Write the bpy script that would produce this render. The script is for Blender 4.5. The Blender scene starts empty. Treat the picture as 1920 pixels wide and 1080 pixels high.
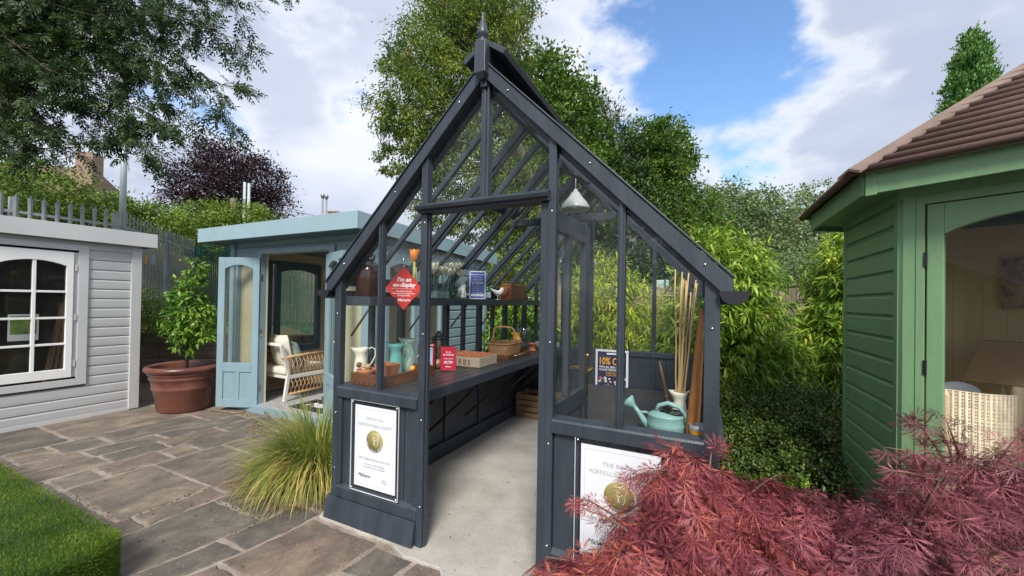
import bpy, bmesh, math, random
import numpy as np
from mathutils import Matrix, Vector, Euler
R = math.radians
random.seed(7); rng = np.random.default_rng(7)
S = bpy.context.scene
COL = S.collection

# ------------------------------------------------------------------ camera
cam = bpy.data.objects.new('camera', bpy.data.cameras.new('camera')); COL.objects.link(cam)
cam.data.sensor_width = 36; cam.data.lens = 740/1920*36
cam.data.shift_y = 18.5/1920
cam.data.clip_start = .02; cam.data.clip_end = 2000
CM = (Matrix.Rotation(R(26), 3, 'Z') @ Matrix.Rotation(R(90.5), 3, 'X') @ Matrix.Rotation(R(.94), 3, 'Z'))
cam.matrix_world = Matrix.Translation((0, 0, 1.45)) @ CM.to_4x4()
S.camera = cam
def at(px, py, dep):                      # a point of the place seen at a photo position, at a real distance
    return Vector((0, 0, 1.45)) + CM @ Vector(((px-960)/740*dep, -(py-558.5)/740*dep, -dep))

# ------------------------------------------------------------------ world, sun, exposure
SUN_EL, SUN_AZ = R(44), math.atan2(.35, -.85)
W = bpy.data.worlds.new('World'); S.world = W; W.use_nodes = True
nt = W.node_tree; nt.nodes.clear()
def N(tree, t, **k):
    n = tree.nodes.new(t)
    for a, v in k.items():
        if a.startswith('i_'): n.inputs[int(a[2:])].default_value = v
        else: setattr(n, a, v)
    return n
def build_world():
    L = nt.links.new
    out = N(nt, 'ShaderNodeOutputWorld'); bg = N(nt, 'ShaderNodeBackground'); bg.inputs[1].default_value = .1
    sky = N(nt, 'ShaderNodeTexSky', sky_type='NISHITA', sun_disc=False, sun_elevation=SUN_EL, sun_rotation=SUN_AZ)
    sky.air_density = 1.3; sky.ozone_density = 2.2; sky.dust_density = .6
    tc = N(nt, 'ShaderNodeTexCoord')
    mp = N(nt, 'ShaderNodeMapping'); mp.inputs['Scale'].default_value = (1, 1, 1.9); L(tc.outputs['Generated'], mp.inputs[0])
    n1 = N(nt, 'ShaderNodeTexNoise'); n1.inputs['Scale'].default_value = 3.9; n1.inputs['Detail'].default_value = 9; n1.inputs['Roughness'].default_value = .56
    mp.inputs['Location'].default_value = (3.1, 1.4, .3)
    L(mp.outputs[0], n1.inputs['Vector'])
    acc = n1.outputs['Fac']
    # openings in the cloud cover: directions of blue sky
    for d, r0, r1, k in (((-.06,.83,.55), .04, .28, .27), ((.06,.90,.42), .03, .22, .23), ((.12,.96,.27), .02, .16, .12),
                         ((-.698,.603,.385), .01, .10, .13), ((-.86,.42,.28), .03, .20, .12)):
        v = Vector(d).normalized()
        ds = N(nt, 'ShaderNodeVectorMath', operation='DISTANCE'); ds.inputs[1].default_value = v
        nr = N(nt, 'ShaderNodeVectorMath', operation='NORMALIZE'); L(tc.outputs['Generated'], nr.inputs[0]); L(nr.outputs[0], ds.inputs[0])
        mr = N(nt, 'ShaderNodeMapRange', interpolation_type='SMOOTHSTEP'); L(ds.outputs['Value'], mr.inputs[0])
        mr.inputs[1].default_value = r0; mr.inputs[2].default_value = r1; mr.inputs[3].default_value = k; mr.inputs[4].default_value = 0
        sb = N(nt, 'ShaderNodeMath', operation='SUBTRACT'); L(acc, sb.inputs[0]); L(mr.outputs[0], sb.inputs[1]); acc = sb.outputs[0]
    cv = N(nt, 'ShaderNodeMapRange', interpolation_type='SMOOTHSTEP'); L(acc, cv.inputs[0])
    cv.inputs[1].default_value = .25; cv.inputs[2].default_value = .43
    n2 = N(nt, 'ShaderNodeTexNoise'); n2.inputs['Scale'].default_value = 1.7; n2.inputs['Detail'].default_value = 7; n2.inputs['Roughness'].default_value = .5
    mp2 = N(nt, 'ShaderNodeMapping'); mp2.inputs['Scale'].default_value = (1, 1, 2.2); mp2.inputs['Location'].default_value = (8.3, 2.1, 5); L(tc.outputs['Generated'], mp2.inputs[0]); L(mp2.outputs[0], n2.inputs['Vector'])
    cr = N(nt, 'ShaderNodeValToRGB'); L(n2.outputs['Fac'], cr.inputs[0])
    e = cr.color_ramp.elements; e[0].position = .36; e[0].color = (3.1, 3.5, 4.4, 1); e[1].position = .62; e[1].color = (5.2, 5.4, 6.1, 1)
    m = e.new(.5); m.color = (3.9, 4.25, 5.1, 1)
    # thin cloud edges are the brightest
    eg = N(nt, 'ShaderNodeMapRange', interpolation_type='SMOOTHSTEP'); L(acc, eg.inputs[0]); eg.inputs[1].default_value = .37; eg.inputs[2].default_value = .52; eg.inputs[3].default_value = .7; eg.inputs[4].default_value = 0
    mx0 = N(nt, 'ShaderNodeMixRGB'); L(eg.outputs[0], mx0.inputs[0]); L(cr.outputs[0], mx0.inputs[1]); mx0.inputs[2].default_value = (5.7, 5.85, 6.3, 1)
    mx = N(nt, 'ShaderNodeMixRGB'); L(cv.outputs[0], mx.inputs[0])
    sk = N(nt, 'ShaderNodeMixRGB', blend_type='MULTIPLY'); sk.inputs[0].default_value = 1; L(sky.outputs[0], sk.inputs[1]); sk.inputs[2].default_value = (.92, 1.10, 1.30, 1)
    L(sk.outputs[0], mx.inputs[1]); L(mx0.outputs[0], mx.inputs[2])
    L(mx.outputs[0], bg.inputs[0]); L(bg.outputs[0], out.inputs[0])
build_world()
sd = bpy.data.lights.new('sun', 'SUN'); sd.energy = 2.7; sd.angle = R(17); sd.color = (1, .95, .87)
sun = bpy.data.objects.new('sun', sd); COL.objects.link(sun)
sv = Vector((math.sin(SUN_AZ)*math.cos(SUN_EL), math.cos(SUN_AZ)*math.cos(SUN_EL), math.sin(SUN_EL)))
sun.rotation_euler = sv.to_track_quat('Z', 'Y').to_euler(); sun.location = (0, -5, 10)
S.view_settings.view_transform = 'Standard'; S.view_settings.look = 'None'; S.view_settings.exposure = .86; S.view_settings.gamma = 1
S.render.engine = 'CYCLES'; S.cycles.transparent_max_bounces = 32; S.cycles.max_bounces = 8

# ------------------------------------------------------------------ materials
def new_mat(name):
    m = bpy.data.materials.new(name); m.use_nodes = True
    t = m.node_tree; p = t.nodes['Principled BSDF']; return m, t, p
def mat(name, col, rough=.5, metal=0, var=.12, scale=4, bump=.15, bscale=60, stretch=(1,1,1), spec=.5, col2=None, island=0, coat=0, coord='Object'):
    m, t, p = new_mat(name); L = t.links.new
    tc = N(t, 'ShaderNodeTexCoord'); mp = N(t, 'ShaderNodeMapping'); mp.inputs['Scale'].default_value = stretch; L(tc.outputs[coord], mp.inputs[0])
    n = N(t, 'ShaderNodeTexNoise'); n.inputs['Scale'].default_value = scale; n.inputs['Detail'].default_value = 6; n.inputs['Roughness'].default_value = .6; L(mp.outputs[0], n.inputs['Vector'])
    cr = N(t, 'ShaderNodeValToRGB'); L(n.outputs['Fac'], cr.inputs[0])
    a = tuple(c*(1-var) for c in col)+(1,); b = tuple(min(1, c*(1+var)) for c in (col2 or col))+(1,)
    e = cr.color_ramp.elements; e[0].position = .3; e[0].color = a; e[1].position = .7; e[1].color = b
    src = cr.outputs[0]
    if island:
        g = N(t, 'ShaderNodeNewGeometry'); mr = N(t, 'ShaderNodeMapRange'); L(g.outputs['Random Per Island'], mr.inputs[0]); mr.inputs[3].default_value = 1-island; mr.inputs[4].default_value = 1+island
        mm = N(t, 'ShaderNodeMixRGB', blend_type='MULTIPLY'); mm.inputs[0].default_value = 1; L(src, mm.inputs[1]); L(mr.outputs[0], mm.inputs[2]); src = mm.outputs[0]
    L(src, p.inputs['Base Color'])
    p.inputs['Roughness'].default_value = rough; p.inputs['Metallic'].default_value = metal; p.inputs['Specular IOR Level'].default_value = spec; p.inputs['Coat Weight'].default_value = coat
    if bump:
        nb = N(t, 'ShaderNodeTexNoise'); nb.inputs['Scale'].default_value = bscale; nb.inputs['Detail'].default_value = 5; L(mp.outputs[0], nb.inputs['Vector'])
        b = N(t, 'ShaderNodeBump'); b.inputs['Strength'].default_value = bump; b.inputs['Distance'].default_value = .01; L(nb.outputs['Fac'], b.inputs['Height']); L(b.outputs[0], p.inputs['Normal'])
        rr = N(t, 'ShaderNodeMapRange'); L(n.outputs['Fac'], rr.inputs[0]); rr.inputs[3].default_value = max(0, rough-.1); rr.inputs[4].default_value = min(1, rough+.12); L(rr.outputs[0], p.inputs['Roughness'])
    return m
def leaf_mat(name, c1, c2, c3=None, trans=.3, rough=.5, clump=1.6):
    if c2[1] > c2[0]: c1, c2, c3 = [tuple(min(.8, x*1.18) for x in c) if c else None for c in (c1, c2, c3)]
    m, t, p = new_mat(name); L = t.links.new
    g = N(t, 'ShaderNodeNewGeometry'); tc = N(t, 'ShaderNodeTexCoord')
    n = N(t, 'ShaderNodeTexNoise'); n.inputs['Scale'].default_value = clump; n.inputs['Detail'].default_value = 3; L(tc.outputs['Object'], n.inputs['Vector'])
    ad = N(t, 'ShaderNodeMath', operation='MULTIPLY_ADD'); L(g.outputs['Random Per Island'], ad.inputs[0]); ad.inputs[1].default_value = .55
    s2 = N(t, 'ShaderNodeMath', operation='MULTIPLY_ADD'); L(n.outputs['Fac'], s2.inputs[0]); s2.inputs[1].default_value = 1.5; s2.inputs[2].default_value = -.52; L(s2.outputs[0], ad.inputs[2])
    cr = N(t, 'ShaderNodeValToRGB'); L(ad.outputs[0], cr.inputs[0]); e = cr.color_ramp.elements
    e[0].position = .1; e[0].color = (*c1, 1); e[1].position = .95; e[1].color = (*(c3 or c2), 1); mm = e.new(.55); mm.color = (*c2, 1)
    L(cr.outputs[0], p.inputs['Base Color']); p.inputs['Roughness'].default_value = rough; p.inputs['Specular IOR Level'].default_value = .35
    tr = N(t, 'ShaderNodeBsdfTranslucent'); L(cr.outputs[0], tr.inputs[0]); mx = N(t, 'ShaderNodeMixShader'); mx.inputs[0].default_value = trans
    L(p.outputs[0], mx.inputs[1]); L(tr.outputs[0], mx.inputs[2]); L(mx.outputs[0], t.nodes['Material Output'].inputs[0])
    return m
def glass_mat(name, tint=(.98,.99,.985), refl=.05, graz=.55, dirt=0., dcol=(.6,.62,.63), dscale=9, zlim=None):
    m, t, p = new_mat(name); L = t.links.new; t.nodes.remove(p)
    tr = N(t, 'ShaderNodeBsdfTransparent'); tr.inputs[0].default_value = (*tint, 1)
    gl = N(t, 'ShaderNodeBsdfGlossy'); gl.inputs['Roughness'].default_value = .02
    lw = N(t, 'ShaderNodeLayerWeight'); pw = N(t, 'ShaderNodeMath', operation='POWER'); L(lw.outputs['Facing'], pw.inputs[0]); pw.inputs[1].default_value = 4
    ma = N(t, 'ShaderNodeMath', operation='MULTIPLY_ADD'); L(pw.outputs[0], ma.inputs[0]); ma.inputs[1].default_value = graz; ma.inputs[2].default_value = refl
    mx = N(t, 'ShaderNodeMixShader'); L(ma.outputs[0], mx.inputs[0]); L(tr.outputs[0], mx.inputs[1]); L(gl.outputs[0], mx.inputs[2])
    last = mx.outputs[0]
    if dirt:
        tc = N(t, 'ShaderNodeTexCoord'); n = N(t, 'ShaderNodeTexNoise'); n.inputs['Scale'].default_value = dscale; n.inputs['Detail'].default_value = 8; n.inputs['Roughness'].default_value = .7
        L(tc.outputs['Object'], n.inputs['Vector']); mr = N(t, 'ShaderNodeMapRange'); L(n.outputs['Fac'], mr.inputs[0]); mr.inputs[1].default_value = .5; mr.inputs[2].default_value = .8; mr.inputs[3].default_value = .006; mr.inputs[4].default_value = dirt
        if zlim:
            mr.inputs[1].default_value = .55; mr.inputs[2].default_value = .66; sx = N(t, 'ShaderNodeSeparateXYZ'); L(tc.outputs['Object'], sx.inputs[0]); mz = N(t, 'ShaderNodeMapRange'); L(sx.outputs['Z'], mz.inputs[0]); mz.inputs[1].default_value = zlim[0]; mz.inputs[2].default_value = zlim[1]
            mm = N(t, 'ShaderNodeMath', operation='MULTIPLY'); L(mr.outputs[0], mm.inputs[0]); L(mz.outputs[0], mm.inputs[1]); mr = mm
        df = N(t, 'ShaderNodeBsdfDiffuse'); df.inputs[0].default_value = (*dcol, 1); m2 = N(t, 'ShaderNodeMixShader'); L(mr.outputs[0], m2.inputs[0]); L(last, m2.inputs[1]); L(df.outputs[0], m2.inputs[2]); last = m2.outputs[0]
    L(last, t.nodes['Material Output'].inputs[0]); return m
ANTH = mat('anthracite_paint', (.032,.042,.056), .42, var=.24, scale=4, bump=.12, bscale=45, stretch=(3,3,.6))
ANTHD = mat('anthracite_paint_shaded', (.017,.024,.034), .5, var=.14, scale=5, bump=.12, bscale=45, stretch=(3,3,.6))  # frame paint darkened: shade behind the barge rafters put into the colour
BLACKM = mat('black_plastic', (.012,.013,.016), .35, bump=.05)
STEEL = mat('bright_zinc', (.6,.6,.6), .25, metal=1, bump=0, var=.05)
BRASS = mat('polished_brass', (.75,.52,.2), .25, metal=1, bump=0, var=.1)
BRONZE = mat('bronze_metal', (.16,.12,.09), .4, metal=.8, bump=.1)
GLASS = glass_mat('greenhouse_glass', refl=.008, graz=.22, dirt=.03)
ROOFG = glass_mat('weathered_roof_glass', (.965,.98,.98), .02, .35, dirt=.10, dscale=14)
SPOTG = glass_mat('lime_spotted_glass', (.98,.99,.99), .008, .22, dirt=.8, dcol=(.8,.82,.84), dscale=30, zlim=(1.62,2.05))
CLEAR = glass_mat('clear_acrylic', (.98,.985,.99), .02, .4)
SHEDG = glass_mat('shed_glass', (.95,.96,.95), .03, .5, dirt=.03)
GREY = mat('pale_grey_paint', (.46,.47,.475), .5, var=.05, scale=3, bump=.12, bscale=50, stretch=(2,.4,3))
GREYT = mat('pale_grey_fascia_paint', (.52,.525,.53), .5, var=.05, scale=2, bump=.08)
WHITE = mat('white_paint', (.8,.8,.79), .45, var=.04, bump=.08)
BLUE = mat('duck_egg_blue_paint', (.21,.31,.355), .45, var=.09, scale=3, bump=.15, bscale=50, stretch=(2,2,.5))
BLUED = mat('slate_blue_paint', (.10,.16,.20), .5, var=.1, scale=3, bump=.12)
GREEN = mat('sage_green_paint', (.18,.325,.165), .45, var=.08, scale=3, bump=.15, bscale=50, stretch=(2,2,.5))
CREAM = mat('cream_lining_boards', (.62,.55,.38), .6, var=.06, bump=.1, scale=2)
FLOORG = mat('grey_floor_boards', (.35,.36,.36), .6, var=.1, bump=.1)
def board_cream():
    m = mat('tongue_and_groove_cream', (.56,.48,.31), .6, var=.05, scale=2, bump=.1); return m
CREAMB = board_cream()
TERRA = mat('terracotta', (.45,.16,.075), .75, var=.2, scale=14, bump=.25, bscale=80)
GLAZED = mat('oxblood_terracotta', (.095,.034,.024), .3, var=.35, scale=2.5, bump=.1, bscale=20, col2=(.17,.062,.045))
SOIL = mat('potting_soil', (.035,.024,.016), .95, bump=.9, bscale=40, var=.4, scale=30)
OAKD = mat('dark_stained_wood', (.13,.048,.02), .42, var=.35, scale=6, bump=.2, stretch=(8,1,8), bscale=30)
PINE = mat('pine_wood', (.42,.29,.17), .65, var=.25, scale=5, bump=.2, stretch=(8,1,8), bscale=30)
CRATEW = mat('rustic_crate_wood', (.24,.14,.075), .75, var=.35, scale=5, bump=.3, stretch=(1,8,8), bscale=30)
SLEEP = mat('weathered_sleeper', (.17,.135,.10), .85, var=.35, scale=3, bump=.5, stretch=(.7,.7,7), bscale=20, island=.15)
BARK = mat('bark', (.075,.058,.042), .9, var=.35, scale=6, bump=.8, stretch=(5,5,1), bscale=20)
BARKL = mat('pale_bark', (.16,.13,.095), .9, var=.3, scale=6, bump=.6, stretch=(5,5,1), bscale=20)
GALV = mat('galvanised_steel', (.33,.35,.36), .45, metal=.5, var=.12, scale=8, bump=.05)
WICKER = mat('willow_wicker', (.42,.25,.11), .6, var=.25, scale=20, bump=.3, bscale=80, island=.2)
WICKL = mat('bleached_wicker', (.70,.61,.46), .6, var=.2, scale=20, bump=.3, bscale=80, island=.15)
CANE = mat('bamboo_cane', (.55,.38,.17), .5, var=.2, scale=12, bump=.1, stretch=(1,1,.3), island=.2)
CANEB = mat('brown_bamboo', (.32,.13,.035), .38, var=.45, scale=9, bump=.15, stretch=(2,2,.6))
CREAMP = mat('cream_enamel', (.72,.69,.56), .35, var=.05, bump=.03)
TEALE = mat('turquoise_enamel', (.15,.46,.42), .35, var=.05, bump=.03)
MINT = mat('mint_enamel', (.20,.35,.33), .35, var=.06, bump=.05)
RED = mat('red_card', (.62,.022,.018), .4, var=.02, bump=0)
PINKR = mat('crimson_card', (.62,.012,.05), .4, var=.02, bump=0)
BLUEC = mat('royal_blue_card', (.035,.09,.36), .4, var=.03, bump=0)
PAPER = mat('white_paper', (.78,.79,.83), .5, var=.01, bump=0)
INKW = mat('white_print', (.85,.85,.85), .5, var=0, bump=0)
INKG = mat('grey_print', (.45,.46,.48), .5, var=0, bump=0)
INKB = mat('black_print', (.03,.03,.035), .5, var=0, bump=0)
GOLD = mat('gold_print', (.36,.30,.10), .5, var=.03, bump=0)
YEL = mat('yellow_plastic', (.80,.38,.02), .4, var=.05, bump=.02)
ORNG = mat('orange_enamel', (.75,.24,.03), .4, var=.1, bump=.02)
NAVYC = mat('navy_card', (.022,.02,.085), .4, var=.1, bump=0)
PORC = mat('white_porcelain', (.8,.8,.78), .25, var=.02, bump=0)
LAMPW = mat('white_shade_enamel', (.42,.45,.45), .35, var=.03, bump=0)
LEATH = mat('tan_leather', (.30,.10,.035), .5, var=.25, scale=8, bump=.2)
LEATHD = mat('brown_leather', (.11,.045,.025), .5, var=.25, scale=8, bump=.2)
BRGL = mat('brown_bottle_glass', (.03,.008,.006), .08, var=.1, bump=0, coat=.5)
GRGL = mat('green_bottle', (.01,.13,.06), .15, var=.1, bump=0)
SLATE = mat('slate_board', (.03,.032,.036), .7, var=.25, scale=3, bump=.2)
FAB = mat('ivory_fabric', (.66,.62,.52), .9, var=.05, bump=.3, bscale=200)
FABT = mat('pale_teal_fabric', (.26,.36,.34), .9, var=.15, bump=.3, bscale=200)
RATT = mat('natural_rattan', (.48,.30,.15), .5, var=.2, scale=14, bump=.1)
TILE = mat('brown_roof_shingle', (.12,.070,.052), .7, var=.2, scale=1.5, bump=.25, bscale=40, island=.12)
LINEN = mat('hessian_shade', (.40,.28,.17), .9, var=.12, bump=.4, bscale=250)
PALE = mat('galvanised_palisade', (.33,.36,.38), .5, metal=.1, var=.15, scale=3, bump=.08)
PALG = mat('green_palisade', (.015,.15,.10), .45, var=.3, scale=4, bump=.08)
CONC = mat('concrete_render', (.42,.40,.36), .85, var=.1, scale=2.5, bump=.35, bscale=50)
RUBR = mat('black_rubber', (.02,.021,.024), .8, var=.2, bump=.3, bscale=200)
CARW = mat('white_car_paint', (.75,.76,.78), .15, var=.01, bump=0, coat=1)
CARG = mat('dark_car_glass', (.03,.035,.04), .08, var=.05, bump=0)

# ------------------------------------------------------------------ mesh builder
class MB:
    def __init__(s): s.v = []; s.f = []; s.sm = []
    def add(s, vs, fs, smooth=False):
        o = len(s.v); s.v += [tuple(v) for v in vs]; s.f += [tuple(i+o for i in f) for f in fs]; s.sm += [smooth]*len(fs); return s
    def box(s, x0, x1, y0, y1, z0, z1):
        x0, x1 = sorted((x0, x1)); y0, y1 = sorted((y0, y1)); z0, z1 = sorted((z0, z1))
        return s.add([(x,y,z) for x in (x0,x1) for y in (y0,y1) for z in (z0,z1)], [(0,1,3,2),(4,6,7,5),(0,4,5,1),(2,3,7,6),(0,2,6,4),(1,5,7,3)])
    def obox(s, c, u, v, n, a, b, d):      # centre, three axes, half sizes
        c, u, v, n = map(Vector, (c, u, v, n)); u = u.normalized()*a; v = v.normalized()*b; n = n.normalized()*d
        return s.add([c+i*u+j*v+k*n for i in (-1,1) for j in (-1,1) for k in (-1,1)], [(0,1,3,2),(4,6,7,5),(0,4,5,1),(2,3,7,6),(0,2,6,4),(1,5,7,3)])
    def bar(s, p0, p1, w, h, up=(0,0,1)):
        p0, p1 = Vector(p0), Vector(p1); d = (p1-p0); l = d.length; d.normalize(); u = Vector(up)
        sd_ = d.cross(u); sd_.normalize(); n = sd_.cross(d)
        return s.obox((p0+p1)/2, d, sd_, n, l/2, w/2, h/2)
    def tube(s, pts, r, n=8, caps=True):
        pts = [Vector(p) for p in pts]; m = len(pts)
        if not hasattr(r, '__len__'): r = [r]*m
        vs = []; ref = None
        for i, p in enumerate(pts):
            d = (pts[min(i+1, m-1)]-pts[max(i-1, 0)]).normalized()
            if ref is None: ref = Vector((0,0,1)) if abs(d.z) < .9 else Vector((1,0,0))
            a = d.cross(ref).normalized(); b = a.cross(d).normalized(); ref = b
            # keep frame stable
            for k in range(n):
                t = 2*math.pi*k/n; vs.append(p+(a*math.cos(t)+b*math.sin(t))*r[i])
        fs = [(i*n+k, i*n+(k+1) % n, (i+1)*n+(k+1) % n, (i+1)*n+k) for i in range(m-1) for k in range(n)]
        s.add(vs, fs, True)
        if caps:
            o = len(s.v)-len(vs); s.f += [tuple(o+k for k in range(n))[::-1], tuple(o+(m-1)*n+k for k in range(n))]; s.sm += [False, False]
        return s
    def lathe(s, prof, c=(0,0,0), n=32, axis=None, sx=1, sy=1):
        vs = []
        for (r, z) in prof:
            for k in range(n):
                t = 2*math.pi*k/n; vs.append(Vector((max(r, 1e-4)*math.cos(t)*sx, max(r, 1e-4)*math.sin(t)*sy, z)))
        if axis is not None:
            q = Vector((0,0,1)).rotation_difference(Vector(axis).normalized()); vs = [q@v for v in vs]
        vs = [v+Vector(c) for v in vs]
        return s.add(vs, [(i*n+k, i*n+(k+1) % n, (i+1)*n+(k+1) % n, (i+1)*n+k) for i in range(len(prof)-1) for k in range(n)], True)
    def prism(s, poly, o, u, v, n, th):    # polygon in plane (u,v), thickness th along n
        o, u, v, n = map(Vector, (o, u, v, n)); m = len(poly)
        a = [o+u*p[0]+v*p[1] for p in poly]; b = [p+n*th for p in a]
        return s.add(a+b, [tuple(range(m))[::-1], tuple(range(m, 2*m))]+[(i, (i+1) % m, (i+1) % m+m, i+m) for i in range(m)])
    def ball(s, c, r, n=12, sc=(1,1,1)):
        prof = [(math.sin(math.pi*i/n), -math.cos(math.pi*i/n)) for i in range(n+1)]
        vs = []; k2 = n*2
        for (a, z) in prof:
            for k in range(k2): t = 2*math.pi*k/k2; vs.append((c[0]+r*sc[0]*a*math.cos(t), c[1]+r*sc[1]*a*math.sin(t), c[2]+r*sc[2]*z))
        return s.add(vs, [(i*k2+k, i*k2+(k+1) % k2, (i+1)*k2+(k+1) % k2, (i+1)*k2+k) for i in range(n) for k in range(k2)], True)
    def build(s, name, m, parent=None, loc=None, bevel=0, local=False, solid=0):
        me = bpy.data.meshes.new(name); me.from_pydata(s.v, [], s.f)
        me.polygons.foreach_set('use_smooth', s.sm); me.materials.append(m)
        bm = bmesh.new(); bm.from_mesh(me); bmesh.ops.recalc_face_normals(bm, faces=bm.faces); bm.to_mesh(me); bm.free()
        return link(name, me, parent, loc, bevel, local, solid)
def world_loc(o):
    v = Vector((0,0,0))
    while o: v += o.location; o = o.parent
    return v
def link(name, me, parent=None, loc=None, bevel=0, local=False, solid=0):
    o = bpy.data.objects.new(name, me); COL.objects.link(o)
    if parent:
        o.parent = parent
        if not local: me.transform(Matrix.Translation(-world_loc(parent)))
    elif loc is not None:
        me.transform(Matrix.Translation(-Vector(loc))); o.location = loc
    if solid: md = o.modifiers.new('thickness', 'SOLIDIFY'); md.thickness = solid
    if bevel: md = o.modifiers.new('edge', 'BEVEL'); md.width = bevel; md.segments = 2; md.limit_method = 'ANGLE'; md.angle_limit = R(40); md.harden_normals = False
    return o
def tag(o, label, cat, group=None, kind=None):
    if label: o['label'] = label
    if cat: o['category'] = cat
    if group: o['group'] = group
    if kind: o['kind'] = kind
    return o
def thing(name, label, cat, loc=(0,0,0), group=None, rz=0):
    o = bpy.data.objects.new(name, None); COL.objects.link(o); o.location = loc; o.rotation_euler = (0,0,rz); o.empty_display_size = .1
    return tag(o, label, cat, group)
def text(body, size, o, u, v, m, parent, name='lettering', shear=0, align='CENTER', bold=0, spacing=1, ex=.0006, local=False, sx=1):
    c = bpy.data.curves.new(name, 'FONT'); c.body = body; c.size = size; c.align_x = align; c.shear = shear; c.offset = bold; c.space_character = spacing; c.extrude = ex
    c.resolution_u = 3
    t = bpy.data.objects.new(name, c); COL.objects.link(t)
    dg = bpy.context.evaluated_depsgraph_get(); me = bpy.data.meshes.new_from_object(t.evaluated_get(dg)); bpy.data.objects.remove(t)
    u = Vector(u).normalized(); v = Vector(v).normalized(); n = u.cross(v)
    M = Matrix((u*sx, v, n)).transposed().to_4x4(); M.translation = Vector(o)+n*(ex+.0004); me.transform(M)
    me.materials.clear(); me.materials.append(m)
    return link(name, me, parent, local=local)

# ---- leaves with numpy -------------------------------------------------
def unit(a): return a/np.maximum(np.linalg.norm(a, axis=-1, keepdims=True), 1e-9)
TPL = {
 'diamond': (np.array([[0,0,0],[-.5,.45,.06],[0,1,0],[.5,.45,.06]], float), [(0,1,2,3)]),
 'lance': (np.array([[0,0,0],[-.5,.3,.05],[.5,.3,.05],[-.38,.62,0],[.38,.62,0],[0,1,-.12]], float), [(0,2,1),(1,2,4,3),(3,4,5)]),
 'oval': (np.array([[0,0,0],[-.42,.25,.06],[.42,.25,.06],[-.45,.6,.06],[.45,.6,.06],[0,1,-.05],[0,.25,0],[0,.6,0]], float), [(0,6,1),(0,2,6),(1,6,7,3),(6,2,4,7),(3,7,5),(7,4,5)]),
}
def leaves_mesh(name, P, D, U, Ls, ratio, m, tpl='diamond', parent=None, loc=None):
    """P base points, D direction of growth, U rough up, Ls lengths."""
    tv, tf = TPL[tpl] if isinstance(tpl, str) else tpl
    D = unit(D); X = unit(np.cross(D, U)); Z = np.cross(X, D)
    n = len(P); k = len(tv)
    W_ = Ls*ratio
    V = P[:,None,:] + X[:,None,:]*(tv[None,:,0:1]*W_[:,None,None]) + D[:,None,:]*(tv[None,:,1:2]*Ls[:,None,None]) + Z[:,None,:]*(tv[None,:,2:3]*Ls[:,None,None])
    V = V.reshape(-1, 3)
    lens = np.array([len(f) for f in tf]); flat = np.concatenate([np.array(f) for f in tf])
    loops = (flat[None,:] + (np.arange(n)*k)[:,None]).reshape(-1)
    tot = np.tile(lens, n); st = np.concatenate([[0], np.cumsum(tot)[:-1]])
    me = bpy.data.meshes.new(name)
    me.vertices.add(len(V)); me.vertices.foreach_set('co', V.astype(np.float32).ravel())
    me.loops.add(len(loops)); me.loops.foreach_set('vertex_index', loops.astype(np.int32))
    me.polygons.add(len(tot)); me.polygons.foreach_set('loop_start', st.astype(np.int32)); me.polygons.foreach_set('loop_total', tot.astype(np.int32))
    me.update(calc_edges=True); me.materials.append(m)
    return link(name, me, parent, loc)
def rand_dir(n): return unit(rng.normal(size=(n,3)))
def crown(name, lobes, n, size, m, parent, tpl='diamond', ratio=.5, per=26, clump=.22, droop=.3, shell=.5, sq=1.):
    """leaf clumps spread through a set of ellipsoid lobes: uneven outline and gaps"""
    vol = np.array([l[1]**2.3 for l in lobes]); vol = vol/vol.sum()
    nc = max(4, int(n/per)); idx = rng.choice(len(lobes), nc, p=vol)
    C = np.array([tuple(l[0]) for l in lobes])[idx]; r = np.array([l[1] for l in lobes])[idx]
    sc = np.array([(l[2] if len(l) > 2 else (1,1,1)) for l in lobes])[idx]
    d = rand_dir(nc); rad = (shell+(1.05-shell)*rng.random(nc)**.7)*r; ol = rng.random(nc) < .06; rad[ol] *= 1.13
    cc = C + d*sc*rad[:,None]
    cs = clump*(.5+rng.random(nc))*r**.5
    k = rng.integers(int(per*.4), int(per*1.6), nc); rep = np.repeat(np.arange(nc), k)
    off = rng.normal(size=(len(rep),3))*cs[rep,None]*np.array([1,1,.6*sq])
    P = cc[rep]+off
    D = unit(d[rep]*.6 + rand_dir(len(rep))*.9 + np.array([0,0,-droop]))
    U = unit(rand_dir(len(rep))*.8+np.array([0,0,1.]))
    L = size*(.6+.8*rng.random(len(rep)))
    o = leaves_mesh(name, P, D, U, L, ratio, m, tpl, parent)
    return o, cc
def limbs(mb, root, tips, r0, n=5, sag=.15, jit=.12, rt=.012):
    root = Vector(root)
    for t in tips:
        t = Vector(t); d = t-root; l = d.length; pts = []
        for i in range(6):
            f = i/5; p = root+d*f+Vector((0,0,1))*(math.sin(f*math.pi)*sag*l)+Vector((random.uniform(-1,1),random.uniform(-1,1),random.uniform(-1,1)))*jit*l*.25*(0 if i in (0,) else 1)
            pts.append(p)
        mb.tube(pts, [r0*(1-f/5)+rt*(f/5) for f in range(6)], n)
def tree(name, label, cat, base, trunk, tr, lobes, n, size, lm, bm_=None, nb=26, group=None, rb=.05, **kw):
    t = thing(name, label, cat, base, group)
    o, cc = crown('crown', lobes, n, size, lm, t, **kw)
    mb = MB(); mb.tube(trunk, tr, 10)
    pts = [Vector(p) for p in trunk]
    sel = cc[rng.choice(len(cc), min(nb, len(cc)), replace=False)]
    for q in sel:
        q = Vector(q); best = min(pts[1:], key=lambda p: (p-q).length+max(0, p.z-q.z)*1.5)
        limbs(mb, best, [q], rb, 5, rt=.01)
    mb.build('trunk', bm_ or BARK, t)
    return t

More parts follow.
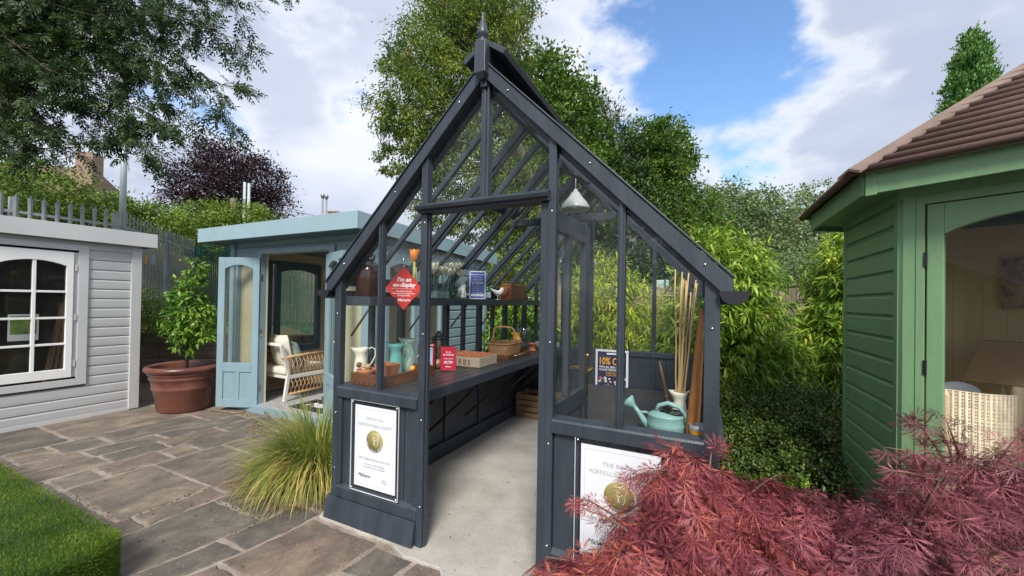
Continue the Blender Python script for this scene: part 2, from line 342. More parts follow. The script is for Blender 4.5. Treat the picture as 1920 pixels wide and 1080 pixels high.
# ================================================================== SETTING
def struct(name, mb, m, **k):
    o = mb.build(name, m, **k); o['kind'] = 'structure'; return o
GRASSG = mat('rough_ground', (.10,.10,.055), .95, var=.4, scale=1.2, bump=.6, bscale=12, coord='Object')
struct('ground', MB().add([(-400,-400,-.06),(400,-400,-.06),(400,400,-.06),(-400,400,-.06)], [(0,1,2,3)]), GRASSG)
ASPH = mat('asphalt', (.11,.11,.105), .9, var=.2, scale=2, bump=.5, bscale=90)
struct('yard', MB().box(-14,14,5.2,40,-.05,-.02), ASPH)
GRAV = mat('gravel_soil', (.22,.175,.125), .95, var=.45, scale=22, bump=1, bscale=60)
struct('gravel_bed', MB().add([(-9.5,2.45,.004),(-5.2,2.9,.004),(-5.2,5.6,.004),(-9.5,5.6,.004)], [(0,1,2,3)]), GRAV)
struct('planting_bed', MB().add([(.2,1.0,.004),(3,1.0,.004),(3,7.6,.004),(.2,7.6,.004)], [(0,1,2,3)]), SOIL)
def bank():
    xs = np.linspace(-60, -5.9, 110); ys = np.linspace(-25, 45, 110); vs = []
    for x in xs:
        for y in ys:
            # signed distance behind the sleeper wall line
            ax, ay, bx, by = -9.5, 2.7, -6.0, 4.4; dx, dy = bx-ax, by-ay; l = math.hypot(dx, dy)
            d = ((x-ax)*(-dy)+(y-ay)*dx)/l
            if x < -9.5: d = max(d, -(x+9.5)-.2)
            if x > -8.9 and y < 2.4: d = -1
            if d < .12: z = -.3
            else:
                far = max(0, math.hypot(min(0, x+11.8), max(0, y-6.6)*.5)-.3) if x < -11.8 else 0
                z = .78+min(4.2, far*.42) + .03*math.sin(x*3)*math.sin(y*4)
                if y > 5.2 and x > -8: z = max(-.3, z-(x+8)*.5)
            vs.append((x, y, z))
    n = 110; fs = [(i*n+j, (i+1)*n+j, (i+1)*n+j+1, i*n+j+1) for i in range(n-1) for j in range(n-1)]
    struct('bank', MB().add(vs, fs, True), mat('bank_soil', (.07,.075,.03), .95, var=.4, scale=5, bump=.8, bscale=30))
bank()
# ---- sandstone patio: every slab its own island of one sheet
def slab_mat():
    m, t, p = new_mat('riven_sandstone'); L = t.links.new
    tc = N(t, 'ShaderNodeTexCoord'); g = N(t, 'ShaderNodeNewGeometry')
    sh = N(t, 'ShaderNodeVectorMath', operation='SCALE'); cb = N(t, 'ShaderNodeCombineXYZ'); L(g.outputs['Random Per Island'], cb.inputs[0]); L(g.outputs['Random Per Island'], cb.inputs[1]); L(g.outputs['Random Per Island'], cb.inputs[2])
    L(cb.outputs[0], sh.inputs[0]); sh.inputs['Scale'].default_value = 37
    ad = N(t, 'ShaderNodeVectorMath', operation='ADD'); L(tc.outputs['Object'], ad.inputs[0]); L(sh.outputs[0], ad.inputs[1])
    mp = N(t, 'ShaderNodeMapping'); mp.inputs['Scale'].default_value = (1.5,1.0,1); mp.inputs['Rotation'].default_value = (0,0,.6); L(ad.outputs[0], mp.inputs[0])
    n = N(t, 'ShaderNodeTexNoise'); n.inputs['Scale'].default_value = 3.2; n.inputs['Detail'].default_value = 9; n.inputs['Roughness'].default_value = .66; n.inputs['Distortion'].default_value = .5; L(mp.outputs[0], n.inputs['Vector'])
    cr = N(t, 'ShaderNodeValToRGB'); L(n.outputs['Fac'], cr.inputs[0]); e = cr.color_ramp.elements
    e[0].position = .28; e[0].color = (.070,.064,.058,1); e[1].position = .8; e[1].color = (.29,.25,.20,1); q = e.new(.5); q.color = (.135,.120,.102,1)
    c2 = N(t, 'ShaderNodeValToRGB'); L(g.outputs['Random Per Island'], c2.inputs[0]); e = c2.color_ramp.elements
    e[0].position = 0; e[0].color = (.78,.77,.76,1); e[1].position = 1; e[1].color = (1.28,1.20,1.08,1); q = e.new(.5); q.color = (.95,.92,.88,1); q = e.new(.75); q.color = (1.15,.98,.88,1)
    mm = N(t, 'ShaderNodeMixRGB', blend_type='MULTIPLY'); mm.inputs[0].default_value = 1; L(cr.outputs[0], mm.inputs[1]); L(c2.outputs[0], mm.inputs[2])
    n3 = N(t, 'ShaderNodeTexNoise'); n3.inputs['Scale'].default_value = 55; n3.inputs['Detail'].default_value = 4; L(tc.outputs['Object'], n3.inputs['Vector'])
    c3 = N(t, 'ShaderNodeMapRange'); L(n3.outputs['Fac'], c3.inputs[0]); c3.inputs[1].default_value = .60; c3.inputs[2].default_value = .85
    m3 = N(t, 'ShaderNodeMixRGB'); L(c3.outputs[0], m3.inputs[0]); L(mm.outputs[0], m3.inputs[1]); m3.inputs[2].default_value = (.33,.30,.24,1)
    L(m3.outputs[0], p.inputs['Base Color']); p.inputs['Roughness'].default_value = .72
    nb = N(t, 'ShaderNodeTexNoise'); nb.inputs['Scale'].default_value = 7; nb.inputs['Detail'].default_value = 10; nb.inputs['Roughness'].default_value = .7; nb.inputs['Distortion'].default_value = 1; L(mp.outputs[0], nb.inputs['Vector'])
    b = N(t, 'ShaderNodeBump'); b.inputs['Strength'].default_value = .8; b.inputs['Distance'].default_value = .025; L(nb.outputs['Fac'], b.inputs['Height']); L(b.outputs[0], p.inputs['Normal'])
    return m
def patio():
    mb = MB()
    # (x0, x1, [y joints]) strips run along the depth direction; hand measured near the camera
    strips = [(-8.6,-7.6,None),(-7.6,-6.6,None),(-6.6,-5.62,[-.6,.3,.9,1.63,2.62,3.0]),(-5.62,-5.17,[-.2,.5,1.19,1.45,1.79,2.62,3.0]),(-5.17,-4.88,[.3,.9,1.55,2.1,2.9,3.3]),
        (-4.88,-4.585,[.2,1.0,1.58,2.0,2.5,3.1]),(-4.585,-4.24,[.4,.8,1.18,1.45,1.88,2.1,3.1]),(-4.24,-3.35,[-.5,.3,1.19,1.715,2.25,2.75,3.1]),(-3.35,-3.13,[.2,.7,1.25,1.72,2.3,3.1]),
        (-3.13,-2.56,[0,.45,.95,1.62,1.9,2.6,3.1]),(-2.56,-2.3,[.2,.6,.98,1.38,1.86,2.4,3.1]),(-2.3,-1.72,[0,.55,1.25,1.80]),(-1.72,-1.42,[.1,.5,.98,1.5,1.77]),(-1.42,-.86,[0,.62,1.2,1.62,1.77]),(-.86,-.36,[.2,.8,1.3,1.77]),(-.36,.25,[.1,.9,1.77])]
    rr = random.Random(3)
    def tw(x, y):        # the near strips turn slightly
        k = max(0, min(1, (x+3.2)/1.0)); a = .20*k
        cx, cy = -2.4, 1.8; dx, dy = x-cx, y-cy
        return (x-dy*-math.sin(a)*.9 if False else cx+dx+dy*math.tan(a)*.9*min(1, abs(dy)+.2), y)
    for (x0, x1, ys) in strips:
        if ys is None:
            ys = [-3]
            while ys[-1] < 2.6: ys.append(ys[-1]+rr.uniform(.4, 1.0))
        else: ys = [ys[0]-2.6, ys[0]-1.7, ys[0]-.9]+ys
        for a, b in zip(ys[:-1], ys[1:]):
            g = rr.uniform(.009,.015); X0, X1, Y0, Y1 = x0+g, x1-g, a+g, b-g
            if X1 > -2.2 and Y1 > 1.78: Y1 = 1.775
            if Y1-Y0 < .03: continue
            dz = rr.uniform(-.004, .004); top = .0+dz
            per = []
            def edge(ax, ay, bx, by):
                L_ = math.hypot(bx-ax, by-ay); k = max(2, int(L_/.045))
                for i in range(k):
                    f = i/k; j = .0075; per.append((ax+(bx-ax)*f+rr.uniform(-j, j), ay+(by-ay)*f+rr.uniform(-j, j)))
            edge(X0, Y0, X1, Y0); edge(X1, Y0, X1, Y1); edge(X1, Y1, X0, Y1); edge(X0, Y1, X0, Y0)
            per = [tw(*p) for p in per]
            m = len(per); cx = sum(p[0] for p in per)/m; cy = sum(p[1] for p in per)/m
            inn = [(p[0]+(cx-p[0])/max(.05, math.hypot(cx-p[0], cy-p[1]))*.012, p[1]+(cy-p[1])/max(.05, math.hypot(cx-p[0], cy-p[1]))*.012) for p in per]
            vs = [(p[0], p[1], -.03) for p in per]+[(p[0], p[1], top-.007) for p in per]+[(p[0], p[1], top) for p in inn]
            fs = [(i, (i+1) % m, m+(i+1) % m, m+i) for i in range(m)]+[(m+i, m+(i+1) % m, 2*m+(i+1) % m, 2*m+i) for i in range(m)]+[tuple(range(2*m, 3*m))]
            mb.add(vs, fs)
    struct('patio', mb, slab_mat())
    MORT = mat('pink_mortar', (.25,.185,.145), .95, var=.28, scale=6, bump=.8, bscale=70, col2=(.27,.235,.195))
    struct('mortar_bed', MB().box(-9,.3,-3.2,3.12,-.045,-.0045), MORT)
patio()
CONCF = None
def floor_mat():
    m, t, p = new_mat('screeded_concrete'); L = t.links.new; tc = N(t, 'ShaderNodeTexCoord')
    n = N(t, 'ShaderNodeTexNoise'); n.inputs['Scale'].default_value = 2.2; n.inputs['Detail'].default_value = 10; n.inputs['Roughness'].default_value = .68; L(tc.outputs['Object'], n.inputs['Vector'])
    cr = N(t, 'ShaderNodeValToRGB'); L(n.outputs['Fac'], cr.inputs[0]); e = cr.color_ramp.elements; e[0].position = .3; e[0].color = (.30,.28,.25,1); e[1].position = .72; e[1].color = (.50,.475,.43,1)
    v = N(t, 'ShaderNodeTexVoronoi'); v.inputs['Scale'].default_value = 9; L(tc.outputs['Object'], v.inputs['Vector'])
    r = N(t, 'ShaderNodeMapRange'); L(v.outputs['Distance'], r.inputs[0]); r.inputs[1].default_value = .05; r.inputs[2].default_value = .075
    n2 = N(t, 'ShaderNodeTexNoise'); n2.inputs['Scale'].default_value = 60; n2.inputs['Detail'].default_value = 3; L(tc.outputs['Object'], n2.inputs['Vector'])
    r2 = N(t, 'ShaderNodeMapRange'); L(n2.outputs['Fac'], r2.inputs[0]); r2.inputs[1].default_value = .62; r2.inputs[2].default_value = .70; r2.inputs[3].default_value = 1; r2.inputs[4].default_value = .45
    mu = N(t, 'ShaderNodeMixRGB', blend_type='MULTIPLY'); mu.inputs[0].default_value = .8; L(cr.outputs[0], mu.inputs[1]); L(r2.outputs[0], mu.inputs[2])
    L(mu.outputs[0], p.inputs['Base Color']); p.inputs['Roughness'].default_value = .7
    b = N(t, 'ShaderNodeBump'); b.inputs['Strength'].default_value = .25; b.inputs['Distance'].default_value = .01; L(n2.outputs['Fac'], b.inputs['Height']); L(b.outputs[0], p.inputs['Normal'])
    return m
def slab():
    rr = random.Random(5); per = [(-2.33,4.98),(-2.33,1.93),(-2.30,1.865)]
    per += [(-2.27+(2.27-1.66)*i/10, 1.80+rr.uniform(-.008,.008)) for i in range(11)]
    x = -1.5
    while x < .2: per.append((x, 1.70+rr.uniform(-.014,.014)+.05*(x < -1.2))); x += .06
    per += [(.14,1.72),(.14,4.98)]
    m = len(per); vs = [(a,b,-.04) for a,b in per]+[(a,b,.016) for a,b in per]
    struct('greenhouse_base_slab', MB().add(vs, [tuple(range(m))[::-1], tuple(range(m,2*m))]+[(i,(i+1)%m,m+(i+1)%m,m+i) for i in range(m)]), floor_mat(), bevel=.006)
slab()

# ================================================================== cladding helpers
def cut(L, z, holes):
    iv = [(0, L)]
    for (a, b, c, d) in holes:
        if c < z < d:
            nv = []
            for (s, e) in iv:
                if b <= s or a >= e: nv.append((s, e)); continue
                if a > s: nv.append((s, a))
                if b < e: nv.append((b, e))
            iv = nv
    return iv
def shiplap(mb, o, u, n, L, z0, z1, p, holes=(), style='ship'):
    o = Vector((o[0], o[1], 0)); u = Vector((u[0], u[1], 0)).normalized(); n = Vector((n[0], n[1], 0)).normalized()
    k = max(1, round((z1-z0)/p)); p = (z1-z0)/k
    for i in range(k):
        z = z0+i*p
        if style == 'log': pr = [(-.01,0),(.009,0),(.016,.05*p),(.0175,.3*p),(.0165,.80*p),(.009,.90*p),(.004,.96*p),(.003,p),(-.01,p)]
        else: pr = [(-.01,0),(.012,0),(.021,.01*p),(.020,.76*p),(.004,.90*p),(.003,p),(-.01,p)]
        for (a, b) in cut(L, z+p/2, holes):
            A = [o+u*a+n*q[0]+Vector((0,0,z+q[1])) for q in pr]; B = [o+u*b+n*q[0]+Vector((0,0,z+q[1])) for q in pr]; m = len(pr)
            mb.add(A+B, [tuple(range(m)), tuple(range(m,2*m))[::-1]]+[(j,m+j,m+(j+1)%m,(j+1)%m) for j in range(m)])
def panel(mb, o, u, n, L, z0, z1, off, th, holes=()):
    """flat wall sheet with rectangular holes"""
    o = Vector((o[0], o[1], 0)); u = Vector((u[0], u[1], 0)).normalized(); n = Vector((n[0], n[1], 0)).normalized()
    us = sorted({0, L, *[h[0] for h in holes], *[h[1] for h in holes]}); zs = sorted({z0, z1, *[h[2] for h in holes], *[h[3] for h in holes]})
    for a, b in zip(us[:-1], us[1:]):
        for c, d in zip(zs[:-1], zs[1:]):
            mu, mz = (a+b)/2, (c+d)/2
            if any(h[0] < mu < h[1] and h[2] < mz < h[3] for h in holes): continue
            mb.obox(o+u*mu+n*off+Vector((0,0,mz)), u, (0,0,1), n, (b-a)/2, (d-c)/2, th/2)
def rect(mb, o, u, n, a, b, c, d, off, th):
    o = Vector((o[0], o[1], 0)); u = Vector((u[0], u[1], 0)).normalized(); n = Vector((n[0], n[1], 0)).normalized()
    mb.obox(o+u*(a+b)/2+n*off+Vector((0,0,(c+d)/2)), u, (0,0,1), n, abs(b-a)/2, abs(d-c)/2, th/2)
def arch_rail(mb, o, u, n, a, b, zb, zt, rise, off, th, k=14):
    """top rail whose underside is an arch springing at zb and rising by rise"""
    pts = [(a, zt), (a, zb)]
    for i in range(1, k): f = i/k; pts.append((a+(b-a)*f, zb+rise*math.sin(math.pi*f)**.8))
    pts += [(b, zb), (b, zt)]
    o3 = Vector((o[0], o[1], 0))+Vector((n[0], n[1], 0)).normalized()*(off-th/2)
    mb.prism(pts[::-1], o3, (u[0], u[1], 0), (0,0,1), Vector((n[0], n[1], 0)).normalized(), th)

# ================================================================== GREY SHED
def grey_shed():
    t = thing('garden_shed', 'pale grey log-lap timber shed with white cottage window, cut off by the left edge', 'shed', (-7.4,.6,0))
    o, u, n = (-6.55,2.45), (0,-1), (1,0)          # front, u runs toward the viewer's left
    L = 4.3; hole = (.53,1.82,.46,1.96)
    mb = MB(); shiplap(mb, o, u, n, L, .03, 2.09, .1144, [(.46,1.89,.40,2.02)], 'log')
    shiplap(mb, (-8.5,2.45), (1,0), (0,1), 1.95, .03, 2.09, .1144, (), 'log')
    mb.build('cladding', GREY, t)
    mb = MB(); panel(mb, o, u, n, L, .0, 2.1, -.03, .03, [hole]); panel(mb, (-8.5,2.42), (1,0), (0,1), 1.93, 0, 2.1, -.03, .03); mb.box(-8.52,-8.48,-1.9,2.4,0,2.1); mb.box(-8.5,-6.6,-1.93,-1.87,0,2.1)
    mb.build('inner_wall', mat('raw_spruce', (.16,.13,.10), .8, var=.2, scale=2), t)
    mb = MB(); mb.box(-6.57,-6.515,2.375,2.475,.01,2.09); mb.build('corner_post', GREYT, t, bevel=.003)
    mb = MB(); mb.box(-6.57,-6.525,-1.9,2.38,-.005,.035); mb.build('base_rail', GREYT, t)
    mb = MB(); mb.box(-8.7,-6.46,-2.1,2.56,2.09,2.22); mb.build('roof', mat('roof_felt', (.09,.09,.09), .9), t)
    mb = MB(); mb.box(-6.46,-6.435,-2.1,2.60,2.066,2.242); mb.box(-8.7,-6.461,2.575,2.60,2.066,2.242); mb.build('fascia', GREYT, t, bevel=.003)
    mb = MB(); mb.box(-8.5,-6.6,-1.9,2.4,.0,.05); mb.build('floor', PINE, t)
    w = MB()    # outer trim
    for (a,b,c,d) in ((.46,.545,.40,2.02),(1.805,1.89,.40,2.02),(.545,1.805,1.955,2.02),(.545,1.805,.40,.475)): rect(w, o, u, n, a, b, c, d, .018, .03)
    tr = w.build('window', GREYT, t, bevel=.003)
    for k in range(2):
        a = .585+k*.612; b = a+.59; s = MB()
        rect(s, o, u, n, a, a+.055, .50, 1.93, .02, .035); rect(s, o, u, n, b-.055, b, .50, 1.93, .02, .035); rect(s, o, u, n, a+.055, b-.055, .50, .60, .02, .035)
        m_ = (a+b)/2
        arch_rail(s, o, u, n, a+.055, b-.055, 1.765, 1.93, .055, .02, .035)
        rect(s, o, u, n, m_-.014, m_+.014, .60, 1.825, .0185, .028)
        for z in (.885, 1.18, 1.475): rect(s, o, u, n, a+.055, m_-.014, z-.012, z+.012, .0185, .024); rect(s, o, u, n, m_+.014, b-.055, z-.012, z+.012, .0185, .024)
        s.build('frame', WHITE, tr, bevel=.003)
        g = MB(); rect(g, o, u, n, a+.05, b-.05, .55, 1.85, .002, .004); g.build('pane', SHEDG, tr)
    rect(w := MB(), o, u, n, .545, .585, .50, 1.93, .004, .03); [rect(w, o, u, n, .556, .575, z, z+.07, .03, .012) for z in (.62,1.15,1.72)]; w.build('hinge', GREYT, tr)
    # things leaning inside
    p = thing('poster', 'small green landscape poster propped inside the pale grey shed window', 'poster', (-6.72,1.60,.86))
    q = MB(); q.box(-6.725,-6.72,1.44,1.66,.93,1.22); q.build('sheet', PAPER, p); q = MB(); q.box(-6.7195,-6.7185,1.455,1.645,1.0,1.2); q.build('picture', mat('green_picture', (.18,.30,.06), .5, var=.5, scale=9, bump=0), p)
    q = MB()
    for k in range(3): q.bar((-6.9,1.75+k*.05,.3), (-6.78,1.86+k*.03,1.35), .09, .03, (0,1,0))
    tag(q.build('timber_boards', CRATEW, loc=(-6.85,1.8,.3)), 'bare timber boards leaning inside the pale grey shed behind its window', 'boards')
grey_shed()

# ================================================================== BLUE SUMMERHOUSE
def blue_house():
    t = thing('summerhouse', 'duck egg blue flat-roofed summerhouse with open double doors', 'summerhouse', (-4.47,4.3,0))
    X0, X1, Y0, Y1 = -5.74, -3.2, 3.15, 5.55
    # front
    o, u, n = (X0,Y0), (1,0), (0,-1); L = X1-X0
    door = (.67,1.91,.0,2.0)
    mb = MB(); shiplap(mb, (X1,Y0), (0,1), (1,0), Y1-Y0, .06, 2.2, .125, [(.16,1.22,.42,1.98)])
    shiplap(mb, (X0,Y1), (0,-1), (-1,0), Y1-Y0, .06, 2.2, .125, [(Y1-4.46,Y1-3.58,.62,1.99)]); shiplap(mb, o, u, n, L, 2.02, 2.2, .09)
    mb.build('cladding', mat('blue_grey_cladding', (.20,.29,.33), .5, var=.08, scale=3, bump=.12), t)
    mb = MB(); panel(mb, (X1,Y0), (0,1), (1,0), Y1-Y0, .0, 2.2, -.035, .03, [(.16,1.22,.42,1.98)]); panel(mb, (X0,Y1), (0,-1), (-1,0), Y1-Y0, 0, 2.2, -.035, .03, [(Y1-4.46,Y1-3.58,.62,1.99)])
    panel(mb, (X1,Y1), (-1,0), (0,1), L, 0, 2.2, -.02, .03); panel(mb, o, u, n, L, 0, 2.2, -.035, .03, [door])
    for k in range(20): mb.box(X0+.052,X0+.058,Y0+.1+k*.12,Y0+.104+k*.12,.1,2.15) if not 3.55 < Y0+.1+k*.12 < 4.5 else None
    mb.build('inner_wall', CREAM, t)
    mb = MB()
    for (a,b,c,d) in ((0,.09,0,2.15),(.58,.67,0,2.06),(1.91,2.0,0,2.06),(2.45,2.54,0,2.15),(.67,1.91,2.0,2.06)): rect(mb, o, u, n, a, b, c, d, .012, .075)
    rect(mb, o, u, n, .09, .58, .0, .5, .0, .03); rect(mb, o, u, n, 2.0, 2.45, .0, .5, .0, .03)
    mb.box(X1-.01,X1+.03,Y0-.02,Y0+.16,0,2.15); mb.box(X1,X1+.035,Y0+1.22,Y0+1.32,0,2.15); mb.box(X1,X1+.03,Y1-.08,Y1+.02,0,2.1)
    mb.build('door_frame', BLUE, t, bevel=.003)
    mb = MB()
    for (a,b) in ((.09,.58),(2.0,2.45)):
        rect(mb, o, u, n, a, a+.05, .5, 2.02, .0, .05); rect(mb, o, u, n, b-.05, b, .5, 2.02, .0, .05); arch_rail(mb, o, u, n, a+.05, b-.05, 1.86, 2.02, .06, 0, .05)
    wf = mb.build('window_frame', BLUE, t, bevel=.002)
    for a_, b_ in ((.14,.53),(2.05,2.40)): mb = MB(); rect(mb, o, u, n, a_, b_, .5, 1.95, .0, .004); mb.build('pane', SHEDG, wf)
    mb = MB()
    for (a,b) in ((.16,.69),(.69,1.22)):
        q = ((X1,Y0),(0,1),(1,0)); rect(mb, *q, a, a+.055, .42, 1.98, .01, .06); rect(mb, *q, b-.055, b, .42, 1.98, .01, .06); arch_rail(mb, *q, a+.055, b-.055, 1.80, 1.98, .06, .01, .06); rect(mb, *q, a+.055, b-.055, .42, .50, .01, .06)
    wf = mb.build('side_window', BLUE, t, bevel=.002)
    mb = MB(); rect(mb, (X1,Y0), (0,1), (1,0), .2, 1.18, .45, 1.9, .0, .004); mb.build('pane', SHEDG, wf)
    # left side window seen from inside, dark frame
    q = ((X0,Y0),(0,1),(-1,0)); mb = MB()
    for (a,b) in ((.43,.50),(.56,1.31)):
        rect(mb, *q, a, a+.07, .62, 1.99, -.03, .07) if b-a > .3 else rect(mb, *q, a, b, .62, 1.99, -.03, .07)
    rect(mb, *q, .50,.56,.62,1.99,-.04,.06) if 0 else None
    rect(mb, *q, 1.24,1.31,.62,1.99,-.03,.07); arch_rail(mb, *q, .63,1.24,1.83,1.99,.05,-.03,.07); rect(mb, *q, .63,1.24,.62,.72,-.03,.07)
    w2 = mb.build('side_window_frame', BLUED, t, bevel=.002); mb = MB(); rect(mb, *q, .50,1.26,.68,1.9,-.02,.004); mb.build('pane', SHEDG, w2)
    mb = MB(); mb.box(X0,X1,Y0-.06,Y1,.0,.095); mb.build('floor', FLOORG, t)
    mb = MB(); mb.box(X0-.02,X1+.03,Y0-.10,Y0-.005,-.005,.085); mb.build('threshold', BLUE, t, bevel=.004)
    mb = MB(); y0, y1 = 2.85, 5.75
    vs = [(-5.93,y0,2.29),(-3.12,y0,2.29),(-3.12,y1,2.20),(-5.93,y1,2.20),(-5.93,y0,2.17),(-3.12,y0,2.17),(-3.12,y1,2.08),(-5.93,y1,2.08)]
    mb.add(vs, [(0,1,2,3),(4,7,6,5),(0,4,5,1),(1,5,6,2),(2,6,7,3),(3,7,4,0)]); mb.build('roof', BLUED, t)
    mb = MB(); mb.box(-5.955,-3.085,y0-.03,y0-.002,2.15,2.325)
    for x in (-5.955,-3.11):
        mb.add([(x,y0-.001,2.15),(x+.025,y0-.001,2.15),(x+.025,y1,2.05),(x,y1,2.05),(x,y0-.001,2.325),(x+.025,y0-.001,2.325),(x+.025,y1,2.225),(x,y1,2.225)], [(0,1,2,3),(4,7,6,5),(0,4,5,1),(1,5,6,2),(2,6,7,3),(3,7,4,0)])
    mb.build('fascia', mat('light_blue_fascia_paint', (.26,.375,.42), .42, var=.05, bump=.08), t, bevel=.002)
    # open leaves
    def leaf(hx, hy, ex, ey, side):
        uu = Vector((ex-hx, ey-hy)).normalized(); L = math.hypot(ex-hx, ey-hy); nn = Vector((uu.y, -uu.x)); d = ((hx,hy), uu, nn)
        a, b, z0, z1 = 0, L, .055, 1.95; m = MB()
        rect(m, *d, a, a+.085, z0, z1, 0, .045); rect(m, *d, b-.085, b, z0, z1, 0, .045); arch_rail(m, *d, a+.085, b-.085, 1.80, z1, .055, 0, .045)
        rect(m, *d, a+.085, b-.085, z0, .15, 0, .045); rect(m, *d, a+.085, b-.085, .50, .615, 0, .045); rect(m, *d, L/2-.03, L/2+.03, .15, .50, 0, .045)
        rect(m, *d, a+.085, b-.085, .14, .52, 0, .02)
        dd = m.build('door_leaf', BLUE, t, bevel=.004)
        g = MB(); rect(g, *d, a+.08, b-.08, .6, 1.87, 0, .004); g.build('pane', SHEDG, dd)
        for z in (.12, 1.83): h = MB(); rect(h, *d, b-.05, b-.02, z-.04, z+.04, .026, .008); h.build('catch', STEEL if side else BRONZE, dd)
        for z in (.30, 1.0, 1.7): h = MB(); rect(h, *d, -.012, .012, z-.04, z+.04, .02, .03); h.build('hinge', STEEL if side else BRONZE, dd)
        if not side:
            h = MB(); rect(h, *d, b-.055, b-.03, .85, 1.05, .03, .012); h.tube([Vector((hx,hy,1.0))+Vector((*uu,0))*(b-.042)+Vector((*nn,0))*s for s in (.03,.075)], .008); h.build('handle', STEEL, dd)
    leaf(-5.068, 3.10, -5.55, 2.88, 1); leaf(-3.84, 3.10, -3.36, 2.90, 0)
    # doormat
    d = thing('doormat', 'black rubber doormat with white script inside blue summerhouse doorway', 'doormat', (-4.1,3.4,.096))
    m = MB(); m.box(-4.62,-3.72,3.20,3.60,.097,.107); m.build('mat', RUBR, d, bevel=.003)
    text('Malvern', .21, (-4.16,3.33,.107), (1,0,0), (0,1,0), INKW, d, shear=.35, bold=.004)
    # rattan bench inside
    b = thing('rattan_sofa', 'white framed rattan sofa with zigzag cane arm inside blue summerhouse', 'sofa', (-5.15,4.1,.1))
    X = (-5.56,-4.85); WL = mat('washed_white_wood', (.66,.64,.60), .5, var=.05)
    ya, yb = 3.60, 4.30
    m = MB()
    for y in (ya, yb):
        m.bar((X[0]+.03,y,.10),(X[0]-.02+.10,y,.46),.045,.035,(0,1,0)); m.bar((X[0]+.08,y,.46),(X[0]-.03,y,.84),.045,.035,(0,1,0)); m.bar((X[1]+.02,y,.10),(X[1]-.01,y,.68),.04,.035,(0,1,0)); m.box(X[0]+.06,X[1]+.0,y-.017,y+.017,.385,.435)
    m.box(X[0]+.06,X[0]+.10,ya,yb,.39,.43); m.box(X[1]-.04,X[1],ya,yb,.39,.43); m.bar((X[0]-.02,ya,.84),(X[0]-.02,yb,.84),.04,.035)
    m.build('frame', WL, b, bevel=.004)
    for y in (ya, yb):
        m = MB(); m.tube([(X[0]-.02,y,.67),((X[0]+X[1])/2,y,.685),(X[1]+.03,y,.68)], .02, 10); m.tube([(X[0]+.06,y,.19),(X[1]+.02,y,.19)], .015, 8)
        k = 11
        for i in range(k):
            xa = X[0]+.05+(X[1]-X[0]-.06)*i/k; xb = xa+(X[1]-X[0]-.06)/k*1.5
            m.tube([(xa,y-.008,.675),(xb,y-.008,.43)], .0055, 5); m.tube([(xb,y+.008,.675),(xa,y+.008,.43)], .0055, 5)
            m.tube([(xa,y-.008,.39),(xb,y-.008,.19)], .0055, 5); m.tube([(xb,y+.008,.39),(xa,y+.008,.19)], .0055, 5)
        m.build('woven_arm', RATT, b)
    m = MB(); m.box(X[0]+.04,X[1]-.01,ya+.03,yb-.03,.435,.53); m.build('seat_cushion', FAB, b, bevel=.03)
    A_ = Matrix(((0,-1,0,-4.87+3.60),(.96,0,0,3.29+5.56*.96),(0,0,1,0),(0,0,0,1)))
    T_ = Matrix.Translation(b.location)
    for ch_ in list(b.children): ch_.data.transform(T_.inverted() @ A_ @ T_)
    def cushion(name, label, c, s, m_, ry, rz):
        prof = []; vs = []; K = 12
        M_ = Matrix.Rotation(rz, 3, 'Z') @ Matrix.Rotation(ry, 3, 'Y')
        q = MB()
        for sg in (1,-1):
            vs = []
            for i in range(K+1):
                for j in range(K+1):
                    a, b_ = i/K*2-1, j/K*2-1; h = ((1-a**4)*(1-b_**4))**.5
                    r = 1-.07*(1-abs(a)*abs(b_)); vs.append(M_@Vector((sg*h*.075, a*s*r, b_*s*r))+Vector(c))
            q.add(vs, [(i*(K+1)+j, (i+1)*(K+1)+j, (i+1)*(K+1)+j+1, i*(K+1)+j+1) for i in range(K) for j in range(K)], True)
        tag(q.build(name, m_, loc=c), label, 'cushion')
    cushion('cushion', 'ivory scatter cushion leaning on the rattan sofa back', (-5.12,3.44,.73), .235, FAB, -.22, 1.45)
    cushion('cushion', 'pale teal patterned scatter cushion on the rattan sofa', (-5.06,3.60,.66), .19, FABT, -.3, 1.0)
blue_house()

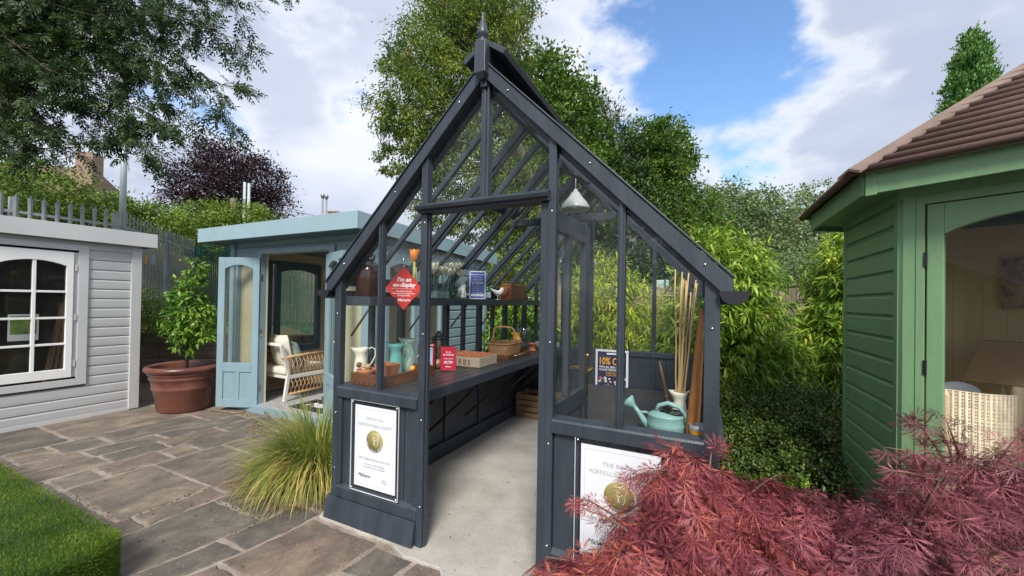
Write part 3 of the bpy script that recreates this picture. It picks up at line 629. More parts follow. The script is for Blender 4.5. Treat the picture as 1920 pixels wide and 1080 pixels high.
# ================================================================== GREEN HEXAGONAL SUMMERHOUSE
def green_house():
    t = thing('hexagonal_summerhouse', 'sage green hexagonal summerhouse with brown shingle roof at the right', 'summerhouse', (1.902,3.55,0))
    C = Vector((1.902,3.55)); P = [Vector(p) for p in ((1.036,4.05),(1.036,3.05),(1.902,2.55),(2.768,3.05),(2.768,4.05),(1.902,4.55))]
    ZT = 2.10
    clad = MB(); inner = MB(); post = MB(); fas = MB(); tile = MB(); sof = MB(); cap = MB()
    AP = Vector((C.x, C.y, 3.02))
    DR = (.09,.91,.05,2.03)
    for i in range(6):
        a, b = P[i], P[(i+1) % 6]; u = (b-a).normalized(); n = Vector((-u.y, u.x)) if (Vector((-u.y,u.x)).dot((a+b)/2-C) > 0) else Vector((u.y,-u.x)); L = (b-a).length
        holes = [DR] if i == 1 else ([] if i in (0,) else ([(.2,.8,1.0,1.9)] if i in (2,3) else []))
        if i != 1: shiplap(clad, a, u, n, L, .06, 2.08, .1345, [(h[0]-.05,h[1]+.05,h[2]-.05,h[3]+.05) for h in holes])
        panel(inner, a, u, n, L, 0, 2.1, -.03, .03, holes)
        if i != 1:
            for k in range(1,8): rect(inner, a, u, n, k*.125-.002, k*.125+.002, 0, 2.1, -.047, .004) if not holes else None
        if holes and i != 1:
            w = MB(); h = holes[0]
            for (p,q,r_,s_) in ((h[0]-.05,h[0],h[2]-.05,h[3]+.05),(h[1],h[1]+.05,h[2]-.05,h[3]+.05),(h[0],h[1],h[3],h[3]+.05),(h[0],h[1],h[2]-.05,h[2])): rect(w, a, u, n, p, q, r_, s_, .012, .03)
            wo = w.build('window', GREEN, t); w = MB(); rect(w, a, u, n, h[0],h[1],h[2],h[3],-.02,.004); w.build('pane', GLASS, wo)
        # corner post wraps the joint
        for (s0, s1) in ((0,.055),(L-.055,L)): rect(post, a, u, n, s0, s1, 0, 2.09, .012, .03)
        for p_ in (a,): post.lathe([(.0,0),(.036,0),(.036,2.09),(0,2.09)], (p_.x+(p_-C).normalized().x*-.012,p_.y+(p_-C).normalized().y*-.012,0), 6)
        rect(post, a, u, n, -.02, L+.02, 2.075, 2.14, .008, .03)
        oA = a+(a-C).normalized()*.231; oB = b+(b-C).normalized()*.231; LL = (oB-oA).length
        rect(fas, oA, u, n, 0, LL, 2.095, 2.225, .012, .024)
        if i == 1: rect(fas, oA, u, n, 0, .05, 2.085, 2.232, .026, .006)
        sof.add([(*a,2.13),(*b,2.13),(*oB,2.13),(*oA,2.13)], [(0,1,2,3)])
        eA = C+(oA-C)*1.07; eB = C+(oB-C)*1.07
        A3, B3 = Vector((*eA,2.205)), Vector((*eB,2.205)); K = 15
        for k in range(K):
            f0, f1 = k/K, min(1, (k+1.12)/K)
            p0, p1, p2, p3 = A3.lerp(AP, f0), B3.lerp(AP, f0), B3.lerp(AP, f1), A3.lerp(AP, f1)
            up = Vector((0,0,1)); lift = .042
            tile.add([p0, p1, p2, p3, p0+up*lift, p1+up*lift, p2+up*.004, p3+up*.004], [(0,1,2,3),(4,7,6,5),(0,4,5,1),(1,5,6,2),(2,6,7,3),(3,7,4,0)])
        for k in range(K): tile.tube([A3.lerp(AP, k/K)+up*.026, B3.lerp(AP, k/K)+up*.026], .021, 8)
        h = (A3-AP).normalized(); sdv = h.cross(Vector((0,0,1))).normalized()
        nf = lambda s: (Vector((0,0,1))*.035+sdv*s*.055)
        q0, q1 = A3+Vector((0,0,.038))+h*.035, AP+Vector((0,0,.03))
        up = Vector((0,0,1))
        for s in (-1,1):
            cap.add([q0+up*.02, q1+up*.02, q1+sdv*s*.07-up*.012, q0+sdv*s*.07-up*.012, q0+up*.005, q1+up*.005, q1+sdv*s*.07-up*.027, q0+sdv*s*.07-up*.027], [(0,1,2,3),(4,7,6,5),(0,4,5,1),(1,5,6,2),(2,6,7,3),(3,7,4,0)])
    DG = mat('deep_green_paint', (.075,.175,.085), .45, var=.08, scale=3, bump=.15, bscale=50, stretch=(2,2,.5))
    clad.build('cladding', GREEN, t); inner.build('inner_wall', CREAMB, t); post.build('corner_post', GREEN, t, bevel=.003)
    fas.build('fascia', GREEN, t, bevel=.002); sof.build('soffit', GREEN, t, solid=.01)
    rf = tile.build('roof', TILE, t); cap.build('hip_cap', mat('shingle_capping', (.20,.14,.11), .7, var=.2, scale=6, bump=.2), rf)
    mb = MB(); m6 = [(p.x, p.y) for p in P]; mb.add([(x,y,0.0) for x,y in m6]+[(x,y,.06) for x,y in m6], [tuple(range(6)), tuple(range(6,12))]+[(i,(i+1)%6,6+(i+1)%6,6+i) for i in range(6)]); mb.build('floor', PINE, t)
    # door face 1
    a, b = P[1], P[2]; u = (b-a).normalized(); n = Vector((u.y,-u.x))
    mb = MB(); rect(mb, a, u, n, .055, .09, 0, 2.08, .006, .05); rect(mb, a, u, n, .91, .945, 0, 2.08, .006, .05); rect(mb, a, u, n, .09, .91, 2.03, 2.08, .006, .05); rect(mb, a, u, n, .09, .91, 0, .06, .006, .05); mb.build('door_frame', GREEN, t, bevel=.002)
    mb = MB(); rect(mb, a, u, n, .098, .163, .065, 2.025, 0, .045); rect(mb, a, u, n, .84, .902, .065, 2.025, 0, .045); rect(mb, a, u, n, .163, .84, .065, .16, 0, .045); arch_rail(mb, a, u, n, .163, .84, 1.855, 2.025, .085, 0, .045)
    dr = mb.build('door', GREEN, t, bevel=.003)
    mb = MB(); rect(mb, a, u, n, .155, .85, .15, 1.96, 0, .004); mb.build('pane', glass_mat('house_glass', (.98,.98,.97), .01, .3), dr)
    for z in (1.12, 1.72): mb = MB(); rect(mb, a, u, n, .087, .101, z-.04, z+.04, .03, .012); mb.build('hinge', BLACKM, dr)
    # pictures, lamp, chair inside
    def framed(label, wall, s0, s1, z0, z1, fm, sd):
        a, b = P[wall], P[(wall+1) % 6]; u = (b-a).normalized(); n = (C-(a+b)/2).normalized(); c = a+u*(s0+s1)/2+n*.055
        th = thing('framed_picture', label, 'picture', (c.x, c.y, (z0+z1)/2))
        m = MB(); rect(m, a, u, n, s0, s1, z0, z1, .056, .016); m.build('frame', fm, th)
        m = MB(); rect(m, a, u, n, s0+.015, s1-.015, z0+.015, z1-.015, .0655, .002); m.build('print', mat('dark_print'+sd, (.05,.045,.05), .25, var=.9, scale=14, bump=0, col2=(.22,.16,.12)), th)
    framed('small dark framed print on the cream wall of the green summerhouse, nearer the hinge side', 5, .42, .66, 1.40, 1.80, CREAM, 'a')
    framed('dark framed print in pale frame above the hessian lampshade', 4, .50, .80, 1.45, 1.85, PINE, 'b')
    l = thing('table_lamp', 'square hessian table lamp inside green summerhouse', 'lamp', (1.93,4.13,.45))
    c = Vector((1.93,4.10)); ang = -.436
    def sq(r, z): return [(c.x+r*math.cos(ang+math.pi/4+k*math.pi/2), c.y+r*math.sin(ang+math.pi/4+k*math.pi/2), z) for k in range(4)]
    m = MB(); m.add(sq(.27,.935)+sq(.125,1.22), [(0,1,5,4),(1,2,6,5),(2,3,7,6),(3,0,4,7)]); m.build('lamp_shade', LINEN, l, solid=.004)
    m = MB(); m.lathe([(.09,.45),(.09,.47),(.03,.5),(.05,.6),(.07,.7),(.03,.82),(.012,.85),(.012,1.1)], (c.x,c.y,0)); m.build('base', CREAMP, l)
    m = MB(); m.box(1.68,2.15,3.95,4.32,.41,.45)
    for x in (1.71,2.12):
        for y in (3.98,4.29): m.box(x-.02,x+.02,y-.02,y+.02,.06,.41)
    tag(m.build('side_table', PINE, loc=(1.9,4.13,.06)), 'low pine side table carrying the hessian lamp', 'table')
    ch = thing('wicker_armchair', 'bleached wicker armchair with its back against the green summerhouse door glass', 'armchair', (1.6,3.5,.06))
    A, B = Vector((1.27,3.19)), Vector((1.59,3.25)); uu = (B-A).normalized(); nn = Vector((-uu.y, uu.x)); W_ = (B-A).length
    m = MB(); rows = 70; cols = 14
    for r in range(rows):
        z = .30+r*.0098; rr_ = .0058; hz = z
        top = .04*math.sin(math.pi*min(1, (r/rows)))
        pts = []
        for k in range(cols*2+1):
            f = k/(cols*2); w = .0035*(1 if (k+r) % 2 else -1) if k % 1 == 0 else 0
            bow = .06*math.sin(math.pi*f)
            p = A+uu*(W_*f)-nn*(bow)+nn*w; pts.append((p.x, p.y, z-.012*f))
        m.tube(pts, rr_, 5)
    for k in range(cols+1):
        f = k/cols; bow = .06*math.sin(math.pi*f); p = A+uu*W_*f-nn*bow; m.tube([(p.x-nn.x*.004,p.y-nn.y*.004,.28),(p.x-nn.x*.004,p.y-nn.y*.004,.98-.012*f)], .0065, 6)
    m.build('backrest', WICKL, ch)
    m = MB()
    BE = mat('pale_beech', (.62,.48,.33), .5, var=.1)
    for p, z1, r in ((A, .96, .018), (B, 1.015, .026)): MB().tube([(p.x,p.y,.07),(p.x,p.y,z1-.02),(p.x,p.y,z1)], [r,r,r*.8], 12).build('leg', BE, ch)
    for p in (A+nn*.55, B+nn*.5): MB().tube([(p.x,p.y,.07),(p.x,p.y,.42)], .02, 10).build('leg', BE, ch)
    m = MB(); m.prism([(0,0),(W_,0),(W_,.5),(0,.55)], (A.x,A.y,.38), (*uu,0), (*nn,0), (0,0,1), .05); m.build('seat', WICKL, ch)
    for s in (A, B): MB().tube([(s.x,s.y,.62),(s.x+nn.x*.3,s.y+nn.y*.3,.64),(s.x+nn.x*.52,s.y+nn.y*.52,.60),(s.x+nn.x*.53,s.y+nn.y*.53,.4)], .018, 8).build('armrest', WICKL, ch)
    q = MB(); q.ball(tuple(at(1795,735,2.55)), .085, 10, (1.3,.5,.8)); tag(q.build('cushion', mat('pale_blue_fabric', (.45,.50,.55), .9, bump=.2), loc=(1.5,3.27,.8)), 'pale blue cushion peeping over the wicker armchair back', 'cushion')
green_house()

# ================================================================== GREENHOUSE
XL, XR, YF, YB, XC = -2.205, .06, 1.84, 4.88, -1.08
zb = lambda x: 2.74-abs(x-XC)           # top line of the barge rafters
zg = lambda x: 2.695-abs(x-XC)          # glass plane of the roof
FZ = .016
def greenhouse():
    t = thing('greenhouse', 'anthracite painted timber greenhouse with steep glass roof and open door', 'greenhouse', (XC,3.36,0))
    def part(name, mb, m=ANTH, bev=.003, par=None): return mb.build(name, m, par or t, bevel=bev)
    # ---- posts
    ytop = {}
    for (x0, x1) in ((XL, XL+.055), (.0, XR)):
        for (y0, y1) in ((YF, YF+.045), (YB-.062, YB)):
            xm = (x0+x1)/2; m = MB(); m.box(x0, x1, y0, y1, .1 if y0 == YF else FZ, zb(xm)-.06)
            part('corner_post', m)
    m = MB(); m.box(-1.497,-1.453,YF-.004,YF+.045,FZ-.01,zb(-1.47)-.06); m.box(-1.4535,-1.444,YF+.012,YF+.038,FZ,1.95); part('door_post', m)
    m = MB(); m.box(-.704,-.664,YF-.004,YF+.045,FZ-.01,zb(-.69)-.06); m.box(-.745,-.7045,YF+.004,YF+.042,FZ-.01,1.955); part('door_post', m)
    for x in (-1.815, -.345):
        m = MB(); m.box(x-.017,x+.017,YF+.003,YF+.040,.87,zb(x)-.07); m.box(x-.008,x+.008,YF-.006,YF+.002,.87,zb(x)-.07); part('mullion', m, bev=.002)
    m = MB(); m.box(XC-.024,XC+.024,YF+.003,YF+.05,2.0,2.67); m.box(XC-.008,XC+.008,YF-.006,YF+.002,2.0,2.67); part('mullion', m, bev=.002)
    # transom with drip edge
    m = MB(); m.prism([(0,1.955),(.02,1.95),(.02,1.965),(.045,1.965),(.055,1.985),(.0,2.012),(-.075,2.012),(-.075,1.955)], (-1.508,YF-.005,0), (0,-1,0), (0,0,1), (1,0,0), .815); part('transom', m)
    # ---- sills, panels, plinths of the front
    for (a, b) in ((XL+.048,-1.497), (-.664,.005)):
        m = MB(); m.prism([(.016,.812),(.016,.868),(.010,.878),(-.05,.886),(-.05,.812)], (a,YF,0), (0,-1,0), (0,0,1), (1,0,0), b-a); part('sill', m, bev=.002)
        m = MB(); m.box(a,b,YF+.026,YF+.04,.05,.82)
        k = 5 if a > -1 else 6; w = (b-a)/k
        for i in range(k): m.box(a+i*w+.003, a+(i+1)*w-.003, YF+.016, YF+.030, .05, .82)
        part('panel', m, bev=.0025)
        m = MB(); m.prism([(.006,.16),(.006,.222),(-.02,.245),(-.02,.16)], (a,YF,0), (0,-1,0), (0,0,1), (1,0,0), b-a); m.box(a,a+.035,YF+.0,YF+.02,.245,.812) if a < -1 else None; m.box(b-.035,b,YF+.001,YF+.02,.245,.812) if a < -1 else None
        part('rail', m, bev=.002)
    m = MB(); m.prism([(.012,.155),(.04,.022),(.0,.022),(-.06,.022),(-.06,.155)], (XL-.025,YF,0), (0,-1,0), (0,0,1), (1,0,0), -1.497-XL+.022); part('plinth', m, bev=.002)
    m = MB(); m.prism([(.012,.155),(.04,.022),(.0,.022),(-.06,.022),(-.06,.155)], (-.664,YF,0), (0,-1,0), (0,0,1), (1,0,0), XR+.03+.664); part('plinth', m, bev=.002)
    # ---- side walls: posts, bars, sill, panel, plinth
    bay = (YB-YF)/10
    for xo, s in ((XL, 1), (XR, -1)):
        for i in range(1, 10):
            y = YF+i*bay; big = i % 2 == 0; w = .024 if big else .015; d = .055 if big else .045
            m = MB(); m.box(xo+s*.002, xo+s*d, y-w, y+w, .87, 1.56); part('side_bar', m, bev=.002)
            if big: m = MB(); m.box(xo+s*.012, xo+s*.06, y-w, y+w, FZ, .815); part('side_post', m, bev=.002)
        m = MB(); m.box(xo-s*.025, xo+s*.06, YF+.0621, YB-.0621, .815, .872); part('side_sill', m)
        m = MB(); m.box(xo-s*.003, xo+s*.06, YF+.0621, YB-.0621, 1.535, 1.60); part('wall_plate', m)
        m = MB(); m.box(xo+s*.030, xo+s*.042, YF+.06, YB-.06, .05, .82)
        for i in range(26):
            y0 = YF+.06+i*(YB-YF-.12)/26; m.box(xo+s*.022, xo+s*.033, y0+.002, y0+(YB-YF-.12)/26-.002, .05, .82)
        part('side_panel', m, bev=0)
        m = MB(); m.prism([(-.03,FZ),(-.03,.03),(0,.15),(.075,.15),(.075,FZ)], (xo,YF+.0625,0), (s,0,0), (0,0,1), (0,1,0), YB-YF-.125); part('side_plinth', m)
        for i in range(10):
            y = YF+i*bay; m = MB(); m.box(xo+s*.022, xo+s*.026, y+.01, y+bay-.01, .868, 1.54); m.build('pane', GLASS, t)
    # ---- back gable
    m = MB(); m.box(XL+.0621,-.0001,YB-.045,YB-.03,.05,.83)
    for i in range(17):
        w = (XR-XL-.13)/17; x = XL+.065+i*w; m.box(x+.002,x+w-.002,YB-.052,YB-.044,.05,.83)
    part('back_panel', m, bev=0)
    m = MB(); m.box(XL+.0621,-.0001,YB-.07,YB,.825,.885); part('back_sill', m)
    m = MB(); m.box(XL+.0621,-.0001,YB-.075,YB+.01,FZ,.15); part('back_plinth', m)
    for i in range(6):
        x = XC+(i-2.5)*.37; m = MB(); m.box(x-.02,x+.02,YB-.055,YB-.005,.884,zb(x)-.07); part('back_mullion', m, bev=.002)
    for i in range(6):
        x = XC+(i-2.5)*.37; m = MB(); m.box(x-.016,x+.016,YB-.064,YB-.053,.15,.826); part('back_stile', m, bev=.002)
    # back glass as one pane per light
    xs = [XL+.06]+[XC+(i-2.5)*.37 for i in range(6)]+[0]
    for a, b in zip(xs[:-1], xs[1:]):
        pl = [(a,.88),(b,.88),(b,zb(b)-.07)]+([(XC,2.62)] if a < XC < b else [])+[(a,zb(a)-.07)]
        m = MB(); m.prism(pl, (0,YB-.022,0), (1,0,0), (0,0,1), (0,1,0), .004); m.build('pane', GLASS, t)
    # ---- front glass
    for (a, b, z0) in ((XL+.05,-1.815,.872), (-1.815,-1.49,.872), (-.66,-.345,.872), (-.345,.01,.872), (-1.49,XC,2.0), (XC,-.70,2.0)):
        pl = [(a,z0),(b,z0),(b,zb(b)-.07),(a,zb(a)-.07)]
        m = MB(); m.prism(pl, (0,YF+.035,0), (1,0,0), (0,0,1), (0,1,0), .004); m.build('pane', SPOTG if a > -.5 else GLASS, t)
    # ---- barge rafters
    for y0, y1 in ((YF-.022, YF+.045), (YB-.045, YB+.022)):
        for s in (-1, 1):
            e = 1.185
            pl = [(0,2.738),(0,2.655),(e-.015,2.655-e+.0),(e+.0,2.655-e+.012),(e+.0,2.738-e)]
            m = MB(); m.prism(pl, (XC,y0,0), (s,0,0), (0,0,1), (0,1,0), y1-y0); part('barge_rafter', m, bev=.004)
            if y0 < 3:
                m = MB(); m.prism([(.0,2.739),(.0,2.750),(e+.005,2.750-e),(e+.005,2.739-e)], (XC,y0-.008,0), (s,0,0), (0,0,1), (0,1,0), .04); part('barge_cap', m, bev=.002)
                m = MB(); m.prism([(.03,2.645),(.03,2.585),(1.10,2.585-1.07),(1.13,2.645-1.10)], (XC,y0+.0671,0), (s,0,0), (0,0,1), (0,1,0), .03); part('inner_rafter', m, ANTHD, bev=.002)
    # ---- roof bars
    for s in (-1, 1):
        for i in range(1, 10):
            y = YF+i*bay; big = i % 2 == 0
            w, d, o_ = (.019, .055, .0) if big else (.013, .036, 0)
            pl = [(.02,2.705),(.02,2.705-d*1.35),(1.135,2.705-d*1.35-1.115),(1.175,2.72-1.175)]
            m = MB(); m.prism(pl, (XC,y-w,0), (s,0,0), (0,0,1), (0,1,0), 2*w)
            if big: m.prism([(.02,2.62),(.02,2.59),(1.10,2.59-1.08),(1.12,2.62-1.10)], (XC,y-w*.5,0), (s,0,0), (0,0,1), (0,1,0), w)
            part('roof_bar', m, bev=.002)
        for i in range(10):
            y = YF+i*bay
            m = MB(); m.prism([(.01,2.688),(.01,2.684),(1.19,2.684-1.18),(1.19,2.688-1.18)], (XC,y+.006,0), (s,0,0), (0,0,1), (0,1,0), bay-.012); m.build('pane', ROOFG, t)
        # top vents
        for i in (3, 6):
            y = YF+i*bay+.02; m = MB()
            fr = [((.06,2.735),(.06,2.70),(.52,2.24),(.52,2.275))]
            for (a, b) in ((y,y+.04),(y+bay*2-.08,y+bay*2-.04)): m.prism([(.06,2.70),(.06,2.665),(.50,2.225),(.50,2.26)], (XC,a,.01), (s,0,0), (0,0,1), (0,1,0), b-a)
            m.prism([(.46,2.30),(.46,2.255),(.52,2.195),(.52,2.24)], (XC,y+.041,.01), (s,0,0), (0,0,1), (0,1,0), bay*2-.122)
            part('roof_vent', m, bev=.002)
    # ---- ridge, cap wings, finials
    m = MB(); m.box(XC-.018,XC+.018,YF-.02,YB+.02,2.60,2.83); part('ridge_board', m)
    m = MB()
    for s in (-1, 1): m.prism([(0,2.86),(.0,2.832),(.118,2.747),(.134,2.775)], (XC,YF-.075 if 0 else YF-.02,0), (s,0,0), (0,0,1), (0,1,0), YB-YF+.04)
    part('ridge_cap', m, bev=.003)
    for y in (YF-.035, YB+.035):
        m = MB(); m.box(XC-.033,XC+.033,y-.03,y+.03,2.655,2.825); m.add([(XC-.033,y-.03,2.655),(XC+.033,y-.03,2.655),(XC+.033,y+.03,2.655),(XC-.033,y+.03,2.655),(XC-.012,y-.01,2.628),(XC+.012,y-.01,2.628),(XC+.012,y+.01,2.628),(XC-.012,y+.01,2.628)], [(0,1,5,4),(1,2,6,5),(2,3,7,6),(3,0,4,7),(4,5,6,7)])
        f = part('finial', m, bev=.004)
        m = MB(); m.lathe([(.030,2.825),(.030,2.835),(.018,2.845),(.017,2.852),(.029,2.862),(.031,2.877),(.026,2.90),(.018,2.925),(.011,2.95),(.007,2.972),(.009,2.982),(.004,2.992),(0,2.995)], (XC,y,0), 24); m.build('spike', ANTH, f)
    # ---- gutters
    for xc, s in ((.108,1), (-2.276,-1)):
        m = MB(); K = 10; r = .055; z = 1.505; y0, y1 = YF-.03, YB+.05
        outr = [(xc+r*math.cos(math.pi*k/K), z-r*math.sin(math.pi*k/K)) for k in range(K+1)]; inn = [(xc+(r-.005)*math.cos(math.pi*k/K), z-(r-.005)*math.sin(math.pi*k/K)) for k in range(K+1)][::-1]
        m.prism(outr+inn, (0,y0,0), (1,0,0), (0,0,1), (0,1,0), y1-y0); m.prism(outr, (0,y0-.006,0), (1,0,0), (0,0,1), (0,1,0), .006)
        g = m.build('gutter', BLACKM, t)
        m = MB(); [m.box(xc-s*.10, xc-s*.052, y-.012, y+.012, 1.46, 1.52) for y in (YF+.03,YF+1.0,YF+2.0,YF+2.9)]; m.build('bracket', BLACKM, g)
    m = MB(); m.tube([(.125,YB-.1,1.47),(.10,YB-.1,1.40),(.10,YB-.1,.05)], .03, 10); m.build('downpipe', BLACKM, t)
    # ---- tie beam and gable tie
    m = MB(); m.box(-1.66,-.50,3.34,3.38,2.155,2.215); part('tie_beam', m)
    m = MB(); m.box(-1.58,-.58,2.43,2.46,2.24,2.275) if 0 else m.box(-.2,.0,4.8,4.82,1.54,1.58); part('corner_brace', m)
    # ---- bench and shelf
    bn = MB(); y0, y1 = YF+.062, YB-.08; k = 7; w = (.60)/k
    for i in range(k): bn.box(XL+.062+i*w+.004, XL+.062+(i+1)*w-.004, y0, y1, .858, .880)
    b = part('bench', bn, mat('satin_anthracite_slats', (.034,.039,.047), .3, var=.15, scale=5, bump=.06, stretch=(4,.6,4)), bev=.003)
    m = MB(); m.box(-1.565,-1.54,y0,y1,.815,.883); m.box(XL+.062,XL+.085,y0,y1,.815,.857); part('bench_rail', m, par=b)
    for i in range(5):
        y = YF+.304+i*.608; m = MB(); m.bar((XL+.065,y,.30),(-1.60,y,.80),.022,.006,(0,1,0)); m.build('bench_bracket', BRONZE, b)
    m = MB(); m.box(XL+.062,-1.955,y0,y1,1.445,1.462); sh = part('shelf', m, bev=.002)
    m = MB(); m.box(XL+.05,-1.935,YF+.046,YF+.0615,1.405,1.466); part('shelf_end_rail', m, par=sh)
    m = MB(); m.box(-1.954,-1.935,y0,y1,1.405,1.466); part('shelf_lip', m, par=sh)
    for i in range(6):
        y = YF+.08+i*.58; m = MB(); m.tube([(XL+.068,y,1.20),(-1.95,y,1.42)], .007, 8); m.build('shelf_bracket', BRONZE, sh)
    m = MB(); m.box(-.30,-.002,YF+.056,YF+.29,.825,.845); m.box(-.29,-.26,YF+.06,YF+.28,.018,.825); part('corner_ledge', m)
    # ---- bolts
    bl = []
    for x in (-.93,-.49,.0): bl.append((x, zb(x)-.045))
    for x in (-1.23,-1.68,-2.1): bl.append((x, zb(x)-.045))
    for z in (.12,.34,.7,1.35): bl += [(XL+.03, z if z > .2 else .135), (.03, z)]
    for z in (.25,.75,1.25,1.9): bl += [(-1.47,z),(-.685,z)]
    for (x, z) in bl:
        m = MB(); yy = YF-.026 if z > zb(x)-.1 else YF-.004; m.lathe([(.0001,-.0025),(.0035,-.0022),(.0052,0)], (x,yy,z), 10, (0,1,0)); m.build('bolt', STEEL, t)
    # ---- open door, hinged on the right door post, swung inwards
    hx, hy = -.738, YF+.052; u = Vector((.04, 1)).normalized(); n = Vector((-u.y, u.x)); D = ((hx,hy), u, n); Wd = .70; z0, z1 = .035, 1.95
    m = MB(); rect(m, *D, 0, .075, z0, z1, .0, .042); rect(m, *D, Wd-.085, Wd, z0, z1, 0, .042); rect(m, *D, .075, Wd-.085, z1-.115, z1, 0, .036); rect(m, *D, .075, Wd-.085, z0, .17, 0, .042); rect(m, *D, .075, Wd-.085, .80, .90, 0, .042); rect(m, *D, .315, .36, .90, z1-.115, 0, .035)
    rect(m, *D, .07, Wd-.08, .16, .81, 0, .016)
    for i in range(5): rect(m, *D, .077+i*.108, .077+(i+1)*.108-.004, .172, .798, 0, .024)
    d = part('door', m)
    for a, b_ in ((.07,.32),(.355,Wd-.08)): m = MB(); rect(m, *D, a, b_, .895, z1-.11, 0, .004); m.build('pane', GLASS, d)
    for s in (-1, 1):
        m = MB(); c = Vector((hx,hy,0))+Vector((*u,0))*(Wd-.043); nn = Vector((*n,0))*s
        m.obox(c+nn*.024+Vector((0,0,.98)), (*u,0), (0,0,1), nn, .018, .125, .003)
        m.tube([c+nn*.024+Vector((0,0,1.02)), c+nn*.062+Vector((0,0,1.02)), c+nn*.066-Vector((*u,0))*.03+Vector((0,0,1.02)), c+nn*.066-Vector((*u,0))*.115+Vector((0,0,1.022))], [.011,.009,.010,.007], 10)
        m.ball(c+nn*.026+Vector((0,0,1.105)), .013, 8); m.build('handle', BRASS, d)
    m = MB()
    for z in (.3,1.0,1.75): m.box(hx+.005,hx+.035,hy-.02,hy+.03,z-.045,z+.045)
    m.build('hinge', BLACKM, d)
    # vent opener seen under the roof by the lamp
    m = MB(); m.tube([(-.86,2.50,2.40),(-.62,2.42,2.30)], .013, 8); m.tube([(-.90,2.52,2.36),(-.66,2.44,2.20)], .010, 8); m.box(-.92,-.88,2.49,2.55,2.35,2.42); m.build('vent_opener', BLACKM, t)
greenhouse()

# ================================================================== SIGNS ON THE GREENHOUSE
def certificate(label, x0, x1, z0, z1, ytr):
    y = YF+.004; t = thing('certificate_sign', label, 'sign', ((x0+x1)/2, y, (z0+z1)/2)); ac = .026
    w = x1-x0
    m = MB(); m.box(x0-ac,x1+ac,y-.014,y-.010,z0-ac-.003,z1+ac+.003); m.build('acrylic_cover', CLEAR, t, bevel=.001)
    m = MB(); rim = .0022; ya, yb2 = y-.0155, y-.0095; X0_, X1_, Z0_, Z1_ = x0-ac-.002, x1+ac+.002, z0-ac-.005, z1+ac+.005
    for (a,b,c,d) in ((X0_,X1_,Z1_-rim,Z1_),(X0_,X1_,Z0_,Z0_+rim),(X0_,X0_+rim,Z0_,Z1_),(X1_-rim,X1_,Z0_,Z1_)): m.box(a,b,ya,yb2,c,d)
    m.build('acrylic_edge', mat('acrylic_edge', (.7,.73,.75), .2, var=.1, bump=0), t)
    m = MB(); m.box(x0,x1,y-.0065,y-.0025,z0,z1); m.build('sheet', PAPER, t)
    for xx in (x0-ac+.012, x1+ac-.012):
        for zz in (z0-ac+.008, z1+ac-.008):
            m = MB(); m.lathe([(.0001,-.02),(.0062,-.019),(.0062,0),(.004,.001),(.004,.014)], (xx,y,zz), 12, (0,1,0)); m.build('standoff', STEEL, t)
    yp = y-.0068; U, V = (1,0,0), (0,0,1); cx = (x0+x1)/2; H_ = z1-z0
    m = MB(); b = .018; 
    for (a,c,d,e) in ((x0+b,x1-b,z1-b-.0012,z1-b),(x0+b,x1-b,z0+b,z0+b+.0012),(x0+b,x0+b+.0012,z0+b,z1-b),(x1-b-.0012,x1-b,z0+b,z1-b)): m.box(a,c,yp-.0004,yp,d,e)
    m.build('border', INKG, t)
    text('THE ROYAL', .026, (cx,yp,z1-.11*H_*1.5), U, V, INKG, t, spacing=1.1); text('HORTICULTURAL SOCIETY', .026, (cx,yp,z1-.165*H_-.04), U, V, INKG, t, spacing=1.05, sx=.84)
    zc = z0+.585*H_; r = .068
    m = MB(); m.lathe([(.0001,-.0006),(r,-.0006),(r,.0006)], (cx,yp,zc), 40, (0,1,0)); m.build('medal', GOLD, t)
    m = MB(); m.tube([(cx-.022,yp-.0014,zc+.046),(cx+.028,yp-.0014,zc+.046),(cx+.028,yp-.0014,zc-.01),(cx+.022,yp-.0014,zc-.024),(cx+.008,yp-.0014,zc-.038)], .0016, 6)
    for k in range(9):
        a = k*.7; rr_ = .003+.0017*k; m.tube([(cx-.002+rr_*math.cos(a+q),yp-.0014,zc+.018+rr_*math.sin(a+q)) for q in (0,.25,.5)], .0022, 5)
    m.tube([(cx-.002,yp-.0014,zc),(cx-.004,yp-.0014,zc-.03)], .0018, 5); m.tube([(cx-.002,yp-.0014,zc-.014),(cx+.006,yp-.0014,zc-.026)], .0014, 5); m.build('emblem', INKW, t)
    wd = 'GOLD MEDAL WINNER'; k = len(wd)
    for i, c in enumerate(wd):
        if c == ' ': continue
        a = math.pi*1.06+(math.pi*.90)*i/(k-1); rr_ = r-.004; px, pz = cx+rr_*math.cos(a), zc+rr_*math.sin(a); ra = a+math.pi/2
        text(c, .0125, (px+math.cos(a)*0,yp-.001,pz), (math.cos(ra),0,math.sin(ra)), (-math.sin(ra),0,math.cos(ra)), INKW, t)
    text('RHS Chelsea Flower Show 2021', .0215, (cx,yp,z0+.345*H_), U, V, INKG, t, sx=.92)
    for q, s in enumerate(('Awarded to a display of buildings', 'for excellence in the Great Pavilion')): text(s, .0125, (cx,yp,z0+(.285-.035*q)*H_), U, V, INKG, t)
    text('Malvern', .031, (x0+.085,yp,z0+.125*H_), U, V, INKB, t, shear=.35)
    text('Garden', .012, (x1-.085,yp,z0+.135*H_), U, V, INKG, t); text('Buildings', .012, (x1-.085,yp,z0+.108*H_), U, V, INKG, t)
certificate('white framed certificate with gold medal on the left front panel, fully visible', -1.995,-1.658,.270,.778, 0)
certificate('white framed certificate with gold medal half hidden by the red maple', -.518,-.162,.262,.782, 0)

def shelf_y(px): return None
ZS, ZBN = 1.463, .881
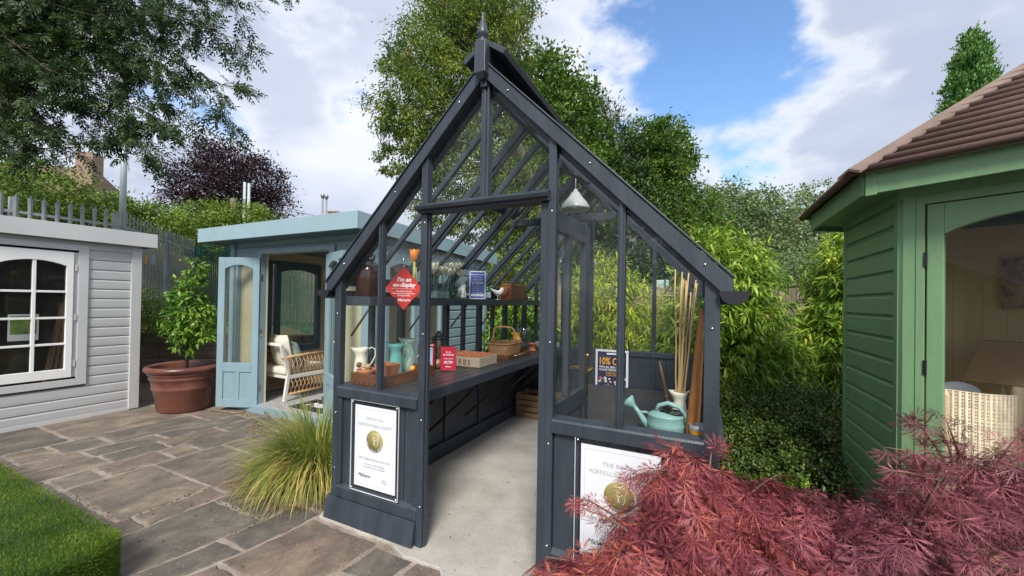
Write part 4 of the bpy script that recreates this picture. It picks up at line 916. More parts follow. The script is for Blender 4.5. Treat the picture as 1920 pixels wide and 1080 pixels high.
# diamond sign hung on the shelf edge
def diamond():
    c = Vector((-1.90,2.18,1.535)); U = Vector((.82,.572,0)).normalized(); U = Vector((.80,.60,0)); n = U.cross(Vector((0,0,1))); r = .125
    c = Vector((-1.90,2.16,1.53)); t = thing('diamond_sign', 'red diamond shaped hanging sign with white lettering over the shelf edge', 'sign', c)
    m = MB(); m.prism([(0,-r*1.22),(r,0),(0,r*1.22),(-r,0)], c, U, (0,0,1), n, .003); m.build('card', RED, t)
    o = lambda dx, dz: c+U*dx+Vector((0,0,dz))+n*.0035
    text("I'm an", .040, o(0,.047), U, (0,0,1), INKW, t, shear=.25, bold=.0012); text('ex-display', .040, o(0,.010), U, (0,0,1), INKW, t, shear=.25, bold=.0012, sx=.95)
    m = MB(); m.obox(o(0,-.004), U, (0,0,1), n, .085, .0007, .0005); m.build('rule', INKW, t)
    for i, s in enumerate(('This building is for sale!', 'Please speak to an advisor about', 'this display building')): text(s, .0125, o(0,-.026-.015*i), U, (0,0,1), INKW, t, bold=.0003, sx=.9)
    text('Malvern', .026, o(.0,-.092), U, (0,0,1), INKW, t, shear=.3, bold=.0006)
    m = MB(); m.tube([c+Vector((0,0,r*1.22-.01))+n*.004, c+Vector((0,0,r*1.22+.015))+n*.004, c+Vector((-.02,.0,.26))+n*.0], .0015, 5); m.ball(c+Vector((0,0,r*1.22))+n*.002, .007, 8); m.build('hook', STEEL, t)
diamond()
def lathe_thing(name, label, cat, c, prof, m, n=32, sx=1, sy=1, group=None):
    o = MB().lathe([(r, z+c[2]) for r, z in prof], (c[0],c[1],0), n, None, sx, sy).build(name, m, loc=c); return tag(o, label, cat, group)

# brown glass jar
j = thing('glass_jar', 'large dark brown glass jar with wire handle on the upper shelf', 'jar', (-2.055,1.985,ZS))
MB().lathe([(0,0),(.075,0),(.082,.01),(.083,.17),(.078,.20),(.05,.232),(.032,.238),(.032,.25),(.036,.255),(0,.255)], (-2.055,1.985,ZS)).build('body', BRGL, j)
MB().tube([(-2.055+.045*math.cos(a),1.985,ZS+.262+.03*math.sin(a)) for a in np.linspace(0,math.pi,9)], .004, 6).tube([(-2.02+.017*math.cos(a),1.985,ZS+.272+.017*math.sin(a)) for a in np.linspace(0,6.28,13)], .004, 6).build('handle', BLACKM, j)
# tall orange flower in pot
def petals(mb, c, r, h, k, op=.3):
    for i in range(k):
        a = 2*math.pi*i/k; d = Vector((math.cos(a), math.sin(a), 0)); s = Vector((-d.y, d.x, 0)); c_ = Vector(c)
        vs = []
        for f, w, o in ((0,.15,.1),(.3,.55,.8),(.65,.6,1.),(.9,.35,.9+op),(1,.05,.85+op)):
            for q in (-1,0,1): vs.append(c_+d*(r*o*(1 if q == 0 else .85))+s*(q*w*r*1.1)+Vector((0,0,h*f)))
        mb.add(vs, [(l*3+q, l*3+q+1, (l+1)*3+q+1, (l+1)*3+q) for l in range(4) for q in range(2)], True)
GRL = leaf_mat('fresh_stem_green', (.12,.22,.05), (.22,.33,.08), clump=4)
f = thing('potted_tulip', 'tall orange tulip in a shallow terracotta trough on the upper shelf', 'flower', (-2.06,2.46,ZS))
m = MB()
m.box(-2.12,-1.985,2.36,2.55,ZS,ZS+.032); m.build('trough', TERRA, f, bevel=.004)
m = MB()
for dx, dy in ((0,0),(.012,.01),(-.012,.012),(.006,-.014),(-.01,-.01)): m.tube([(-2.03+dx,2.43+dy,ZS+.03),(-2.03+dx*.8,2.43+dy,ZS+.15),(-2.035+dx*.2,2.43+dy*.2,ZS+.285)], .0075, 6)
m.build('stem', mat('pale_yellow_stem', (.42,.44,.14), .5), f)
m = MB(); petals(m, (-2.035,2.43,ZS+.275), .034, .105, 6); petals(m, (-2.035,2.43,ZS+.28), .024, .10, 5, 0); m.build('bloom', mat('orange_petal', (.78,.16,.03), .5, var=.3, scale=14, bump=.05, col2=(.85,.30,.03)), f)
# white flowers in clear crate
f = thing('potted_daffodils', 'bunch of creamy white flowers in a clear glass trough on the shelf', 'flower', (-2.04,2.83,ZS))
m = MB(); x0,x1,y0,y1 = -2.115,-1.965,2.64,3.0
for a in ((x0,x0+.005,y0,y1),(x1-.005,x1,y0,y1),(x0,x1,y0,y0+.005),(x0,x1,y1-.005,y1)): m.box(*a, ZS+.001, ZS+.085)
m.box(x0,x1,y0,y1,ZS+.0005,ZS+.004); m.build('glass_trough', glass_mat('trough_glass', (.8,.87,.87), .12, .7, dirt=.35, dcol=(.6,.66,.68)), f)
m = MB(); m.box(x0+.01,x1-.01,y0+.01,y0+.18,ZS+.006,ZS+.06); m.build('pebbles', mat('white_pebbles', (.6,.62,.63), .6, var=.4, scale=60, bump=1), f)
st = MB(); bl_ = MB()
for i in range(24):
    bx, by = random.uniform(x0+.02,x1-.02), random.uniform(y0+.04,y1-.05); tx, ty = -2.04+(bx+2.04)*1.7+random.uniform(-.02,.02), 2.82+(by-2.82)*1.25+random.uniform(-.02,.02); tz = ZS+random.uniform(.20,.285)
    st.tube([(bx,by,ZS+.01),((bx*2+tx)/3,(by*2+ty)/3,ZS+.12),(tx,ty,tz)], .0032, 5)
    for q in range(3): petals(bl_, (tx+random.uniform(-.018,.018),ty+random.uniform(-.018,.018),tz-.012+q*.010), .024, .036, 6, .8)
for i in range(14):
    a = random.uniform(0,6.28); bx, by = -2.04+random.uniform(-.05,.05), 2.82+random.uniform(-.12,.12)
    st.tube([(bx,by,ZS+.01),(bx+.03*math.cos(a),by+.04*math.sin(a),ZS+.11),(bx+.07*math.cos(a),by+.1*math.sin(a),ZS+.16)], [.004,.005,.001], 4)
st.build('stem', mat('blue_green_stem', (.16,.27,.22), .5, var=.2), f); bl_.build('bloom', mat('cream_petal', (.82,.80,.66), .6, var=.08, bump=.05), f)
# rabbit
def rabbit():
    x, y, z = -2.0, 3.02, ZS; m = MB(); t = tag
    m.ball((x,y,z+.05), .05, 12, (.85,1,1.0)); m.ball((x,y+.035,z+.085), .034, 10, (.9,1,1.2)); m.ball((x+.0,y+.058,z+.118), .027, 10, (.85,1.15,.95)); m.ball((x,y-.045,z+.03), .018, 8)
    for s in (-1,1): m.tube([(x+s*.01,y+.045,z+.135),(x+s*.014,y+.02,z+.165),(x+s*.016,y+.0,z+.182)], [.007,.010,.003], 8); m.tube([(x+s*.018,y+.05,z+.08),(x+s*.02,y+.058,z+.02),(x+s*.02,y+.068,z+.006)], [.012,.010,.010], 8); m.ball((x+s*.03,y,z+.02), .024, 8, (.6,1.5,.8))
    o = m.build('rabbit_ornament', PORC, loc=(x,y,z)); md = o.modifiers.new('r', 'REMESH'); md.mode = 'VOXEL'; md.voxel_size = .004; md.use_smooth_shade = True
    t(o, 'white porcelain rabbit sitting on the upper shelf beside the blue price sign', 'ornament')
rabbit()
# blue price sign
def price_stand(name, label, c, U, w, h, card, lines, rim=None):
    U = Vector(U).normalized(); n = U.cross(Vector((0,0,1))); c = Vector(c); t = thing(name, label, 'sign', c)
    m = MB(); m.obox(c+Vector((0,0,h/2+.004)), U, (0,0,1), n, w/2, h/2, .0015); m.build('card', card, t)
    if rim:
        m = MB()
        for (a,b,e,g) in ((0,h-.004,w/2,.004),(0,.004,w/2,.004),(-w/2+.004,h/2,.004,h/2),(w/2-.004,h/2,.004,h/2)): m.obox(c+U*a+Vector((0,0,b+.004))+n*.0022, U, (0,0,1), n, e, g, .0006)
        m.build('border', rim, t)
    m = MB(); m.obox(c+Vector((0,0,h/2+.006))+n*.005, U, (0,0,1), n, w/2+.015, h/2+.012, .001); m.obox(c+Vector((0,0,.002)), U, n, (0,0,1), w/2+.015, .03, .0015); m.build('acrylic_holder', CLEAR, t)
    for (s, size, zz, sh, mm, bold, dx) in lines: text(s, size, c+U*dx+Vector((0,0,zz))+n*.0026, U, (0,0,1), mm, t, shear=sh, bold=bold)
    return t
t_ = price_stand('price_sign', 'blue and white price sign standing on the upper shelf beside the rabbit', (-1.985,3.30,ZS), (.86,.5,0), .155, .27, BLUEC,
    [('Greenhouse Investment', .0135,.236,0,INKW,.0003,0), ('10 x 8 with base', .012,.213,0,INKW,0,0), ('Was £11,670', .015,.185,0,INKW,.0002,0), ('£ 10,299', .028,.152,.1,INKW,.0006,0),
     ('Includes delivery', .010,.135,0,INKW,0,-.02), ('Toughened glass', .010,.118,0,INKW,0,-.02), ('Staging and shelf', .010,.101,0,INKW,0,-.02), ('Fitted by our team', .010,.084,0,INKW,0,-.02), ('Ask for details today', .0115,.060,0,INKW,.0002,0)], PAPER)
m = MB(); m.obox(Vector((-1.985,3.30,ZS+.042))+Vector((.5,-.86,0))*.002, (.86,.5,0), (0,0,1), (.5,-.86,0), .062, .011, .0004); m.build('white_strip', PAPER, t_)
# green bottle
b = thing('bottle', 'small green bottle with white label on the shelf behind the blue sign', 'bottle', (-2.0,3.53,ZS)); MB().lathe([(0,0),(.03,0),(.032,.005),(.032,.095),(.02,.108),(.02,.112)], (-2.0,3.53,ZS)).build('body', GRGL, b); MB().lathe([(.024,.11),(.024,.132),(0,.133)], (-2.0,3.53,ZS)).build('cap', GRGL, b); MB().lathe([(.0325,.02),(.0325,.075)], (-2.0,3.53,ZS)).build('label', PAPER, b)
# white bird
def bird():
    x, y, z = -1.985, 3.72, ZS; m = MB(); m.tube([(x-.05,y-.07,z+.12),(x-.03,y-.05,z+.10),(x-.012,y-.02,z+.078),(x+.005,y+.01,z+.07),(x+.022,y+.035,z+.09),(x+.03,y+.048,z+.118),(x+.034,y+.054,z+.128)], [.003,.012,.026,.030,.026,.018,.010], 12)
    m.tube([(x+.034,y+.052,z+.12),(x+.045,y+.068,z+.116)], [.006,.001], 6); m.tube([(x,y,z+.05),(x,y,z)], .004, 6); m.lathe([(0,0),(.025,0),(.025,.006),(0,.006)], (x,y,z), 16)
    tag(m.build('bird_ornament', PORC, loc=(x,y,z)), 'white porcelain bird on a thin stand beside the leather bag', 'ornament')
bird()
# leather bag
b = thing('leather_bag', 'tan leather box bag with looped handle on the upper shelf', 'bag', (-2.03,4.20,ZS))
MB().box(-2.12,-1.965,4.02,4.42,ZS,ZS+.165).build('body', LEATHD, b, bevel=.008)
m = MB(); m.box(-2.118,-1.967,4.004,4.018,ZS+.002,ZS+.163); m.build('front', LEATH, b, bevel=.004)
m = MB(); m.box(-2.125,-1.96,4.0,4.425,ZS+.166,ZS+.178); m.build('lid', LEATH, b, bevel=.004)
MB().tube([(-2.09,3.995,ZS+.14),(-2.085,3.985,ZS+.08),(-2.06,3.982,ZS+.05),(-2.03,3.982,ZS+.05),(-2.0,3.985,ZS+.08),(-1.995,3.995,ZS+.14)], .006, 8).build('handle', LEATHD, b)
tag(MB().lathe([(0,0),(.035,0),(.04,.02),(.035,.05),(.02,.06),(.02,.07),(0,.07)], (-2.0,4.60,ZS)).build('glass_jar', glass_mat('jar_glass', (.6,.64,.62), .15, .6), loc=(-2.0,4.60,ZS)), 'small clear glass jar at the far end of the shelf', 'jar')

# ---- on the bench
b = thing('wooden_tray', 'long dark stained wooden tray of pots at the near end of the bench', 'tray', (-2.0,2.15,ZBN))
x0, x1, y0, y1 = -2.13,-1.83,1.915,2.44; h = .075; th = .014
m = MB(); m.box(x0,x1,y0,y0+th,ZBN,ZBN+h); m.box(x0,x1,y1-th,y1,ZBN,ZBN+h); m.box(x0,x0+th,y0+th,y1-th,ZBN,ZBN+h-.001); m.box(x1-th,x1,y0+th,y1-th,ZBN,ZBN+h-.001); m.box(x0+th,x1-th,y0+th,y1-th,ZBN,ZBN+.01); m.build('box', OAKD, b, bevel=.002)
m = MB()
for i in range(6): m.box(x0+.03+i*.045,x0+.045+i*.045,y0-.001,y0+.0005,ZBN+.005,ZBN+.022)
m.build('finger_joint', mat('dark_recess_wood', (.03,.014,.008), .8, bump=0), b)
lathe_thing('terracotta_pot', 'shallow terracotta dish in the near corner of the dark tray', 'pot', (-2.06,1.985,ZBN+.042), [(0,0),(.05,0),(.062,.04),(.064,.052),(.056,.052),(.05,.01),(0,.01)], TERRA)
def sq_pot(c, r0, r1, h, label):
    m = MB(); x, y, z = c; q = lambda r, zz: [(x-r,y-r,zz),(x+r,y-r,zz),(x+r,y+r,zz),(x-r,y+r,zz)]
    m.add(q(r0,z)+q(r1,z+h)+q(r1-.008,z+h)+q(r0-.008,z+.012), [(0,3,2,1),(0,1,5,4),(1,2,6,5),(2,3,7,6),(3,0,4,7),(4,5,9,8),(5,6,10,9),(6,7,11,10),(7,4,8,11),(8,9,13,12),(9,10,14,13),(10,11,15,14),(11,8,12,15),(12,13,14,15)])
    return tag(m.build('terracotta_pot', TERRA, loc=c, bevel=.003), label, 'pot')
sq_pot((-1.905,2.02,ZBN+.012), .042, .062, .125, 'square terracotta pot in the dark tray, tallest of the pots there')
def knob_tool(label, p0, p1, m_, m2):
    t = thing('hand_dibber', label, 'tool', p0); m = MB(); m.tube([p0, Vector(p0).lerp(Vector(p1), .6), p1], [.004,.010,.013], 8); m.build('shaft', m_, t); MB().ball(p1, .019, 8).build('knob', m2, t)
knob_tool('wooden dibber with a dark knob lying in the shallow terracotta dish', (-2.0,2.0,ZBN+.09), (-2.08,1.94,ZBN+.125), PINE, OAKD)
knob_tool('wooden dibber with a pale knob lying in the shallow terracotta dish', (-2.05,2.02,ZBN+.09), (-2.01,1.95,ZBN+.118), PINE, PINE)
knob_tool('small tool with an orange painted handle lying in the dark tray', (-1.90,2.30,ZBN+.085), (-1.845,2.20,ZBN+.085), YEL, YEL)
knob_tool('red topped dibber at the far end of the dark tray', (-1.93,2.42,ZBN+.07), (-1.865,2.40,ZBN+.088), PINE, RED)
def jug(name, label, c, s, m_, spout=(0,-1), n=28, hz=1):
    t = thing(name, label, 'jug', c); sp = Vector((*spout,0)).normalized(); m = MB(); vs = []
    prof = [(0,0),(.058,0),(.062,.008),(.060,.05),(.053,.15),(.046,.20),(.044,.215),(.052,.25),(.062,.285)]; K = len(prof)
    for (r, z) in prof:
        for k in range(n):
            a = 2*math.pi*k/n; d = Vector((math.cos(a), math.sin(a), 0)); f = max(0, (z-.215)/.07); e = max(0, d.dot(sp))**3
            vs.append(Vector(c)+d*(max(r,.0005)*s*(1+.45*e*f))+Vector((0,0,z*s*hz*(1+.03*e*f))))
    m.add(vs, [(i*n+k, i*n+(k+1)%n, (i+1)*n+(k+1)%n, (i+1)*n+k) for i in range(K-1) for k in range(n)], True); m.build('body', m_, t, solid=.002)
    q = MB(); pts = []
    for z, o in ((.265,.055),(.285,.085),(.27,.115),(.21,.12),(.15,.09),(.11,.058)): pts.append(Vector(c)-sp*(o*s)+Vector((0,0,z*s*hz)))
    q.tube(pts, .006*s, 8); q.build('handle', m_, t); return t
jug('enamel_jug', 'turquoise enamel jug behind the dark wooden tray', (-2.06,2.27,ZBN), .84, TEALE, (-.8,-.6))
jug('cream_jug', 'tall cream jug standing at the back left corner of the bench', (-2.15,2.02,ZBN), .80, CREAMP, (-.6,-.8))
jug('pale_mint_jug', 'pale grey-mint jug hidden behind the turquoise enamel jug', (-2.08,2.43,ZBN), .92, mat('pale_mint_enamel', (.42,.55,.48), .35, bump=0), (-.9,-.4))
# pink feed box with label
b = thing('feed_bottle', 'crimson plastic plant food bottle with pale label and black cap', 'bottle', (-2.05,2.62,ZBN))
U = Vector((.86,.5,0)).normalized(); n_ = U.cross(Vector((0,0,1)))
m = MB(); m.obox(Vector((-2.05,2.62,ZBN+.105)), U, (0,0,1), n_, .07, .105, .028); m.build('body', mat('crimson_plastic', (.33,.015,.035), .3, bump=0), b, bevel=.015)
m = MB(); m.obox(Vector((-2.05,2.62,ZBN+.10))+n_*.029, U, (0,0,1), n_, .052, .082, .0006); lb = m.build('label', mat('pale_blue_label', (.45,.55,.68), .4, bump=0), b)
MB().lathe([(.016,.205),(.018,.21),(.018,.24),(0,.242)], (-2.05,2.62,ZBN)).build('cap', BLACKM, b)
text('O', .06, Vector((-2.05,2.62,ZBN+.025))+n_*.030, U, (0,0,1), BLUEC, b, bold=.002)
# lantern
l = thing('storm_lantern', 'black metal storm lantern with glass chimney behind the red price sign', 'lantern', (-2.02,2.74,ZBN))
c = (-2.02,2.74,ZBN)
MB().lathe([(0,0),(.062,0),(.066,.01),(.066,.05),(.05,.07),(.045,.08),(0,.08)], c).build('base', mat('aged_brass', (.22,.15,.07), .45, metal=.6), l)
MB().lathe([(.058,.235),(.064,.24),(.062,.25),(.045,.262),(.03,.27),(.03,.285),(.018,.29),(.018,.305),(0,.31)], c).build('hood', BLACKM, l)
MB().lathe([(.044,.08),(.05,.11),(.05,.20),(.044,.236)], c).build('chimney', glass_mat('smoked_glass', (.5,.45,.38), .1, .5, dirt=.3, dcol=(.2,.17,.1)), l)
m = MB(); [m.tube([(c[0]+.06*math.cos(a),c[1]+.06*math.sin(a),c[2]+.05),(c[0]+.06*math.cos(a),c[1]+.06*math.sin(a),c[2]+.24)], .004, 6) for a in (0,1.57,3.14,4.71)]; m.build('upright', BLACKM, l)
# red price stand
price_stand('price_sign', 'red price sign in a clear acrylic stand at the front of the bench', (-1.835,2.62,ZBN+.008), (.90,.43,0), .122, .185, PINKR,
    [("I'm an", .017,.142,.2,INKW,.0004,0), ('ex-display', .022,.120,.2,INKW,.0004,0), ('WAS £12,590', .0125,.090,.1,INKW,.0002,0), ('£8,750', .026,.058,.1,INKW,.0008,0), ('Malvern', .014,.026,.2,INKW,.0004,0)])
# herbs crate with pots
b = thing('herb_crate', 'low pale wooden crate stencilled HERBS filled with terracotta pots', 'crate', (-1.87,3.02,ZBN))
x0, x1, y0, y1 = -2.06,-1.69,2.86,3.17; h = .088; th = .012
m = MB(); m.box(x0,x1,y0,y0+th,ZBN,ZBN+h); m.box(x0,x1,y1-th,y1,ZBN,ZBN+h); m.box(x0,x0+th,y0+th,y1-th,ZBN,ZBN+h); m.box(x1-th,x1,y0+th,y1-th,ZBN,ZBN+h); m.box(x0,x1,y0,y1,ZBN+.001,ZBN+.01)
m.build('box', mat('limed_pine', (.48,.39,.29), .7, var=.12, scale=5, bump=.2, stretch=(1,8,8)), b, bevel=.002)
text('HERBS', .066, ((x0+x1)/2-.012,y0-.0005,ZBN+.02), (1,0,0), (0,0,1), mat('stencil_brown', (.07,.05,.035), .8, bump=0), b, spacing=1.25)
gp = None
for i in range(4):
    for k in range(3):
        cx, cy = x0+.055+i*.088, y0+.055+k*.10
        if gp is None:
            gp = sq_pot((cx,cy,ZBN+.02), .026, .041, .078, 'small square terracotta pot packed in the stencilled crate'); gp['group'] = 'terracotta pots packed in the herb crate'; gp.name = 'small_pot'
        else: c_ = gp.copy(); COL.objects.link(c_); c_.location = (cx,cy,ZBN+.02)
# wicker basket on metal tray
b = thing('tray', 'low dark stained tray under the wicker basket', 'tray', (-1.87,3.72,ZBN)); m = MB(); x0,x1,y0,y1 = -2.03,-1.70,3.42,3.98
m.box(x0,x1,y0,y1,ZBN,ZBN+.008); m.box(x0,x1,y0,y0+.012,ZBN+.008,ZBN+.04); m.box(x0,x1,y1-.012,y1,ZBN+.008,ZBN+.04); m.box(x0,x0+.012,y0+.012,y1-.012,ZBN+.008,ZBN+.04); m.box(x1-.012,x1,y0+.012,y1-.012,ZBN+.008,ZBN+.04); m.build('board', OAKD, b, bevel=.002)
MB().tube([(x1+.01,y0+.1,ZBN+.03),(x1+.035,y0+.12,ZBN+.035),(x1+.035,y1-.12,ZBN+.035),(x1+.01,y1-.1,ZBN+.03)], .004, 6).build('handle', BRASS, b)
def basket():
    cx, cy, z0 = -1.87,3.68,ZBN+.012; t = thing('wicker_basket', 'honey wicker basket with tall hooped handle on the bench', 'basket', (cx,cy,z0)); hw, hd, H_ = .13,.20,.125
    def ring(f, z, w):
        pts = []; K = 40
        for k in range(K+1):
            a = 2*math.pi*k/K; ca, sa = math.cos(a), math.sin(a); e = 5
            r = (abs(ca)**e+abs(sa)**e)**(-1/e); pts.append((cx+ca*r*(hw*f+w*(1 if k % 2 else -1)), cy+sa*r*(hd*f+w*(1 if k % 2 else -1)), z))
        return pts
    m = MB()
    for i in range(15):
        z = z0+.006+i*(H_-.01)/14; f = .86+.14*i/14; m.tube(ring(f, z, .0022*(1 if i % 2 else -1)), .0044, 5, caps=False)
    m.tube(ring(1.01, z0+H_, .001), .008, 6, caps=False)
    m.build('weave', WICKER, t)
    m = MB()
    for k in range(20):
        a = 2*math.pi*(k+.5)/20; ca, sa = math.cos(a), math.sin(a); r = (abs(ca)**5+abs(sa)**5)**(-.2); m.tube([(cx+ca*r*hw*.86,cy+sa*r*hd*.86,z0),(cx+ca*r*hw,cy+sa*r*hd,z0+H_+.004)], .005, 5)
    m.box(cx-hw*.8,cx+hw*.8,cy-hd*.8,cy+hd*.8,z0,z0+.008); m.build('stake', WICKER, t)
    m = MB()
    m.tube([(cx-.13,cy-.02,z0+H_-.02),(cx-.125,cy-.02,z0+.2),(cx-.115,cy-.02,z0+.265),(cx-.08,cy-.02,z0+.285),(cx,cy-.02,z0+.29),(cx+.08,cy-.02,z0+.285),(cx+.115,cy-.02,z0+.265),(cx+.125,cy-.02,z0+.2),(cx+.13,cy-.02,z0+H_-.02)], .0105, 8)
    for s in (-1,1): m.tube([(cx+s*.13,cy-.07,z0+H_-.01),(cx+s*.128,cy-.03,z0+.19)], .006, 6); m.tube([(cx+s*.13,cy+.03,z0+H_-.01),(cx+s*.128,cy-.01,z0+.19)], .006, 6)
    m.build('handle', WICKER, t)
basket()
b = thing('spray_bottle', 'red spray bottle with yellow trigger behind the wicker basket', 'bottle', (-1.93,4.12,ZBN)); MB().lathe([(0,0),(.04,0),(.042,.01),(.042,.13),(.02,.165),(.02,.17),(0,.17)], (-1.93,4.12,ZBN)).build('body', mat('red_plastic', (.6,.03,.03), .3, bump=0), b); m = MB(); m.lathe([(.043,.13),(.030,.155),(.022,.168),(.022,.185),(0,.187)], (-1.93,4.12,ZBN)); m.box(-2.0,-1.91,4.10,4.135,ZBN+.183,ZBN+.21); m.bar((-1.975,4.118,ZBN+.19),(-1.985,4.118,ZBN+.14),.012,.02,(0,1,0)); m.build('trigger', YEL, b, bevel=.003)
b = tag(MB().lathe([(.085,0),(.088,.18),(.083,.22),(.078,.221),(.080,.18),(.078,.002)], (-1.98,4.40,ZBN+.03), 12).build('glass_cloche', glass_mat('cloche_glass', (.72,.8,.78), .16, .7, dirt=.25, dcol=(.6,.66,.66)), loc=(-1.98,4.40,ZBN+.03)), 'clear ribbed glass bell cloche near the far end of the bench', 'cloche')
tag(MB().box(-2.08,-1.88,4.3,4.5,ZBN,ZBN+.029).build('slate_stand', SLATE, loc=(-1.98,4.4,ZBN), bevel=.003), 'dark square slate stand under the glass cloche', 'stand')
lathe_thing('terracotta_pot', 'small terracotta pot on its saucer between basket and galvanised tub', 'pot', (-1.78,4.20,ZBN), [(0,0),(.05,0),(.055,.015),(.04,.018),(.032,.02),(.042,.075),(.046,.075),(.046,.09),(.04,.09),(.03,.03),(0,.03)], TERRA)
tag(MB().box(-1.80,-1.72,3.98,4.03,ZBN+.0,ZBN+.11).build('glass_tumbler', CLEAR, loc=(-1.76,4.0,ZBN), bevel=.01), 'clear square glass vase at the corner of the wicker basket', 'vase')
b = thing('garden_riddle', 'round grey weathered riddle lying at the far end of the bench', 'sieve', (-1.72,4.52,ZBN)); MB().lathe([(.15,0),(.152,0),(.155,.075),(.147,.077),(.145,.004)], (-1.72,4.52,ZBN), 40).build('rim', mat('grey_weathered_ply', (.30,.29,.25), .7, var=.2), b, solid=.003); MB().lathe([(.156,.03),(.158,.032),(.158,.042),(.156,.044)], (-1.72,4.52,ZBN), 40).build('band', GALV, b); MB().lathe([(0,.012),(.146,.012)], (-1.72,4.52,ZBN), 30).build('mesh', GALV, b)
# floor: crate, board, poster, lamp
b = thing('slatted_crate', 'rustic slatted wooden apple crate on the floor under the bench end', 'crate', (-1.88,4.63,FZ)); x0,x1,y0,y1 = -2.10,-1.60,4.46,4.79
for i in range(4):
    z = FZ+.012+i*.072; m = MB(); m.box(x0,x1,y0,y0+.012,z,z+.058); m.box(x0,x1,y1-.012,y1,z,z+.058); m.box(x0,x0+.012,y0+.012,y1-.012,z,z+.058); m.box(x1-.012,x1,y0+.012,y1-.012,z,z+.058); m.build('slat', CRATEW, b, bevel=.002)
m = MB(); [m.box(a,a+.03,c,c+.03,FZ,FZ+.30) for a in (x0+.0125,x1-.0425) for c in (y0+.0125,y1-.0425)]; m.box(x0+.013,x1-.013,y0+.013,y1-.013,FZ+.004,FZ+.014); m.build('corner_block', CRATEW, b)
b = thing('chalkboard', 'dark slate chalkboard with rounded corners leaning on the back wall', 'board', (-.82,4.77,FZ))
pl = []; w, h, r = .44,.44,.03
for (cx, cz, a0) in ((w-r,h-r,0),(-w+r,h-r,90),(-w+r,r,180),(w-r,r,270)):
    for k in range(5): a = R(a0+k*22.5); pl.append((cx+r*math.cos(a), cz+r*math.sin(a)))
vup = Vector((0,.10,.43)).normalized(); MB().prism(pl, (-.84,4.71,FZ+.005), (1,0,0), vup, Vector((0,-1,.2)).normalized(), .02).build('panel', SLATE, b, bevel=.003)
pl2 = [(a*.97,(c-h/2)*.95+h/2) for a, c in pl]; MB().prism(pl2, Vector((-.84,4.71,FZ+.005))+Vector((0,-1,.2)).normalized()*.0205, (1,0,0), vup, Vector((0,-1,.2)).normalized(), .002).build('writing_face', mat('chalk_dust_face', (.045,.046,.05), .85, var=.35, scale=4, bump=.1), b)
def poster():
    x0, x1, z0, z1, y = -1.19,-.80,.36,.885,YB-.072; t = thing('discount_poster', 'white bordered purple discount poster reading 10% OFF on the back wall', 'poster', ((x0+x1)/2,y,z0)); U, V = (1,0,0), (0,0,1); cx = (x0+x1)/2; z0 = .40
    MB().box(x0,x1,y-.004,y,z0,z1).build('sheet', PAPER, t); MB().box(x0+.025,x1-.025,y-.0055,y-.0042,z0+.025,z1-.025).build('background', NAVYC, t); yp = y-.006
    MB().box(cx-.06,cx+.06,yp-.001,yp,z1-.058,z1-.038).build('banner', INKW, t)
    text('10% OFF', .118, (cx,yp,z1-.178), U, V, mat('amber_print', (.85,.42,.02), .5, bump=0), t, bold=.0035, sx=.72)
    text('WITH ALL NEW ORDERS', .034, (cx,yp,z1-.222), U, V, INKW, t, bold=.001, sx=.78); text('PLACED THIS WEEKEND', .034, (cx,yp,z1-.255), U, V, INKW, t, bold=.001, sx=.78)
    text('OFFER ENDS', .024, (cx,yp,z1-.288), U, V, YEL, t, bold=.0006); text('31 JULY 2023', .024, (cx,yp,z1-.315), U, V, YEL, t, bold=.0006)
    m = MB(); cols = {}
    for i in range(46):
        f = random.random(); x = x0+.035+(x1-x0-.07)*f; z = z0+.035+random.random()**1.6*.11; r = random.uniform(.008,.018)
        cols.setdefault(random.choice('abcde'), MB()).lathe([(.0001,-.0006-.0001*i*.2),(r,-.0006-.0001*i*.2),(r,.0005)], (x,yp,z), 9, (0,1,0))
    cc = dict(a=(.75,.68,.45), b=(.65,.12,.25), c=(.3,.12,.5), d=(.10,.28,.06), e=(.75,.75,.7))
    for k, v in cols.items(): v.build('printed_flowers', mat('print_flower_'+k, cc[k], .5, bump=0), t)
poster()
l = thing('pendant_lamp', 'white enamel bell pendant lamp hanging from the greenhouse roof', 'lamp', (-.86,2.80,2.14)); c = (-.86,2.80,2.13)
MB().lathe([(.105,0),(.104,.012),(.098,.03),(.082,.055),(.060,.080),(.041,.105),(.027,.128),(.016,.135),(.012,.15),(.0,.155)], c, 40).build('lamp_shade', LAMPW, l, solid=.002); MB().tube([(c[0],c[1],2.28),(c[0],c[1],2.45)], .003, 6).build('cord', PORC, l); MB().lathe([(.0,.0),(.03,.0),(.032,.03),(.025,.04),(0,.04)], (c[0],c[1],2.435), 20).build('ceiling_rose', PORC, l); MB().ball((c[0],c[1],2.17), .03, 8).build('bulb', PORC, l)
# ledge items
ZL = .846
w = thing('watering_can', 'mint green metal watering can on the ledge behind the right window', 'watering can', (-.16,1.985,ZL)); c = (-.158,1.985,ZL)
MB().lathe([(r_,z_*.78) for r_,z_ in ((0,0),(.080,0),(.082,.006),(.081,.045),(.0825,.05),(.081,.055),(.079,.10),(.081,.105),(.078,.11),(.055,.125),(.03,.128))], c, 36, None, 1.0, .8).build('body', MINT, w)
MB().lathe([(.042,0),(.046,.004),(.042,.006)], (c[0]+.035,c[1],c[2]+.0985), 20).lathe([(0,.001),(.042,.001)], (c[0]+.035,c[1],c[2]+.0985), 20).build('filler_hole', BLACKM, w)
MB().tube([(c[0]-.080,c[1],c[2]+.02),(c[0]-.10,c[1],c[2]+.05),(c[0]-.125,c[1],c[2]+.085),(c[0]-.143,c[1],c[2]+.108)], [.020,.015,.011,.010], 12).tube([(c[0]-.08,c[1],c[2]+.085),(c[0]-.12,c[1],c[2]+.083)], .006, 8).build('spout', MINT, w)
